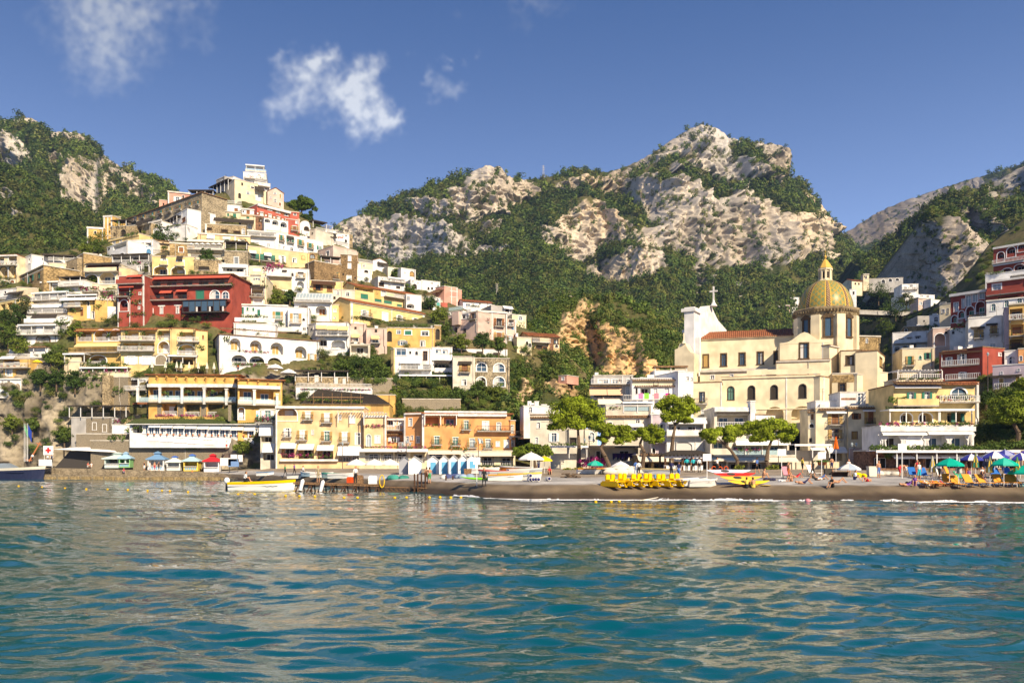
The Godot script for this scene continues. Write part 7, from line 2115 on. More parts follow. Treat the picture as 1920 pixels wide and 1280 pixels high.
func people() -> void:
	Z(1120,820,7.385)
	for q in [[535,542,200,"stand","bjdjb","person in a blue shirt and pale jeans walking arm in arm above the pedal boats"],[575,552,190,"stand","wkdsw","person in a white top and black shorts carrying a basket above the pedal boats"],
			[1028,552,150,"stand","nkhkn","person in a navy shirt and long dark trousers standing before the beach bar"],[1128,578,130,"stand","nbdsn","person in a navy shirt and blue shorts standing before the beach bar"],
			[1240,480,180,"stand","tkdkt","person in a teal shirt serving behind the white bar counter"],[1330,482,0,"stand","tkdkt","person in a pale cyan top standing at the right brown bar post"],[1415,485,200,"stand","wkdkw","person in a white shirt at the right end of the beach bar"]]:
		person(q[5],on_beach(X(q[0]),Y(q[1])),q[2],q[3],q[4])
	Z(1320,830,5.333)
	for q in [[846,362,90,"stand","sohss","bare-chested person in orange shorts standing by the pink towel chair"],[1090,352,200,"walk","kkdss","person in a dark bikini standing between the sunbathers"],[1280,290,190,"stand","snkss","bare-chested person in dark shorts standing beside the orange parasol"],
			[597,352,60,"sit","ssdss","person sitting upright on the colourful kayaks' right side"],[430,456,170,"sit","ykdss","person with dark hair sitting at the water's edge, left of two"],[497,456,190,"sit","sydss","person sitting at the water's edge, right of two"],
			[930,352,20,"lie","srdss","sunbather with raised knees beside the pink towel chair"],[1005,412,0,"lie","sndss","sunbather in dark trunks stretched out on the shingle"],[1290,450,-60,"sit","kkkss","person in black with dark hair hunched on the shingle"],[1350,402,0,"lie","ssdss","sunbather with bent knees behind the hunched person in black"],
			[1450,330,0,"stand","wsdss","person half hidden behind the striped grey parasol"],[1120,375,160,"lie","wkdss","sunbather lying behind the person in the dark bikini"]]:
		person(q[5],on_beach(X(q[0]),Y(q[1])),q[2],q[3],q[4])
	Z(1640,830,6.857)
	for q in [[330,438,80,"bend","srdss","bare-backed person bending over beside a white board, left of two"],[400,432,-80,"bend","swdss","bare-backed person bending over beside a white board, right of two"],[575,480,10,"stand","wtdss","person in a white and blue shirt and teal shorts near the blue deck chairs"],[552,440,0,"stand","rrdss","child in red standing in front of the white and blue shirt"],
			[430,560,10,"lie","spdss","sunbather on purple cloth at the edge of the gravel"],[522,555,-30,"sit","ppdss","person in purple sitting near the edge of the gravel"],[690,560,200,"lie","wwdss","sunbather with white shorts and raised legs beside the orange loungers"],[800,560,190,"lie","sodss","sunbather with raised legs on the left end of the lounger row"],[905,565,180,"lie","srdss","sunbather with a red towel on the left end of the lounger row"],
			[1215,455,160,"sit","pwdss","person in purple sitting under the green parasol"],[1380,430,0,"sit","wndss","person in white sitting between the folded parasols"],[1710,430,20,"sit","kkdss","person with dark hair resting under the striped green parasol"]]:
		person(q[5],on_beach(X(q[0]),Y(q[1])),q[2],q[3],q[4])
	Z(0,0,1)
	var more:=[[1484,903,"sit","ssdss","person sitting behind the stretched-out sunbather"],[1540,899,"lie","sbdss","sunbather on a blue towel left of the hunched person"],[1603,900,"sit","wndsw","person in white sitting in front of the yellow cover"],[1626,903,"lie","srdss","sunbather in red alone on the grey shingle"],[1648,896,"stand","sbkss","bare-chested person in blue shorts near the canvas bin"],[1762,899,"stand","wkdsw","person in white behind the leftmost folded parasol"],[1812,897,"stand","sodss","bare-chested person between the green parasols"],[1840,903,"lie","spdss","person lying on the fourth orange lounger row"],[1864,893,"stand","rndsr","person in red behind the folded navy parasol"],[1900,900,"sit","wwdss","person in white sitting at the right end of the loungers"],[1420,887,"walk","bkdsb","person in blue walking past the shops"],[1345,886,"walk","wkdkw","person in white walking right of the bar"],[1505,886,"stand","ykdsy","person in yellow standing by the thin lamp post"],[1180,888,"sit","nkdss","person in navy sitting by the covered boat"],[1010,888,"stand","wndsw","person in white standing under the yellow parasol"],[1030,890,"sit","rkdss","person in red sitting right of the yellow parasol"]]
	for q in more:person(q[4],on_beach(q[0],q[1]),fposmod(q[0]*7.0,360.0),q[2],q[3])
	Z(420,820,4)
	person("person in khaki shorts standing on the wooden pier",P(X(705),904.5,96.5),20,"stand","hhdsh",1.15)
	person("person in a white shirt standing behind the crates on the pier",P(X(985),905,96.2),30,"stand","wkdkw",1.12)
	person("person in a white shirt steering the yellow and white motor boat",P(X(155),903,103.4),100,"sit","wkdsw",1.35)
	for q in [[457,290,100,"walk","gkdkg","person in a green top walking past the stone wall"],[526,282,90,"walk","pkdkp","person in a purple top walking past the stone wall"],[592,302,120,"walk","wkdkw","person with a dark backpack walking behind the dinghies"],[1520,345,190,"stand","sodss","bare-chested child in orange shorts on the grey shingle"],[1541,346,170,"stand","sgdss","bare-chested child in green shorts on the grey shingle"],[1950,372,20,"walk","kkhkk","person in a black and white dress walking by the green kayak"]]:
		person(q[5],on_beach(X(q[0]),Y(q[1])),q[2],q[3],q[4])
	Z(0,760,4)
	for q in [[925,505,"sit","rbdss","person in a red top sitting on the quay edge by the green kiosk",170],[1080,488,"stand","kwdss","person in black queueing at the blue-roofed kiosk, first from the left",172],[1120,488,"stand","wwdss","person all in white queueing at the blue-roofed kiosk",171],[1157,488,"stand","srdss","bare-backed person in red shorts queueing at the blue-roofed kiosk",171],[1188,488,"stand","kkdss","person in dark clothes beside the barrels at the blue-roofed kiosk",171],[1440,520,"sit","okdss","person sitting on the steps below the yellow kiosk",170],[655,462,"sit","rwdss","person in red sitting in the shade of the white sail",174],[682,462,"sit","wwdss","person in white sitting in the shade of the white sail",174],[240,424,"stand","wkdkw","person in white standing by the flagpoles",175],[355,432,"stand","wkdkw","person standing left under the red cross board",175.5],[385,432,"stand","nkdkw","person in navy standing right under the red cross board",175.5],[1697,330,"stand","wrdsw","person on the steps beside the small dark doorway",174]]:
		person(q[4],P(X(q[0]),Y(q[1]),q[5]),10+q[0] % 60,q[2],q[3],1.05)
	Z(220,580,4.923)
	person("person in an orange top on the white roof terrace",P(X(1112),Y(575),189),10,"stand","onhsn",1.05)
	person("person leaning on the balcony of the orange hotel's right wing",P(X(1290),Y(1040),168),10,"stand","tkdkt",1.05)

# ---------------------------------------------------------------- parasols,loungers,boats
func ordinal(k:int) -> String:return ["first","second","third","fourth","fifth","sixth","seventh","eighth","ninth","tenth","eleventh","twelfth","thirteenth","fourteenth","fifteenth","sixteenth","seventeenth","eighteenth","nineteenth","twentieth"][k]

func colour(v:Vector3,rough:=0.85) -> StandardMaterial3D:
	return mat("tone %.3f %.3f %.3f" % [v.x,v.y,v.z],lin(v.x,v.y,v.z),rough)

func parasol(label:String,at:Vector3,r:float,h:float,a:Vector3,b:Vector3,group:="",rim:=Vector3.ZERO) -> void:
	var t:=thing("parasol",label,"parasol",at,rng.randf()*0.6,group)
	var p:=MB.new()
	p.bar(Vector3(0,0,0),Vector3(0,h+0.12,0),0.03,6)
	part("pole",p,mats["rail_white"],t)
	for k in 8:
		var m:=MB.new()
		var u:=TAU*k/8
		var w:=TAU*(k+1)/8
		var prof:=[Vector2(0.02,h),Vector2(r*0.45,h - r*0.17),Vector2(r*0.85,h - r*0.40),Vector2(r,h - r*0.52),Vector2(r,h - r*0.52 - 0.14)]
		for j in 4:
			var A:Vector2=prof[j]
			var B:Vector2=prof[j+1]
			m.quad(Vector3(B.x*sin(u),B.y,B.x*cos(u)),Vector3(B.x*sin(w),B.y,B.x*cos(w)),Vector3(A.x*sin(w),A.y,A.x*cos(w)),Vector3(A.x*sin(u),A.y,A.x*cos(u)))
		m.bar(Vector3(0.02,h - 0.03,0.0),Vector3(r*sin(u),h - r*0.53,r*cos(u)),0.012,3)
		part("panel",m,colour(a if k % 2==0 else b),t)

func folded(label:String,at:Vector3,h:float,a:Vector3,b:Vector3,group:="") -> void:
	var t:=thing("folded_parasol",label,"parasol",at,rng.randf(),group)
	var p:=MB.new()
	p.bar(Vector3.ZERO,Vector3(0,h,0),0.03,6)
	part("pole",p,mats["rail_white"],t)
	var m:=MB.new()
	m.tinted=true
	for k in 12:
		var prof:=[Vector2(0.03,h+0.05),Vector2(0.12,h - 0.4),Vector2(0.22,h - 0.95),Vector2(0.3,h - 1.45),Vector2(0.14,h - 1.5)]
		for j in 4:
			var A:Vector2=prof[j]*Vector2(1.15 if k % 2 else 0.75,1)
			var B:Vector2=prof[j+1]*Vector2(1.15 if k % 2 else 0.75,1)
			var A2:Vector2=prof[j]*Vector2(0.75 if k % 2 else 1.15,1)
			var B2:Vector2=prof[j+1]*Vector2(0.75 if k % 2 else 1.15,1)
			var u:=TAU*k/12
			var w:=TAU*(k+1)/12
			var c:=a if (j+k/2) % 2==0 else b
			m.tint=Color(c.x,c.y,c.z)
			m.quad(Vector3(B.x*sin(u),B.y,B.x*cos(u)),Vector3(B2.x*sin(w),B2.y,B2.x*cos(w)),Vector3(A2.x*sin(w),A2.y,A2.x*cos(w)),Vector3(A.x*sin(u),A.y,A.x*cos(u)))
	part("folded_canopy",m,mats["cloth"],t)

func lounger(label:String,at:Vector3,turn:float,c:Vector3,back:=0.85,group:="") -> void:
	var t:=thing("sun_lounger",label,"sun lounger",at,deg_to_rad(turn),group)
	var f:=MB.new()
	for s in [-0.34,0.34]:
		f.bar(Vector3(s,0.3,0.95),Vector3(s,0.36,-0.3),0.03)
		f.bar(Vector3(s,0.36,-0.3),Vector3(s,0.36+0.8*back,-0.95),0.03)
		f.bar(Vector3(s,0,0.75),Vector3(s,0.32,0.5),0.03)
		f.bar(Vector3(s,0,-0.5),Vector3(s,0.36,-0.2),0.03)
		f.bar(Vector3(s,0,-0.75),Vector3(s,0.36+0.4*back,-0.62),0.025)
	part("frame",f,mats["wood"],t)
	var m:=MB.new()
	m.box(Vector3(-0.34,0.34,-0.28),Vector3(0.34,0.375,0.95))
	part("seat",m,colour(c),t)
	var g:=MB.new()
	g.quad(Vector3(-0.36,0.38,-0.28),Vector3(0.36,0.38,-0.28),Vector3(0.36,0.4+0.8*back,-0.93),Vector3(-0.36,0.4+0.8*back,-0.93))
	g.quad(Vector3(0.36,0.36,-0.31),Vector3(-0.36,0.36,-0.31),Vector3(-0.36,0.38+0.8*back,-0.96),Vector3(0.36,0.38+0.8*back,-0.96))
	part("backrest",g,colour(c*0.93),t)

func hull(b:MB,L:float,W:float,H:float,y0:float,y1:float,grow:=0.0,sheer:=0.25) -> void:
	var n:=14
	for s in [-1.0,1.0]:
		for k in n:
			var pts:=[]
			for e in [[k,y0],[k+1,y0],[k+1,y1],[k,y1]]:
				var u:float=float(e[0])/n
				var w:=W/2*(0.82+0.18*sin(PI*minf(u*1.3,1.0)) if u<0.55 else pow(maxf(1 - pow((u - 0.55)/0.45,2.1),0.0),0.75))
				var hh:float=H*e[1]*(1+sheer*u*u)
				var flare:float=lerpf(0.62,1.0,e[1])
				pts.append(Vector3(lerpf(-L/2,L/2*lerpf(0.93,1.0,e[1]),u),hh,s*(w*flare+grow)))
			if s>0:b.quad(pts[0],pts[1],pts[2],pts[3])
			else:b.quad(pts[1],pts[0],pts[3],pts[2])
	b.quad(Vector3(-L/2,H*y0,W*0.4*lerpf(0.62,1,y0)),Vector3(-L/2,H*y1,W*0.41*lerpf(0.62,1,y1)),Vector3(-L/2,H*y1,-W*0.41*lerpf(0.62,1,y1)),Vector3(-L/2,H*y0,-W*0.4*lerpf(0.62,1,y0)))

func boat(nm:String,label:String,at:Vector3,turn:float,L:float,W:float,H:float,side:Vector3,rim:Vector3,inside:Vector3,cat:="boat",group:="") -> Node3D:
	var t:=thing(nm,label,cat,at,deg_to_rad(turn),group)
	var h:=MB.new()
	hull(h,L,W,H,0.0,0.78)
	part("hull",h,colour(side,0.4),t)
	var r:=MB.new()
	hull(r,L,W,H,0.78,1.0,0.05)
	part("gunwale",r,colour(rim,0.4),t)
	var d:=MB.new()
	for k in 12:
		var u:=k/12.0
		var e:=(k+1)/12.0
		var w0:=W/2*(0.9 if u<0.55 else pow(1 - pow((u - 0.55)/0.45,2.1),0.75))*0.97
		var w1:=W/2*(0.9 if e<0.55 else pow(maxf(0.0,1 - pow((e - 0.55)/0.45,2.1)),0.75))*0.97
		var y:=H*(0.62 if u<0.7 else 0.93)
		d.quad(Vector3(lerpf(-L/2,L/2,u),y,w0),Vector3(lerpf(-L/2,L/2,e),y*(1+0.1*e),w1),Vector3(lerpf(-L/2,L/2,e),y*(1+0.1*e),-w1),Vector3(lerpf(-L/2,L/2,u),y,-w0))
	part("deck",d,colour(inside,0.6),t)
	var s:=MB.new()
	for k in 2:s.box(Vector3(-L*0.25+k*L*0.3,H*0.66,-W*0.42),Vector3(-L*0.25+k*L*0.3+0.28,H*0.74,W*0.42))
	part("thwart",s,mats["wood"],t)
	return t

func kayak(label:String,at:Vector3,turn:float,L:float,a:Vector3,b:Vector3,tilt:=0.0) -> void:
	var t:=thing("kayak",label,"kayak",at,deg_to_rad(turn))
	t.rotation.x=tilt
	for q in [[0,a],[1,b]]:
		var m:=MB.new()
		for k in 12:
			for j in 5:
				var pts:=[]
				for e in [[k,j],[k+1,j],[k+1,j+1],[k,j+1]]:
					var u:float=e[0]/12.0
					var th:float=PI*e[1]/5.0+(PI if q[0]==0 else 0.0)
					var w:=0.36*pow(sin(PI*clampf(u,0.012,0.988)),0.6)
					pts.append(Vector3((u - 0.5)*L,0.24+0.2*pow(absf(u - 0.5)*2,3)+sin(th)*w*(0.55 if q[0]==0 else 0.28),cos(th)*w))
				m.quad(pts[0],pts[1],pts[2],pts[3])
		part("hull" if q[0]==0 else "deck",m,colour(q[1],0.35),t)
	var s:=MB.new()
	s.ell(Vector3(-L*0.08,0.33,0),Vector3(0.5,0.04,0.22),10,4)
	part("seat",s,mats["frame_dark"],t)

func lamp_post(label:String,at:Vector3,h:float,n:=3) -> void:
	var t:=thing("street_lamp",label,"street lamp",at)
	var p:=MB.new()
	p.lathe([Vector2(0.16,0),Vector2(0.16,0.3),Vector2(0.07,0.45),Vector2(0.05,h - 0.5),Vector2(0,h - 0.5)],8)
	for k in n:
		var x:=0.0 if n==1 else (k - (n - 1)/2.0)*0.7
		if x != 0:p.bar(Vector3(0,h - 1.2,0),Vector3(x,h - 0.95,0),0.03)
	part("post",p,mats["iron"],t)
	for k in n:
		var x:=0.0 if n==1 else (k - (n - 1)/2.0)*0.7
		var b:=MB.new()
		b.t=Transform3D(Basis.IDENTITY,Vector3(x,h - (0.5 if x==0 else 0.95),0))
		b.lathe([Vector2(0.06,0),Vector2(0.2,0.34),Vector2(0.22,0.4),Vector2(0.06,0.62),Vector2(0,0.75)],6,0,TAU,false)
		part("lantern",b,mats["glass_pale"],t)

func beach_things() -> void:
	var teal:=Vector3(0.0,0.36,0.25)
	var white:=Vector3(0.72,0.7,0.66)
	var navy:=Vector3(0.04,0.045,0.26)
	var cream:=Vector3(0.7,0.64,0.5)
	for q in [[1781,912,1.22,2.6,teal,teal,"open green parasol with a pale fringe, left of the two big green ones",-1],[1883,912,1.18,2.6,teal,Vector3(0.05,0.45,0.33),"open green parasol with a pale stripe, right of the two big green ones",-1],
			[1822,897,1.15,2.6,navy,white,"blue and white parasol standing alone left of the other blue ones",-1],[1866,897,1.35,2.9,navy,white,"largest blue and white parasol behind the folded navy one",-1],[1885,893,1.1,2.9,navy,Vector3(0.3,0.32,0.5),"blue parasol half hidden behind the largest blue and white one",-1],[1914,897,1.3,2.7,navy,white,"blue and white parasol at the right edge of the photo",-1],[1934,893,1.3,3.1,Vector3(0.12,0.08,0.4),Vector3(0.12,0.08,0.4),"plain violet parasol cut by the right edge of the photo",-1],[1926,912,1.5,2.0,teal,teal,"low green parasol cut by the right edge of the photo",-1],
			[1021,887,1.0,2.1,Vector3(0.7,0.5,0.01),Vector3(0.7,0.5,0.01),"small yellow parasol beside a white one",-1],[996,888,1.6,2.6,white,white,"square-looking white parasol beside the yellow one",-1],[1116,890,1.0,1.7,teal,Vector3(0.05,0.4,0.3),"small green parasol beside the orange-rimmed boat",-1],[1164,888,1.2,1.5,white,Vector3(0.6,0.62,0.62),"low grey-white parasol left of the covered boat",-1],[1593,894,1.2,1.5,white,Vector3(0.35,0.42,0.5),"low striped grey parasol with a stick near the orange one",-1]]:
		parasol(q[6],on_beach(q[0],q[1]),q[2],q[3],q[4],q[5])
	for q in [[668,"left"],[702,"middle"],[731,"right"]]:
		parasol("white café parasol before the restaurant gallery, %s of three" % q[1],P(q[0],884,146),1.9,2.3,white,Vector3(0.66,0.65,0.62))
	parasol("yellow parasol over the terrace of the far-left yellow house",P(69,690,186),1.1,2.0,Vector3(0.7,0.5,0.02),Vector3(0.7,0.5,0.02))
	for q in [[516,700,"grey-white open parasol right of the folded ones on the roof terrace"],[541,709,"second grey-white open parasol, nearest the white pillar on the roof terrace"]]:
		parasol(q[2],P(q[0],q[1],186),1.9,2.2,white,Vector3(0.6,0.6,0.58))
	for k in 6:parasol("white dining parasol under the rolled awning, %s from the left" % ordinal(k),P(358+k*10.5,468,238),0.85,2.0,white,white)
	var gold:=Vector3(0.5,0.35,0.05)
	for q in [[1749,911,Vector3(0.5,0.5,0.48),gold,"folded parasol in grey, white and yellow stripes, leftmost by the loungers"],[1798,913,Vector3(0.6,0.58,0.5),Vector3(0.12,0.14,0.16),"slim folded parasol beside the left green one"],[1830,899,Vector3(0.02,0.14,0.1),gold,"folded green and yellow parasol between the green ones"],[1849,895,Vector3(0.06,0.06,0.1),Vector3(0.1,0.1,0.14),"folded dark navy parasol behind the loungers"],[1857,912,Vector3(0.12,0.18,0.18),gold,"folded grey and yellow parasol in front of the navy one"],[1908,913,Vector3(0.03,0.2,0.1),gold,"folded green and yellow parasol near the right edge"],[1568,885,Vector3(0.7,0.14,0.01),Vector3(0.62,0.12,0.01),"tall folded bright orange parasol in front of the cream houses"]]:
		folded(q[4],on_beach(q[0],q[1]),2.7 if q[0] != 1568 else 4.3,q[2],q[3])
	Z(220,580,4.923)
	for k in 9:folded("folded cream parasol on the roof terrace above the orange hotel, %s from the left" % ordinal(k),P(X([318,440,545,586,660,745,825,890,970][k]),Y(570+k*2),181),2.3,cream,cream*0.9)
	var org:=Vector3(0.78,0.32,0.04)
	var k:=0
	for q in [[1779,911],[1797,914.5],[1822,912],[1848,912],[1876,912],[1897,912],[1911,911],[1738,914],[1758,914]]:
		lounger("orange beach lounger with its back raised, %s from the left in the front row" % ordinal([2,3,4,5,6,7,8,0,1][k]),on_beach(q[0],q[1]),rng.randf_range(-14,14),org,0.9 if k<7 else 0.25)
		k+=1
	lounger("upright orange lounger back standing under the left green parasol",on_beach(1786,899),40,org,1.9)
	lounger("green striped deck chair behind the orange loungers",on_beach(1806,903),10,Vector3(0.04,0.3,0.16),0.8)
	var blue:=Vector3(0.03,0.15,0.46)
	for q in [[1714,896,"blue deck chair left of the person in white and blue"],[1735,897,"blue deck chair right of the person in white and blue"],[1872,903,"front blue deck chair behind the orange row"],[1875,897,"rear blue deck chair behind the orange row"],[1893,897,"blue deck chair beside the striped green parasol"]]:
		lounger(q[2],on_beach(q[0],q[1]),rng.randf_range(-10,10),blue,0.95)
	for q in [[1769,899,"white deck chair left of the orange loungers"],[1478,897,"white chair frame with a pink towel"],[1526,893,"white folding chair beside the person in a bikini"]]:
		lounger(q[2],on_beach(q[0],q[1]),rng.randf_range(-20,20),white if q[0] != 1478 else Vector3(0.66,0.25,0.3),1.1)
	# boats
	var mb:=boat("motor_boat","yellow and white open motor boat moored at the pier",P(492,918,103.5)+Vector3(0,-0.35,0),4,8.4,2.4,1.35,white,Vector3(0.72,0.5,0.0),Vector3(0.3,0.3,0.3))
	var eng:=MB.new()
	eng.ell(Vector3(-4.5,1.55,0),Vector3(0.38,0.42,0.28),10,6)
	part("outboard_motor",eng,mats["frame_white"],mb)
	var leg:=MB.new()
	leg.box(Vector3(-4.65,0.1,-0.12),Vector3(-4.35,1.25,0.12))
	part("motor_leg",leg,mats["frame_dark"],mb)
	var db:=boat("motor_boat","large dark blue launch with grey deck house at the far left",P(18,897,172)+Vector3(0,-0.2,0),2,15,4,2.3,Vector3(0.02,0.025,0.06),Vector3(0.6,0.56,0.46),Vector3(0.3,0.3,0.3))
	var cab:=MB.new()
	cab.prism([Vector2(-3.5,1.5),Vector2(2.2,1.5),Vector2(1.2,2.6),Vector2(-0.6,3.5),Vector2(-2.4,3.4),Vector2(-3.5,2.4)],-1.2,1.2)
	part("deck_house",cab,colour(Vector3(0.2,0.24,0.28)),db)
	var post:=MB.new()
	post.box(Vector3(-5.6,1.4,-0.6),Vector3(-4.4,3.0,0.6))
	part("engine_cover",post,mats["rail_white"],db)
	for q in [[560,897,12,4.2,white,Vector3(0.03,0.03,0.05),"white dinghy with a dark rim left on the beach, beside the pier"],[582,893,170,4.0,Vector3(0.3,0.42,0.5),white,"blue-grey rowing boat behind the person in khaki"],[603,895,8,4.0,white,white,"white dinghy right behind the person in khaki"],[621,896,172,3.6,Vector3(0.3,0.4,0.38),Vector3(0.05,0.25,0.18),"grey dinghy with a green cover on the beach"],[641,897,6,4.6,Vector3(0.6,0.62,0.6),white,"upturned-looking pale dinghy left of the crates"],[497,892,4,3.6,white,Vector3(0.1,0.2,0.35),"small white dinghy on the shingle behind the motor boat"],
			[1123,888,4,6.2,white,Vector3(0.6,0.26,0.04),"white wooden boat with an orange rim under the green parasol"],[1224,889,176,6.6,Vector3(0.5,0.53,0.56),Vector3(0.6,0.5,0.25),"long grey-white boat with a yellow rim beside the bar"],[955,895,8,5.4,white,Vector3(0.5,0.5,0.48),"white boat in the pile of boats left of the white parasol"],[975,899,4,5.6,Vector3(0.62,0.62,0.58),Vector3(0.6,0.5,0.1),"pale boat with a yellow stripe in front of the pile"],[930,893,170,5.0,white,Vector3(0.6,0.1,0.08),"white boat with a red rim behind the green kayak"],[985,890,14,5.0,Vector3(0.4,0.45,0.5),white,"blue-grey boat at the back of the pile"],[967,885,165,5.0,Vector3(0.62,0.2,0.03),white,"orange and white boat on a stand behind the pile"],[948,901,4,4.4,white,Vector3(0.6,0.3,0.05),"low white boat with an orange end at the left of the pile"],
			[1300,911,30,4.2,white,white,"white pedal craft with a broad slide at the right end of the yellow pedal boats"],[1318,913,14,3.6,Vector3(0.62,0.6,0.56),white,"white rubber dinghy right of the yellow pedal boats"],[908,888,0,4.4,white,white,"long white boat behind the walking person in the dress"]]:
		boat("rowing_boat",q[6],on_beach(q[0],q[1]),q[2],q[3]*0.85,q[3]*0.32,0.66,q[4],q[5],Vector3(0.4,0.38,0.34))
	var tarp:=thing("covered_boat","boat under a rumpled beige tarpaulin","boat",on_beach(1165,889))
	var tm:=MB.new()
	for e in [[-1.2,0.5,1.3],[0.0,0.9,1.5],[1.2,0.7,1.3],[2.1,0.3,0.8]]:tm.ell(Vector3(e[0],0.3,0),Vector3(e[2],e[1]*0.7+0.2,1.0),9,6)
	part("tarpaulin",tm,mats["canvas"],tarp)
	var keel:=MB.new()
	hull(keel,4.6,1.6,0.6,0,1)
	part("hull",keel,mats["frame_dark"],tarp)
	for q in [[910,901,3,5.4,Vector3(0.2,0.6,0.02),Vector3(0.25,0.66,0.05),"bright green kayak lying in front of the boats",0.0],[1368,908,12,4.6,Vector3(0.1,0.13,0.45),Vector3(0.6,0.6,0.7),"blue and white kayak on the left of the colourful stack",0.6],[1378,909,14,4.4,Vector3(0.66,0.45,0.02),Vector3(0.6,0.03,0.02),"red and yellow kayak second in the colourful stack",0.6],[1389,910,14,4.4,Vector3(0.68,0.3,0.03),Vector3(0.7,0.42,0.05),"orange kayak third in the colourful stack",0.6],[1402,911,15,4.4,Vector3(0.6,0.06,0.02),Vector3(0.72,0.5,0.03),"yellow kayak with a red underside at the right of the colourful stack",0.5]]:
		kayak(q[6],on_beach(q[0],q[1])+Vector3(0,(1402 - q[0])*0.026+0.12 if q[7]>0 else 0.0,(q[0] - 1402)*0.02 if q[7]>0 else 0.0),q[2],q[3],q[4],q[5],q[7])
	# six pedal boats side by side
	for i in 6:
		var t:=thing("pedal_boat","yellow pedal boat with twin floats, %s from the left in the row of six" % ordinal(i),"pedal boat",on_beach(1154+i*24.0,913 - i % 2),deg_to_rad(38+9*sin(i*2.3)))
		t.scale=Vector3.ONE*0.86
		for s in [-0.55,0.55]:
			var m:=MB.new()
			m.t=Transform3D(Basis.IDENTITY,Vector3(s,0,0))
			m.prism([Vector2(-0.28,0.1),Vector2(-0.12,0.0),Vector2(0.12,0.0),Vector2(0.28,0.1),Vector2(0.3,0.55),Vector2(-0.3,0.55)],-1.5,1.2)
			m.quad(Vector3(-0.28,0.1,1.2),Vector3(0.28,0.1,1.2),Vector3(0.2,0.62,1.75),Vector3(-0.2,0.62,1.75))
			m.quad(Vector3(-0.3,0.55,1.2),Vector3(-0.2,0.62,1.75),Vector3(0.2,0.62,1.75),Vector3(0.3,0.55,1.2))
			part("float",m,colour(Vector3(0.7,0.42,0.0),0.4),t)
		var d:=MB.new()
		d.box(Vector3(-0.82,0.56,-1.3),Vector3(0.82,0.68,1.0))
		part("deck",d,colour(Vector3(0.68,0.4,0.0),0.4),t)
		for s in [-0.4,0.4]:
			var m:=MB.new()
			m.prism([Vector2(-0.3,0.68),Vector2(0.3,0.68),Vector2(0.3,1.25),Vector2(0.18,1.42),Vector2(-0.18,1.42),Vector2(-0.3,1.25)],-0.9,-0.72)
			m.box(Vector3(s*0 - 0.3,0.68,-0.71),Vector3(0.3,0.86,-0.15))
			part("seat",m,colour(Vector3(0.72,0.46,0.0),0.4),t).position.x=s
		var r:=MB.new()
		r.tube([Vector3(-0.7,0.7,0.7),Vector3(-0.7,0.2,1.6),Vector3(-0.3,0.2,1.6),Vector3(-0.3,0.7,0.7)],[0.035],5)
		part("ladder",r,mats["rail_white"],t)
	# buoys and ropes
	var i:=0
	for q in [[34,911],[78,913],[121,915],[161,916.7],[201,917.3],[239,918],[276,919.5],[303,919.5],[318,920.3],[352,922],[446,926.5],[477,926.5],[535,929],[561,930],[590,930.5],[645,933],[670,933],[740,933],[762,932.5],[805,932.5],[825,932],[845,932.5],[864,932.3],[1117,941],[1146,940.5],[1161,940]]:
		var m:=MB.new()
		m.ell(Vector3.ZERO,Vector3(0.15,0.12,0.15),8,5)
		var o:=part("buoy",m,colour(Vector3(0.68,0.42,0.01),0.5),self)
		var d:float=3.2*F/(q[1] - 870.0)
		o.position=P(q[0],q[1],d)
		tag(o,"small yellow buoy floating off the %s, %s of its line from the left" % ["quay" if i<10 else "pier" if i<23 else "pedal boats",ordinal(i if i<10 else i - 10 if i<23 else i - 23)],"buoy","yellow buoys in a line")
		i+=1
	var pk:=MB.new()
	pk.ell(Vector3.ZERO,Vector3(0.26,0.24,0.26),10,6)
	var pb:=part("buoy",pk,colour(Vector3(0.6,0.22,0.25),0.5),self)
	pb.position=P(1515,939.5,70)
	tag(pb,"pink ball buoy floating just off the beach","buoy")
	var rp:=MB.new()
	var rope:=[]
	for s in 9:rope.append(P(lerpf(1200,1284,s/8.0),lerpf(938,919.5,s/8.0)+2.0*sin(PI*s/8.0),lerpf(72.5,77.0,s/8.0)))
	rp.tube(rope,[0.04],5)
	tag(part("mooring_rope",rp,mats["canvas"],self),"pale rope running from the pedal boats down into the water","rope")
	pier()
	cabins()
	bar()
	quay()
	for q in [[1709,872,5.2,3,"three-armed lamp post in front of the white curtained restaurant"],[1907,872,5.0,3,"three-armed lamp post beside the big pine on the right"],[762,884,5.6,3,"lamp post with globes before the salmon hotel's left end"],[897,884,6.0,3,"tall lamp post with globes before the salmon hotel's right end"],[642,886,5.4,1,"single lamp post before the cream seafront hotel"],[1105,884,5.6,3,"dark lamp post beside the pink bougainvillea"],[1460,884,6.4,2,"thin lamp post before the glazed dining terrace"],[1602,880,4.6,2,"pale lamp post before the cream houses"],[1853,735,6.5,1,"tall grey lamp post at the red end wall"]]:
		lamp_post(q[4],P(q[0],q[1],128.0 if q[0]>1000 else 146.0) if q[0] != 1853 else P(1853,735,134),q[2],q[3])
	for q in [[1326,897,2.0,0.9,"white notice board on a post right of the beach bar"],[894,912,2.3,0.7,"white notice board on a tall post beside the walking person"],[1466,893,2.4,0.95,"white board on a stand among the sunbathers"],[1692,897,3.0,0.9,"white square board above the bending people"],[1541,892,2.0,0.9,"tilted white board behind the sunbathers"]]:
		var t:=thing("notice_board",q[4],"sign",on_beach(q[0],q[1]))
		var p:=MB.new()
		p.bar(Vector3.ZERO,Vector3(0,q[2],0),0.045)
		part("post",p,mats["rail_white"],t)
		var m:=MB.new()
		m.box(Vector3(-q[3]/2,q[2] - 0.1,0.04),Vector3(q[3]/2,q[2]+0.65,0.09))
		part("board",m,mats["frame_white"],t)
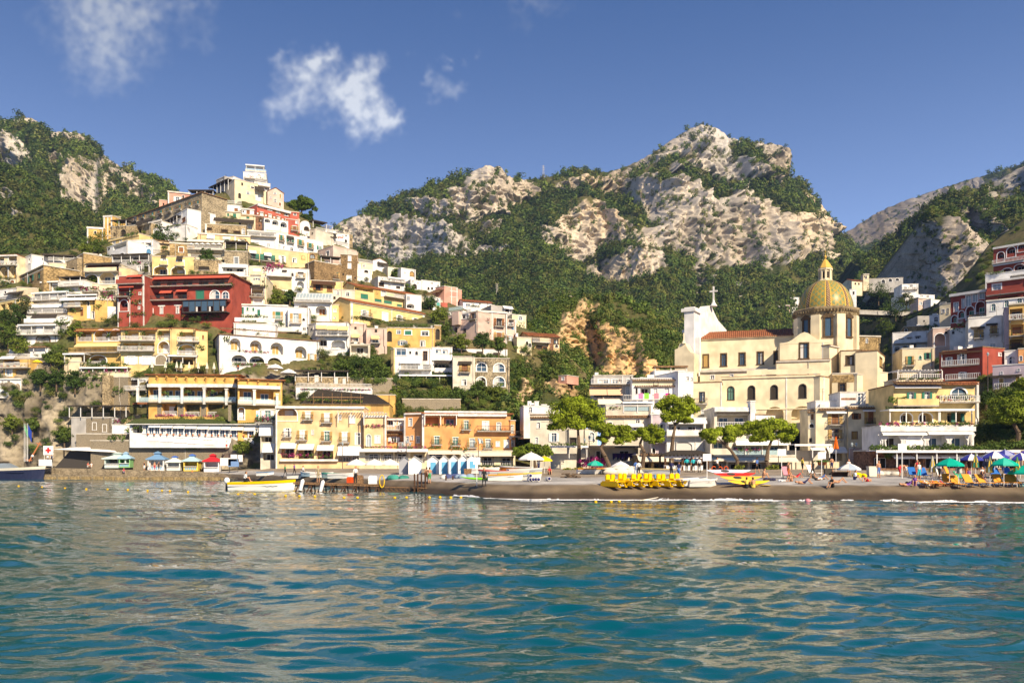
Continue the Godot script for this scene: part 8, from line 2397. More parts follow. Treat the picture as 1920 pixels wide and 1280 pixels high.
	# odds and ends on the beach
	for q in [[1575,893,1.7,0.5,0.5,mats["dark_wood"],"weathered wooden trough beside the orange parasol","trough"],[1553,890,0.9,0.7,0.4,mats["frame_dark"],"dark crate behind the wooden trough","crate"],[1636,893,1.0,1.1,0.7,mats["canvas"],"pale canvas laundry bin right of the yellow cover","bin"],[1232,897,0.5,0.4,0.4,colour(Vector3(0.1,0.3,0.5)),"small blue crate beside the bar","crate"],[1075,896,2.2,0.35,0.8,mats["bark"],"heap of driftwood on the upper beach","driftwood"],[877,893,0.9,0.9,0.3,mats["wood"],"stack of wooden boards leaning beside the cabins","boards"]]:
		var b:=MB.new()
		if q[7]=="driftwood":
			for n in 9:b.bar(Vector3(rng.randf_range(-1.2,1.2),0.1+0.05*n,rng.randf_range(-0.4,0.4)),Vector3(rng.randf_range(-1.4,1.4),0.12+0.04*n,rng.randf_range(-0.5,0.5)),0.07,5)
		else:
			b.prism([Vector2(-q[2]/2*0.9,0),Vector2(q[2]/2*0.9,0),Vector2(q[2]/2,q[3]),Vector2(-q[2]/2,q[3])],-q[4]/2,q[4]/2)
			b.box(Vector3(-q[2]/2 - 0.03,q[3] - 0.08,-q[4]/2 - 0.03),Vector3(q[2]/2+0.03,q[3]+0.01,q[4]/2+0.03))
		var o:=part(q[7],b,q[5],self)
		o.position=on_beach(q[0],q[1])
		tag(o,q[6],q[7])
	for q in [[1610,894,1.5,Vector3(0.7,0.5,0.0),"bright yellow crumpled boat cover on the beach"],[1660,890,1.6,Vector3(0.6,0.56,0.48),"pale covered heap beside the canvas bin"],[1672,890,1.3,Vector3(0.62,0.6,0.54),"grey-white covered heap under the green bar roof"],[745,898,1.6,Vector3(0.05,0.25,0.2),"heap of green and red beach covers beside the grey cabin"],[732,898,1.2,Vector3(0.4,0.5,0.6),"heap of pale blue beach covers right of the pier"],[845,896,1.6,Vector3(0.08,0.1,0.22),"heap of navy covers in front of the cabins"],[868,896,1.5,Vector3(0.3,0.4,0.52),"heap of blue-grey covers in front of the right cabins"],[832,897,1.4,Vector3(0.68,0.66,0.6),"white sheet over stacked chairs in front of the cabins"],[1445,901,0.9,Vector3(0.03,0.03,0.06),"pile of dark towels and bags beside the kayaks"],[1467,903,0.5,Vector3(0.7,0.7,0.7),"white plastic bag beside the dark towels"],[1706,907,0.5,Vector3(0.02,0.02,0.025),"black rucksack at the edge of the gravel"],[1425,912,1.2,Vector3(0.66,0.45,0.1),"yellow and pink towel spread near the two seated people"],[1921,912,0.8,Vector3(0.1,0.24,0.26),"teal covered bundle at the right end of the loungers"]]:
		var b:=MB.new()
		b.tinted=true
		var c:Vector3=q[3]
		for n in 5:
			var g:=rng.randf_range(0.7,1.15)
			b.tint=Color(c.x*g,c.y*g,c.z*g)
			b.ell(Vector3(rng.randf_range(-0.6,0.6)*q[2],0.1,rng.randf_range(-0.2,0.2)*q[2]),Vector3(0.5,0.34 if "towel spread" not in q[4] else 0.05,0.4)*q[2]*0.72*rng.randf_range(0.7,1.2),7,5)
		var o:=part("covered_heap",b,mats["cloth"],self)
		o.position=on_beach(q[0],q[1])
		tag(o,q[4],"heap")
	for n in 6:
		var b:=MB.new()
		b.tinted=true
		b.tint=Color(0.7,0.68,0.64)
		b.bar(Vector3(0,0.22,-0.1),Vector3(0.2,0.22,0.75),0.2,9)
		b.tint=Color(0.03,0.03,0.12)
		b.bar(Vector3(0.2,0.22,0.75),Vector3(0.23,0.22,0.85),0.17,9,0.06)
		var o:=part("boat_fender",b,mats["paint"],self)
		o.position=on_beach(991+(n % 4)*5.0 if n<5 else 1026,902.5 if n<5 else 901)+Vector3(0,0.38 if n==4 else 0.0,0)
		tag(o,"white boat fender with a navy end, %s" % [["leftmost of the low pile","second in the low pile","third in the low pile","fourth in the low pile","on top of the low pile","lying alone right of the pile"][n]],"fender")

func pier() -> void:
	var t:=thing("pier","wooden boat pier on raking legs beside the motor boat","pier",P(640,906,98))
	var inv:=t.position
	var a:=P(553,903.5,97) - inv
	var e:=P(720,908,97) - inv
	var n:=44
	for k in n:
		var s:=float(k)/n
		var p:=a.lerp(e,s)
		var q:=a.lerp(e,(k+0.88)/n)
		var b:=MB.new()
		b.box(Vector3(p.x,p.y - 0.06 - rng.randf()*0.02,p.z - 1.1),Vector3(q.x,p.y,p.z+0.9+rng.randf()*0.08))
		part("plank",b,mats["wood"],t)
	for k in 8:
		var p:=a.lerp(e,(k+0.3)/8.0)
		var b:=MB.new()
		for z in [-0.9,0.7]:
			b.bar(p+Vector3(0.35,-0.05,z),p+Vector3(-0.45,-1.7,z),0.09)
			b.bar(p+Vector3(0.35,-0.05,z),p+Vector3(0.5,-1.7,z),0.09)
		part("leg",b,mats["dark_wood"],t)
	var beam:=MB.new()
	beam.bar(a+Vector3(0,-0.16,0.8),e+Vector3(0,-0.16,0.8),0.11)
	part("beam",beam,mats["wood"],t)
	var w:=thing("walkway","low steel truss walkway running from the pier to the beach","walkway",P(795,918,94))
	var b:=MB.new()
	var x0:=P(721,914,95.5) - w.position
	var x1:=P(868,917,88) - w.position
	b.bar(x0,x1,0.06)
	b.bar(x0+Vector3(0,-0.45,0),x1+Vector3(0,-0.45,0),0.06)
	for k in 16:
		var p:=x0.lerp(x1,k/16.0)
		var q:=x0.lerp(x1,(k+1)/16.0)
		b.bar(p,q+Vector3(0,-0.45,0),0.035)
		b.bar(p+Vector3(0,-0.45,0),q,0.035)
	part("truss",b,mats["wood"],w)
	var dk:=MB.new()
	for k in 30:
		var p:=x0.lerp(x1,k/30.0)
		dk.box(p+Vector3(0,0.05,-0.9),p+Vector3(0.24,0.1,0.1))
	part("decking",dk,mats["wood"],w)
	var i:=0
	for q in [[777,888,922],[783,888,922],[790,886,922],[797,885,924],[836,892,924],[849,892,925]]:
		var m:=MB.new()
		m.bar(Vector3.ZERO,P(q[0],q[1],92) - P(q[0],q[2],92),0.09,6)
		var o:=part("mooring_post",m,mats["dark_wood"],self)
		o.position=P(q[0],q[2],92)
		tag(o,"tall wooden mooring post standing in the water, %s from the left" % ordinal(i),"post")
		i+=1
	for q in [[566,902,"left"],[604,904,"right"]]:
		var m:=MB.new()
		m.lathe([Vector2(0.0,-0.9),Vector2(0.2,-0.85),Vector2(0.24,0.3),Vector2(0.1,0.5),Vector2(0,0.55)],10)
		var o:=part("boat_fender",m,mats["frame_white"],self)
		o.position=P(q[0],q[1]+4,95.8)
		o.rotation.z=-0.25
		tag(o,"white fender hung on the front of the pier, %s one" % q[2],"fender")
	for q in [[654,905,0.42,0.72,colour(Vector3(0.6,0.06,0.01)),"left red fuel can standing on the pier","fuel_can"],[660,905,0.42,0.72,colour(Vector3(0.62,0.07,0.01)),"right red fuel can standing on the pier","fuel_can"],[672,906,1.1,1.0,mats["wood"],"stack of wooden crates on the pier","crate"],[699,907,1.0,1.0,mats["frame_white"],"white box on the right end of the pier","box"]]:
		var m:=MB.new()
		m.box(Vector3(-q[2]/2,0,-0.3),Vector3(q[2]/2,q[3]*0.9,0.3))
		m.box(Vector3(-q[2]*0.4,q[3]*0.9,-0.22),Vector3(q[2]*0.4,q[3],0.22))
		m.box(Vector3(-q[2]/2 - 0.03,q[3]*0.42,-0.33),Vector3(q[2]/2+0.03,q[3]*0.5,0.33))
		var o:=part(q[6],m,q[4],self)
		o.position=P(q[0],q[1],96.6)
		tag(o,q[5],q[6].replace("_"," "))
	var hs:=MB.new()
	var loop:=[]
	for k in 17:loop.append(Vector3(0.28*sin(TAU*k/16.0),0.7+0.75*cos(TAU*k/16.0),0.05*(k % 2)))
	hs.tube(loop,[0.06],5)
	var ho:=part("hose",hs,colour(Vector3(0.7,0.48,0.02)),self)
	ho.position=P(716,913,96)
	tag(ho,"coil of yellow hose hanging at the right end of the pier","hose")

func cabins() -> void:
	var i:=0
	for q in [[759,22,Vector3(0.3,0.31,0.34)],[778,24,Vector3(0.74,0.73,0.7)],[812,22,Vector3(0.74,0.73,0.7)],[833,18,Vector3(0.74,0.73,0.7)],[851,18,Vector3(0.72,0.72,0.7)],[869,18,Vector3(0.72,0.71,0.7)],[886,18,Vector3(0.74,0.73,0.7)]]:
		var d:=112.0
		var w:float=q[1]/F*d
		var t:=thing("beach_cabin","%s beach cabin with a pointed roof, %s from the left in the row" % ["grey" if i==0 else "white",ordinal(i)],"beach cabin",on_beach(q[0],889),deg_to_rad(6))
		var b:=MB.new()
		b.prism([Vector2(-w/2,0),Vector2(w/2,0),Vector2(w/2,1.75),Vector2(0,2.35),Vector2(-w/2,1.75)],-2.0,0)
		part("wall",b,colour(q[2]),t)
		var r:=MB.new()
		for s in [-1,1]:
			r.quad(Vector3(s*(w/2+0.12),1.72,0.15),Vector3(0,2.45,0.15),Vector3(0,2.45,-2.1),Vector3(s*(w/2+0.12),1.72,-2.1))
			r.bar(Vector3(s*(w/2+0.12),1.72,0.15),Vector3(0,2.45,0.15),0.05)
		part("roof",r,colour(q[2]*0.8),t)
		if i>1:
			var m:=MB.new()
			m.box(Vector3(-0.36,0.05,0.003),Vector3(0.36,1.6,0.05))
			part("door",m,colour(Vector3(0.12,0.36,0.55)),t)
		i+=1

func bar() -> void:
	Z(1120,820,7.385)
	var d:=113.0
	var t:=thing("beach_bar","open wooden beach bar with brown posts and white boards under its roof","bar",P(X(1250),Y(495),d),deg_to_rad(0))
	var o:=t.position
	var px:=[942,1180,1300,1535]
	for k in 4:
		for z in ([0.0] if k==1 else [0.0,-4.0]):
			var p:=P(X(px[k]),Y(495),d) - o
			var b:=MB.new()
			b.box(Vector3(p.x - 0.13,0,z - 0.13),Vector3(p.x+0.13,P(0,Y(250),d).y - o.y,z+0.13))
			part("post",b,mats["dark_wood"],t)
	var a:=P(X(890),Y(240),d) - o
	var m:=P(X(1110),Y(172),d) - o
	var e:=P(X(1600),Y(238),d) - o
	var r:=MB.new()
	r.quad(Vector3(a.x,a.y,0.8),Vector3(e.x,e.y,0.8),Vector3(e.x - 1.5,m.y,-2.2),Vector3(m.x,m.y,-2.2))
	r.quad(Vector3(e.x,e.y,-5),Vector3(a.x,a.y,-5),Vector3(m.x,m.y,-2.2),Vector3(e.x - 1.5,m.y,-2.2))
	r.quad(Vector3(a.x,a.y,-5),Vector3(a.x,a.y,0.8),Vector3(m.x,m.y,-2.2),Vector3(m.x,m.y,-2.2))
	for k in 14:
		var x:=lerpf(a.x,e.x,k/13.0)
		r.box(Vector3(x - 0.06,a.y - 0.18,-0.5),Vector3(x+0.06,a.y - 0.02,0.9))
	part("roof",r,mats["thatch"],t)
	for q in [[930,1300,232,285,mats["shutter_grey"],"left"],[1312,1545,228,290,mats["frame_white"],"right"]]:
		var u:=P(X(q[0]),Y(q[3]),d) - o
		var v:=P(X(q[1]),Y(q[2]),d) - o
		var b:=MB.new()
		b.box(Vector3(u.x,u.y,0.16),Vector3(v.x,v.y,0.24))
		part("board",b,mats["frame_white"] if q[5]=="right" else colour(Vector3(0.52,0.53,0.58)),t)
	for k in 7:
		var x:=P(X(970+k*75),0,d).x - o.x
		var b:=MB.new()
		b.box(Vector3(x - 0.42,0,-0.35),Vector3(x+0.42,1.05,0.1))
		b.box(Vector3(x - 0.46,1.05,-0.4),Vector3(x+0.46,1.1,0.15))
		part("counter",b,mats["frame_white"],t)
	for k in 3:
		var q:=MB.new()
		var loop:=[]
		for j in 17:loop.append(Vector3(0.3*sin(TAU*j/16),0.4+0.3*cos(TAU*j/16),0))
		q.tube(loop,[0.07],6)
		var l:=part("lifebuoy",q,colour(Vector3(0.6,0.1,0.02)),self)
		l.position=P(X([1615,1705,1785][k]),Y(470 if k==1 else 465),122)
		tag(l,"orange lifebuoy leaning by the shops right of the beach bar, %s of three" % ["left","middle","right"][k],"lifebuoy")

func quay() -> void:
	Z(0,760,4)
	var path:=[[-160,877,892,182],[0,877,894,178],[80,877,895,176],[210,880,898,171],[330,884,901,167],[420,888,902,164],[470,893,904,156]]
	var b:=MB.new()
	for k in path.size() - 1:
		var p:Array=path[k]
		var q:Array=path[k+1]
		var top:=2.35
		var A:=Vector3((p[0] - 960.0)/F*p[3],0,-p[3])
		var B:=Vector3((q[0] - 960.0)/F*q[3],0,-q[3])
		var y0:=P(0,p[1],p[3]).y
		var y1:=P(0,q[1],q[3]).y
		var step:=Vector3(0,0,2.2)
		b.quad(A+Vector3(0,-1,0),B+Vector3(0,-1,0),B+Vector3(0,y1,0),A+Vector3(0,y0,0))
		b.quad(A+Vector3(0,y0,0),B+Vector3(0,y1,0),B+Vector3(0,y1,-30),A+Vector3(0,y0,-30))
		b.quad(A+step+Vector3(0,-1,0),B+step+Vector3(0,-1,0),B+step+Vector3(0,y1*0.45,0),A+step+Vector3(0,y0*0.45,0))
		b.quad(A+step+Vector3(0,y0*0.45,0),B+step+Vector3(0,y1*0.45,0),B+Vector3(0,y1*0.45,-0.1),A+Vector3(0,y0*0.45,-0.1))
	struct("quay",b,mat("quay stone",lin(0.42,0.34,0.22),0.9,"stone",0.12,1.0))
	for k in 20:
		var s:=k/19.0
		var p:=along([[0,895,178],[80,895,176],[210,898,171],[330,901,167],[425,902,164]],lerpf(10,425,s))
		var m:=MB.new()
		m.box(Vector3(-1.0,-0.8,-0.5),Vector3(1.0,0.35+0.2*rng.randf(),0.5))
		var o:=part("quay_block",m,mat("quay block",lin(0.42,0.31,0.15),0.9,"stone",0.3,1.0),self)
		o.position=Vector3((lerpf(10,425,s) - 960)/F*(p.y - 2.6),0.2,-p.y+2.6)
		o.rotation.y=rng.randf_range(-0.1,0.1)
		tag(o,"rough tan stone block along the foot of the quay, %s from the left" % ordinal(k),"stone block","stone blocks along the quay")
	var kio:=[[1165,490,115,148,Vector3(0.72,0.72,0.7),Vector3(0.14,0.26,0.42),"white kiosk with a blue pointed roof and a long queue"],[1297,488,96,112,Vector3(0.62,0.64,0.62),Vector3(0.62,0.63,0.6),"grey-white kiosk with a pale pointed roof between the blue and yellow ones"],[1428,492,104,130,Vector3(0.66,0.5,0.08),Vector3(0.35,0.5,0.55),"yellow kiosk with a pale blue roof and a blue top"],[1583,500,108,140,Vector3(0.7,0.7,0.72),Vector3(0.5,0.02,0.03),"kiosk with a bright red two-tier roof"],[860,468,150,120,Vector3(0.5,0.6,0.56),Vector3(0.5,0.6,0.56),"wide pale green kiosk under the end of the white sail"],[930,465,80,120,Vector3(0.22,0.45,0.18),Vector3(0.3,0.46,0.6),"green kiosk with a blue roof beside the wide pale green one"]]
	for q in kio:
		var d:=173.5
		var at:=P(X(q[0]),Y(q[1]),d)
		var w:float=q[2]/zs/F*d/2
		var h:float=q[3]/zs/F*d*0.62
		var t:=thing("kiosk",q[6],"kiosk",at,deg_to_rad(8))
		var m:=MB.new()
		m.box(Vector3(-w,0,-2*w),Vector3(w,h*0.42,0))
		m.box(Vector3(-w,h*0.42,-2*w),Vector3(w,h,-2*w+0.2))
		for s in [-1,1]:
			m.box(Vector3(minf(s*w,s*(w - 0.18)),h*0.42,-0.18),Vector3(maxf(s*w,s*(w - 0.18)),h,0))
			m.box(Vector3(minf(s*w,s*(w - 0.1)),h*0.42,-2*w+0.2),Vector3(maxf(s*w,s*(w - 0.1)),h,-0.181))
		m.box(Vector3(-w,h*0.88,-0.15),Vector3(w,h,0.001))
		part("wall",m,colour(q[4]),t)
		var c:=MB.new()
		c.box(Vector3(-w+0.15,h*0.4,-0.4),Vector3(w - 0.15,h*0.44,0.35))
		part("counter",c,mats["frame_white"],t)
		var g:=MB.new()
		for k in 6:g.box(Vector3(-w*0.8+k*w*0.27,h*0.1,0.005),Vector3(-w*0.8+k*w*0.27+w*0.2,h*0.34,0.04))
		part("poster",g,colour(Vector3(0.2,0.35,0.5) if q[5].x<0.4 else Vector3(0.6,0.6,0.55)),t)
		var r:=MB.new()
		r.t=Transform3D(Basis(Vector3.UP,PI/4),Vector3(0,0,-w))
		var R:=w*1.72
		r.lathe([Vector2(R,h - 0.25),Vector2(R,h - 0.05),Vector2(R*0.45,h*1.22),Vector2(R*0.3,h*1.3),Vector2(R*0.3,h*1.42)],4,0,TAU,false)
		part("roof",r,colour(q[5]),t)
		var u:=MB.new()
		u.t=r.t
		u.lathe([Vector2(R*0.42,h*1.42),Vector2(R*0.2,h*1.55),Vector2(0,h*1.62)],4,0,TAU,false)
		part("roof_cap",u,colour(q[5]*0.85) if not "yellow" in q[6] else colour(Vector3(0.05,0.12,0.4)),t)
	var sail:=thing("sun_sail","large white sun sail on poles at the quay","sun sail",P(X(560),Y(450),178))
	var sb:=MB.new()
	var c:=[P(X(388),Y(328),176) - sail.position,P(X(880),Y(352),175) - sail.position,P(X(830),Y(322),178) - sail.position,P(X(600),Y(310),179) - sail.position]
	for i in 6:
		for j in 4:
			var pts:=[]
			for e in [[i,j],[i+1,j],[i+1,j+1],[i,j+1]]:
				var u:float=e[0]/6.0
				var v:float=e[1]/4.0
				var p:Vector3=c[0].lerp(c[1],u).lerp(c[3].lerp(c[2],u),v)
				pts.append(p+Vector3(0,0.35*sin(PI*u)*sin(PI*v),0))
			sb.quad(pts[0],pts[1],pts[2],pts[3])
	part("sail",sb,mats["canvas_white"],sail)
	var sp:=MB.new()
	for p in c:sp.bar(Vector3(p.x,-0.5,p.z),p,0.06)
	part("pole",sp,mats["rail_white"],sail)
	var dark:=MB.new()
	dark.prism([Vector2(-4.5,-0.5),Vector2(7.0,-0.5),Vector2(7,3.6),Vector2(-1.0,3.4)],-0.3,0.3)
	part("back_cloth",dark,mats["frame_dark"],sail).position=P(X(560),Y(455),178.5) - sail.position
	var fl:=[Vector3(0.05,0.3,0.1),Vector3(0.68,0.68,0.66),Vector3(0.02,0.05,0.3)]
	for k in 3:
		var t:=thing("flagpole","flagpole with a furled %s flag on the quay, %s of three" % [["green","white","blue"][k],["left","middle","right"][k]],"flagpole",P(X(178+k*13),Y(420),176))
		var p:=MB.new()
		p.bar(Vector3.ZERO,Vector3(0,8.4,0),0.07,6,0.04)
		part("pole",p,mats["rail_white"],t)
		var m:=MB.new()
		for j in 4:m.quad(Vector3(0.05+j*0.2,7.0 - j*0.5 - (0.9 if k==2 else 0.0),0.08*(j % 2)),Vector3(0.25+j*0.2,6.6 - j*0.5 - (0.9 if k==2 else 0.0),0.08*((j+1) % 2)),Vector3(0.25+j*0.2,7.9 - j*0.4,0.08*((j+1) % 2)),Vector3(0.05+j*0.2,8.2 - j*0.4,0.08*(j % 2)))
		if k != 1:part("flag",m,colour(fl[k]),t)
	var cr:=thing("red_cross_board","white board with a red cross on the quay","sign",P(X(360),Y(425),177))
	var w:=MB.new()
	w.box(Vector3(-1.1,1.6,0),Vector3(1.1,3.6,0.08))
	w.bar(Vector3(-0.9,-0.5,0),Vector3(-0.9,1.7,0),0.05)
	w.bar(Vector3(0.9,-0.5,0),Vector3(0.9,1.7,0),0.05)
	part("board",w,mats["frame_white"],cr)
	var x:=MB.new()
	x.box(Vector3(-0.22,2.0,0.083),Vector3(0.22,3.2,0.11))
	x.box(Vector3(-0.6,2.4,0.083),Vector3(0.6,2.82,0.108))
	part("cross",x,colour(Vector3(0.6,0.02,0.02)),cr)
	var an:=thing("anchor","tall rusty anchor leaning against the rocks by the flagpoles","anchor",P(X(215),Y(420),177))
	var am:=MB.new()
	am.bar(Vector3.ZERO,Vector3(2.4,4.2,0),0.16,6)
	am.bar(Vector3(1.7,4.0,0),Vector3(2.9,3.6,0),0.14,6,0.04)
	am.bar(Vector3(-0.8,0.4,0),Vector3(0.7,0.2,0),0.12,6)
	part("shank",am,mats["terracotta"],an)
	for q in [[1690,448,2.2,1.6,"white information board on the quay wall"],[1750,455,2.2,1.6,"blue and white information board on the quay wall"],[1752,415,1.3,1.4,"small white notice high on the quay wall"],[1800,418,1.0,1.4,"small pale notice on a pole beside the quay wall"],[337,448,2.8,1.4,"white lettered board on the quay edge"]]:
		var t:=thing("information_board",q[4],"sign",P(X(q[0]),Y(q[1]+40),166 if q[0]>400 else 173))
		var m:=MB.new()
		m.box(Vector3(-q[2]/2,1.0,0),Vector3(q[2]/2,1.0+q[3],0.08))
		part("board",m,mats["frame_white"] if not "blue" in q[4] else colour(Vector3(0.15,0.25,0.45)),t)
		var p:=MB.new()
		p.bar(Vector3(-q[2]*0.4,-0.3,0.04),Vector3(-q[2]*0.4,1.0,0.04),0.05)
		p.bar(Vector3(q[2]*0.4,-0.3,0.04),Vector3(q[2]*0.4,1.0,0.04),0.05)
		part("post",p,mats["iron"],t)

# ---------------------------------------------------------------- trees
func tree(nm:String,label:String,d:float,trunk:Array,thick:float,crown:Array,tone:Vector3,leaf:=0.33,each:=165,cat:="tree") -> void:
	var base:=P(X(trunk[0][0]),Y(trunk[0][1]),d)
	var t:=thing(nm,label,cat,base)
	var pts:=[]
	var rad:=[]
	for k in trunk.size():
		pts.append(P(X(trunk[k][0]),Y(trunk[k][1]),d) - base+Vector3(0,0,0.4*sin(k*2.0)))
		rad.append(lerpf(thick,thick*0.45,float(k)/maxi(trunk.size() - 1,1)))
	var b:=MB.new()
	b.tube(pts,rad,8)
	b.bar(pts[0],pts[0]+Vector3(0,-1.5,0),thick*1.15,8)
	var m:=MB.new()
	m.tinted=true
	m.tint=Color(tone.x,tone.y,tone.z)
	for c in crown:
		var at:=P(X(c[0]),Y(c[1]),d) - base
		var r:float=c[2]/zs/F*d*1.22
		b.bar(pts[-1],at,thick*0.3,5,thick*0.1)
		var lumps:=[]
		for k in 11:lumps.append([at+Vector3(rng.randf_range(-0.75,0.75),rng.randf_range(-0.45,0.5),rng.randf_range(-0.8,0.8))*r,r*rng.randf_range(0.3,0.62)])
		leaf_lumps(m,lumps,each,leaf,rng,0.7,1.3,0.8)
	part("trunk",b,mats["bark"],t)
	part("crown",m,mats["leaves"],t)

func pylons() -> void:
	for q in [[1019,334,25,"lattice pylon on the skyline of the central mountain"],[1081,376,30,"lattice pylon just below the skyline of the central mountain"],[938,488,27,"lattice pylon on the wooded slope under the cliffs"],[932,562,32,"lattice pylon standing above the pink-cream palazzo"]]:
		var d:=mountain_d("central_mountain",q[0],q[1]) - 6.0
		var t:=thing("pylon",q[3],"pylon",P(q[0],q[1]+3,d))
		var h:float=(q[2]+3.0)/F*d
		var b:=MB.new()
		for s in [[-1,-1],[1,-1],[1,1],[-1,1]]:
			b.bar(Vector3(s[0]*h*0.09,-3,s[1]*h*0.09),Vector3(0,h,0),h*0.009)
			for k in 5:b.bar(Vector3(s[0],0,s[1])*h*0.09*(1 - k*0.18)+Vector3(0,h*k*0.18,0),Vector3(-s[1],0,s[0])*h*0.09*(0.82 - k*0.18)+Vector3(0,h*(k+1)*0.18,0),h*0.005)
		part("mast",b,mats["slab"],t)
		for k in 3:
			var a:=MB.new()
			a.bar(Vector3(-h*0.11,h*(0.7+0.11*k),0),Vector3(h*0.11,h*(0.7+0.11*k),0),h*0.008)
			part("cross_arm",a,mats["slab"],t)

func trees() -> void:
	pylons()
	var pine:=Vector3(0.27,0.33,0.022)
	Z(980,680,5.12)
	tree("pine_tree","tall beach pine with a broad bright crown in front of the grey-cream house",132,[[538,1010],[540,800],[532,640]],0.42,[[370,480,95],[480,420,100],[600,430,95],[690,500,90],[340,590,75],[480,560,85],[610,570,80],[740,590,60],[420,400,60],[560,380,60]],pine)
	tree("pine_tree","leaning beach pine with a dark bent trunk",126,[[835,1000],[790,900],[750,820],[790,740],[830,700]],0.36,[[760,650,70],[850,640,65],[940,660,75],[1010,700,60],[960,730,60],[770,720,55]],pine*0.9)
	tree("pine_tree","forked beach pine left of the bar",126,[[1150,1000],[1165,860],[1130,780],[1150,720]],0.34,[[1110,670,60],[1200,690,60],[1280,660,65],[1290,730,50],[1230,720,50]],pine*0.92)
	tree("pine_tree","slender tall beach pine with a high round crown behind the bar",130,[[1430,870],[1440,720],[1470,600]],0.36,[[1350,420,80],[1440,390,85],[1540,400,85],[1610,460,75],[1400,510,70],[1500,490,85],[1560,530,60]],pine)
	tree("fig_tree","low spreading dark green tree beside the yellow parasol",134,[[120,1000],[110,900]],0.3,[[30,860,60],[100,830,60],[180,830,60],[230,860,50],[120,880,50],[-30,850,50]],Vector3(0.14,0.19,0.02))
	Z(1280,700,4.8)
	tree("pine_tree","wide flat-topped beach pine with a curved leaning trunk",128,[[485,890],[490,780],[440,690],[380,640]],0.34,[[210,540,55],[290,540,60],[370,530,60],[450,520,60],[530,510,50],[250,590,45],[420,570,50]],pine)
	tree("pine_tree","large bushy beach pine with a pale sinuous trunk under the church",128,[[790,885],[750,790],[775,690],[805,600]],0.42,[[650,500,75],[740,470,80],[840,470,80],[930,500,70],[680,570,55],[800,550,60],[930,570,55]],pine)
	Z(1640,660,4.571)
	tree("pine_tree","big rounded pine cut by the right edge of the photo",122,[[1230,800],[1225,690],[1200,600]],0.45,[[1110,450,75],[1200,410,90],[1290,380,90],[1140,530,80],[1250,520,90],[1350,480,90],[1270,280,60],[1180,580,50],[1330,590,60]],Vector3(0.2,0.25,0.024))
	Z(380,300,5.817)
	tree("umbrella_pine","umbrella pine with a dome-shaped crown on the hilltop skyline",285,[[1085,640],[1080,560]],0.5,[[985,480,50],[1060,450,60],[1130,460,60],[1175,505,45],[1030,520,45],[1110,520,50]],Vector3(0.085,0.13,0.018),0.75,110)
	tree("cypress","slim dark cypress right of the umbrella pine",284,[[1175,680],[1175,640]],0.2,[[1175,570,16],[1175,600,18],[1175,630,18],[1176,655,18]],Vector3(0.05,0.08,0.02),0.4,40)
	tree("bush","dark bush under the umbrella pine",282,[[1110,670],[1110,640]],0.2,[[1085,620,30],[1120,625,36],[1150,650,28]],Vector3(0.06,0.1,0.02),0.45,50)
	# trees and bushes between the houses:x,y,size in photograph pixels,tone
	Z(0,0,1)
	var words:=["round green tree","dark green bushy tree","pale green shrub","olive green tree"]
	var tones:=[Vector3(0.1,0.145,0.026),Vector3(0.06,0.1,0.022),Vector3(0.16,0.2,0.03),Vector3(0.11,0.12,0.045)]
	for q in [[182,452,20,0,"left of the pale yellow low house"],[160,466,13,2,"at the left foot of the golden tower house"],[306,440,20,1,"above the white and blue house"],[178,522,9,2,"on the dark slatted terrace house"],[388,478,12,1,"inside the restaurant terrace of the left upper town"],[520,556,14,2,"beside the two pink arches, left one"],[543,553,12,1,"beside the two pink arches, right one"],[805,566,14,1,"below the pink block house"],[770,545,13,0,"left of the pink block house"],[743,512,9,0,"under the white cube houses, like a palm"],[640,688,20,0,"above the rough stone garden wall, left one"],[675,685,24,1,"above the rough stone garden wall, tallest"],[708,690,22,0,"above the rough stone garden wall, right one"],[742,733,10,2,"at the corner of the thatched restaurant"],[825,590,17,2,"on the slope left of the pink-cream palazzo, upper one"],[832,618,18,0,"on the slope left of the pink-cream palazzo, lower one"],[865,640,15,2,"below the shaded face of the palazzo"],[905,637,17,1,"in front of the palazzo's left end"],[935,645,14,0,"in front of the palazzo's right end"],[780,742,15,0,"in the garden under the white houses, first from the left"],[820,735,15,2,"in the garden under the white houses, second from the left"],[860,738,15,1,"in the garden under the white houses, third from the left"],[895,728,15,0,"in the garden under the white houses, fourth from the left"],[930,735,17,2,"in the garden under the white houses, fifth from the left"],[950,760,22,1,"against the ivy wall behind the salmon hotel"],[940,790,18,0,"low against the ivy wall behind the salmon hotel"],[20,590,24,1,"on the far left slope, upper one"],[40,575,18,3,"on the far left slope, behind the brown hedge"],[15,625,24,0,"on the far left slope, lower one"],[38,650,16,2,"on the far left slope above the yellow house"],[140,618,15,2,"hanging beside the white brown-doored balconies, upper one"],[118,672,20,2,"hanging above the clipped hedge, left of the golden hotel"],[95,668,14,0,"above the yellow parasol"],[140,710,17,1,"like a dark ball on the cliff wall"],[75,706,16,1,"in the clipped hedge on the cliff, left part"],[105,706,16,1,"in the clipped hedge on the cliff, right part"],[120,815,16,0,"on the low rocks behind the quay"],[22,790,15,2,"on the ledge over the sea cave"],[60,795,13,0,"on the ledge right of the sea cave"],[245,828,12,2,"on the stone wall above the kiosks"],[455,838,14,2,"under the glazed restaurant's right end"],[1668,612,19,0,"behind the white houses on the eastern slope"],[1738,638,16,1,"between the white arches on the eastern slope"],[1793,634,18,1,"beside the deep white arch on the eastern slope"],[1680,575,20,1,"below the village under the dark crag, right one"],[1648,545,20,1,"below the village under the dark crag, left one"],[1700,560,14,3,"among the pink and white village houses"],[1890,815,22,1,"behind the three-armed lamp post on the right"],[1850,745,12,1,"under the lilac house's balcony"],[1130,800,0,0,""]]:
		if q[2]==0:continue
		var d:=D(q[0],q[1]+q[2]*0.8) - 2.0
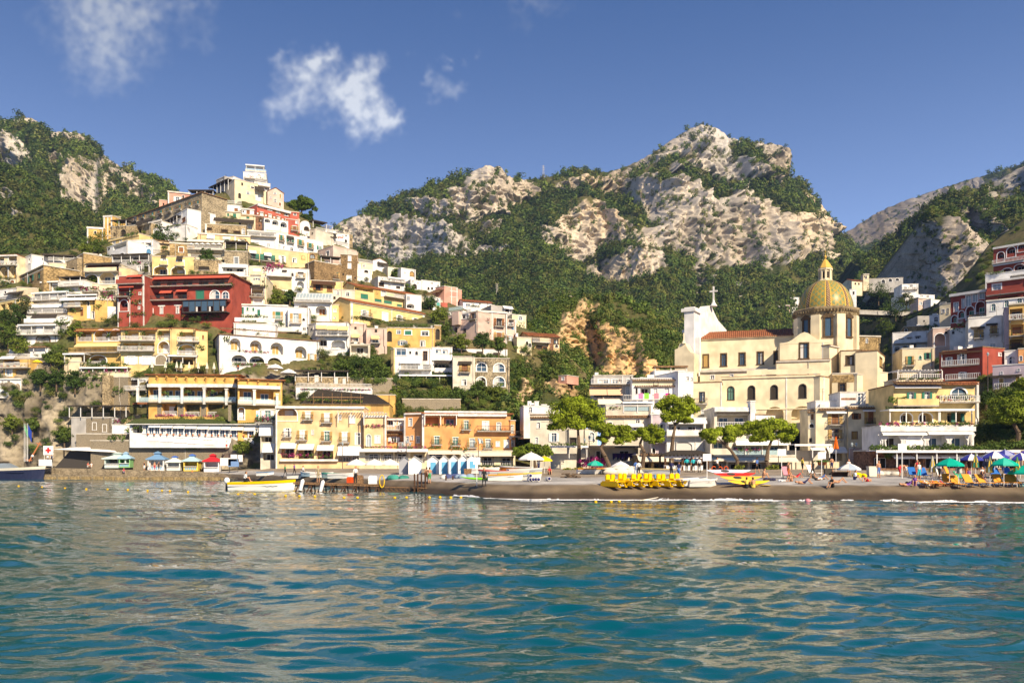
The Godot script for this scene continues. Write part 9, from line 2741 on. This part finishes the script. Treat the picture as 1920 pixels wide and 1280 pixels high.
		if q[0]>900 and q[0]<1000:d=minf(d,200.0)
		if q[0]>1640 and q[0]<1710 and q[1]<590:d=300
		if q[0]>1840 and q[1]>700:d=134
		var s:float=q[2]
		tree("tree","%s %s" % [words[q[3]],q[4]],d,[[q[0],q[1]+s],[q[0],q[1]+s*0.4]],0.16,[[q[0] - s*0.45,q[1]+s*0.15,s*0.55],[q[0]+s*0.45,q[1]+s*0.2,s*0.55],[q[0],q[1] - s*0.4,s*0.6],[q[0] - s*0.1,q[1]+s*0.55,s*0.5]],tones[q[3]],0.42,34)
	tree("bougainvillea","pink and magenta bougainvillea bush behind the beach boats",130,[[1112,885],[1112,875]],0.15,[[1098,868,9],[1112,866,11],[1128,868,10],[1120,876,9]],Vector3(0.42,0.05,0.2),0.22,60,"bush")
	for q in [[1064,884,"yellow-green bush in front of the brown bar wall, left one"],[1083,884,"yellow-green bush in front of the brown bar wall, right one"],[1448,880,"climbing plant on the pale sinuous pine trunk"],[1385,880,"shrub beside the curved leaning pine"],[1710,875,"green shrub before the dark beach bar"]]:
		tree("bush",q[2],122,[[q[0],q[1]+6],[q[0],q[1]]],0.1,[[q[0] - 4,q[1] - 1,6],[q[0]+4,q[1] - 3,7]],Vector3(0.2,0.22,0.03),0.22,40,"bush")
	for q in [[1538,855,"left"],[1546,855,"right"]]:
		var t:=thing("cycad","feathery cycad in a pot beside the grey canopy, %s one" % q[2],"palm",P(q[0],872,128))
		var m:=MB.new()
		m.tinted=true
		for k in 16:
			var a:=TAU*k/16.0
			var pr:=Vector3(0,0.6,0)
			for j in 4:
				var s:=(j+1)/4.0
				var nx:=Vector3(cos(a)*1.4*s,0.6+0.9*s - 1.0*s*s,sin(a)*1.4*s)
				m.tint=Color(0.06,0.12,0.025)
				var sd:=Vector3(-sin(a),0,cos(a))*0.13
				m.quad(pr - sd,nx - sd,nx+sd,pr+sd)
				pr=nx
		part("fronds",m,mats["leaves"],t)
		var p:=MB.new()
		p.lathe([Vector2(0,0),Vector2(0.3,0),Vector2(0.4,0.6),Vector2(0,0.6)],10)
		part("pot",p,mats["terracotta"],t)
	# undergrowth that fills the ground between the houses
	var places:=[]
	var cols:=[]
	for k in 7400:
		var px:=rng.randf_range(-80,1080) if k<3800 else rng.randf_range(1590,2000)
		var py:=rng.randf_range(380,850)
		if k<3800 and py<along([[-100,478,0],[120,470,0],[165,440,0],[300,400,0],[440,352,0],[500,360,0],[640,455,0],[760,525,0],[860,580,0],[1080,690,0]],px).x:continue
		if k>=3800 and py<along([[1560,620,0],[1700,590,0],[1760,570,0],[1860,460,0],[1920,420,0],[2060,390,0]],px).x:continue
		if px<240 and py>745 and rng.randf()<0.6:continue
		if n1.get_noise_2d(px*4,py*4)<(-0.12 if k<3800 else -0.4):continue
		var d:=D(px,py)
		var hid:=false
		for q in rects:
			if px>q[0] and px<q[1] and py>q[2] and py<q[3] and d>q[4] - 9.0:
				hid=true
				break
		if hid:continue
		var p:=P(px,py,d)
		var s:=rng.randf_range(0.5,1.5)
		places.append(Transform3D(Basis(Vector3.UP,rng.randf()*TAU).scaled(Vector3(s,s*0.8,s)),p+Vector3(0,0.1,1.2)))
		var c:Vector3=LEAF[rng.randi() % 4]*rng.randf_range(0.8,1.5)
		cols.append(Color(c.x,c.y,c.z))
	for k in 900:
		var px:=rng.randf_range(640,985)
		var py:=rng.randf_range(672,812)
		if px<750 and (py>720 or px<640):continue
		var s:=rng.randf_range(0.7,1.7)
		places.append(Transform3D(Basis(Vector3.UP,rng.randf()*TAU).scaled(Vector3(s,s*0.9,s)),P(px,py,D(px,py))+Vector3(0,0.2,1.0)))
		var c:Vector3=LEAF[rng.randi() % 4]*rng.randf_range(0.8,1.6)
		cols.append(Color(c.x,c.y,c.z))
	scatter("town_undergrowth",places,cols,"near")
func _ready() -> void:
	rng.seed=11
	noise_of(n1,FastNoiseLite.FRACTAL_FBM,0.01,4,1)
	noise_of(n2,FastNoiseLite.FRACTAL_RIDGED,0.012,4,2)
	noise_of(n3,FastNoiseLite.FRACTAL_RIDGED,0.012,3,8)
	camera_and_light()
	make_textures()
	base_materials()
	var t0:=Time.get_ticks_msec()
	land()
	print('land ',Time.get_ticks_msec() - t0)
	sea()
	print('sea ',Time.get_ticks_msec() - t0)
	beach()
	west_town()
	front_row()
	church()
	middle()
	east_town()
	beach_things()
	people()
	trees()
	print('town ',Time.get_ticks_msec() - t0)
	#MORE
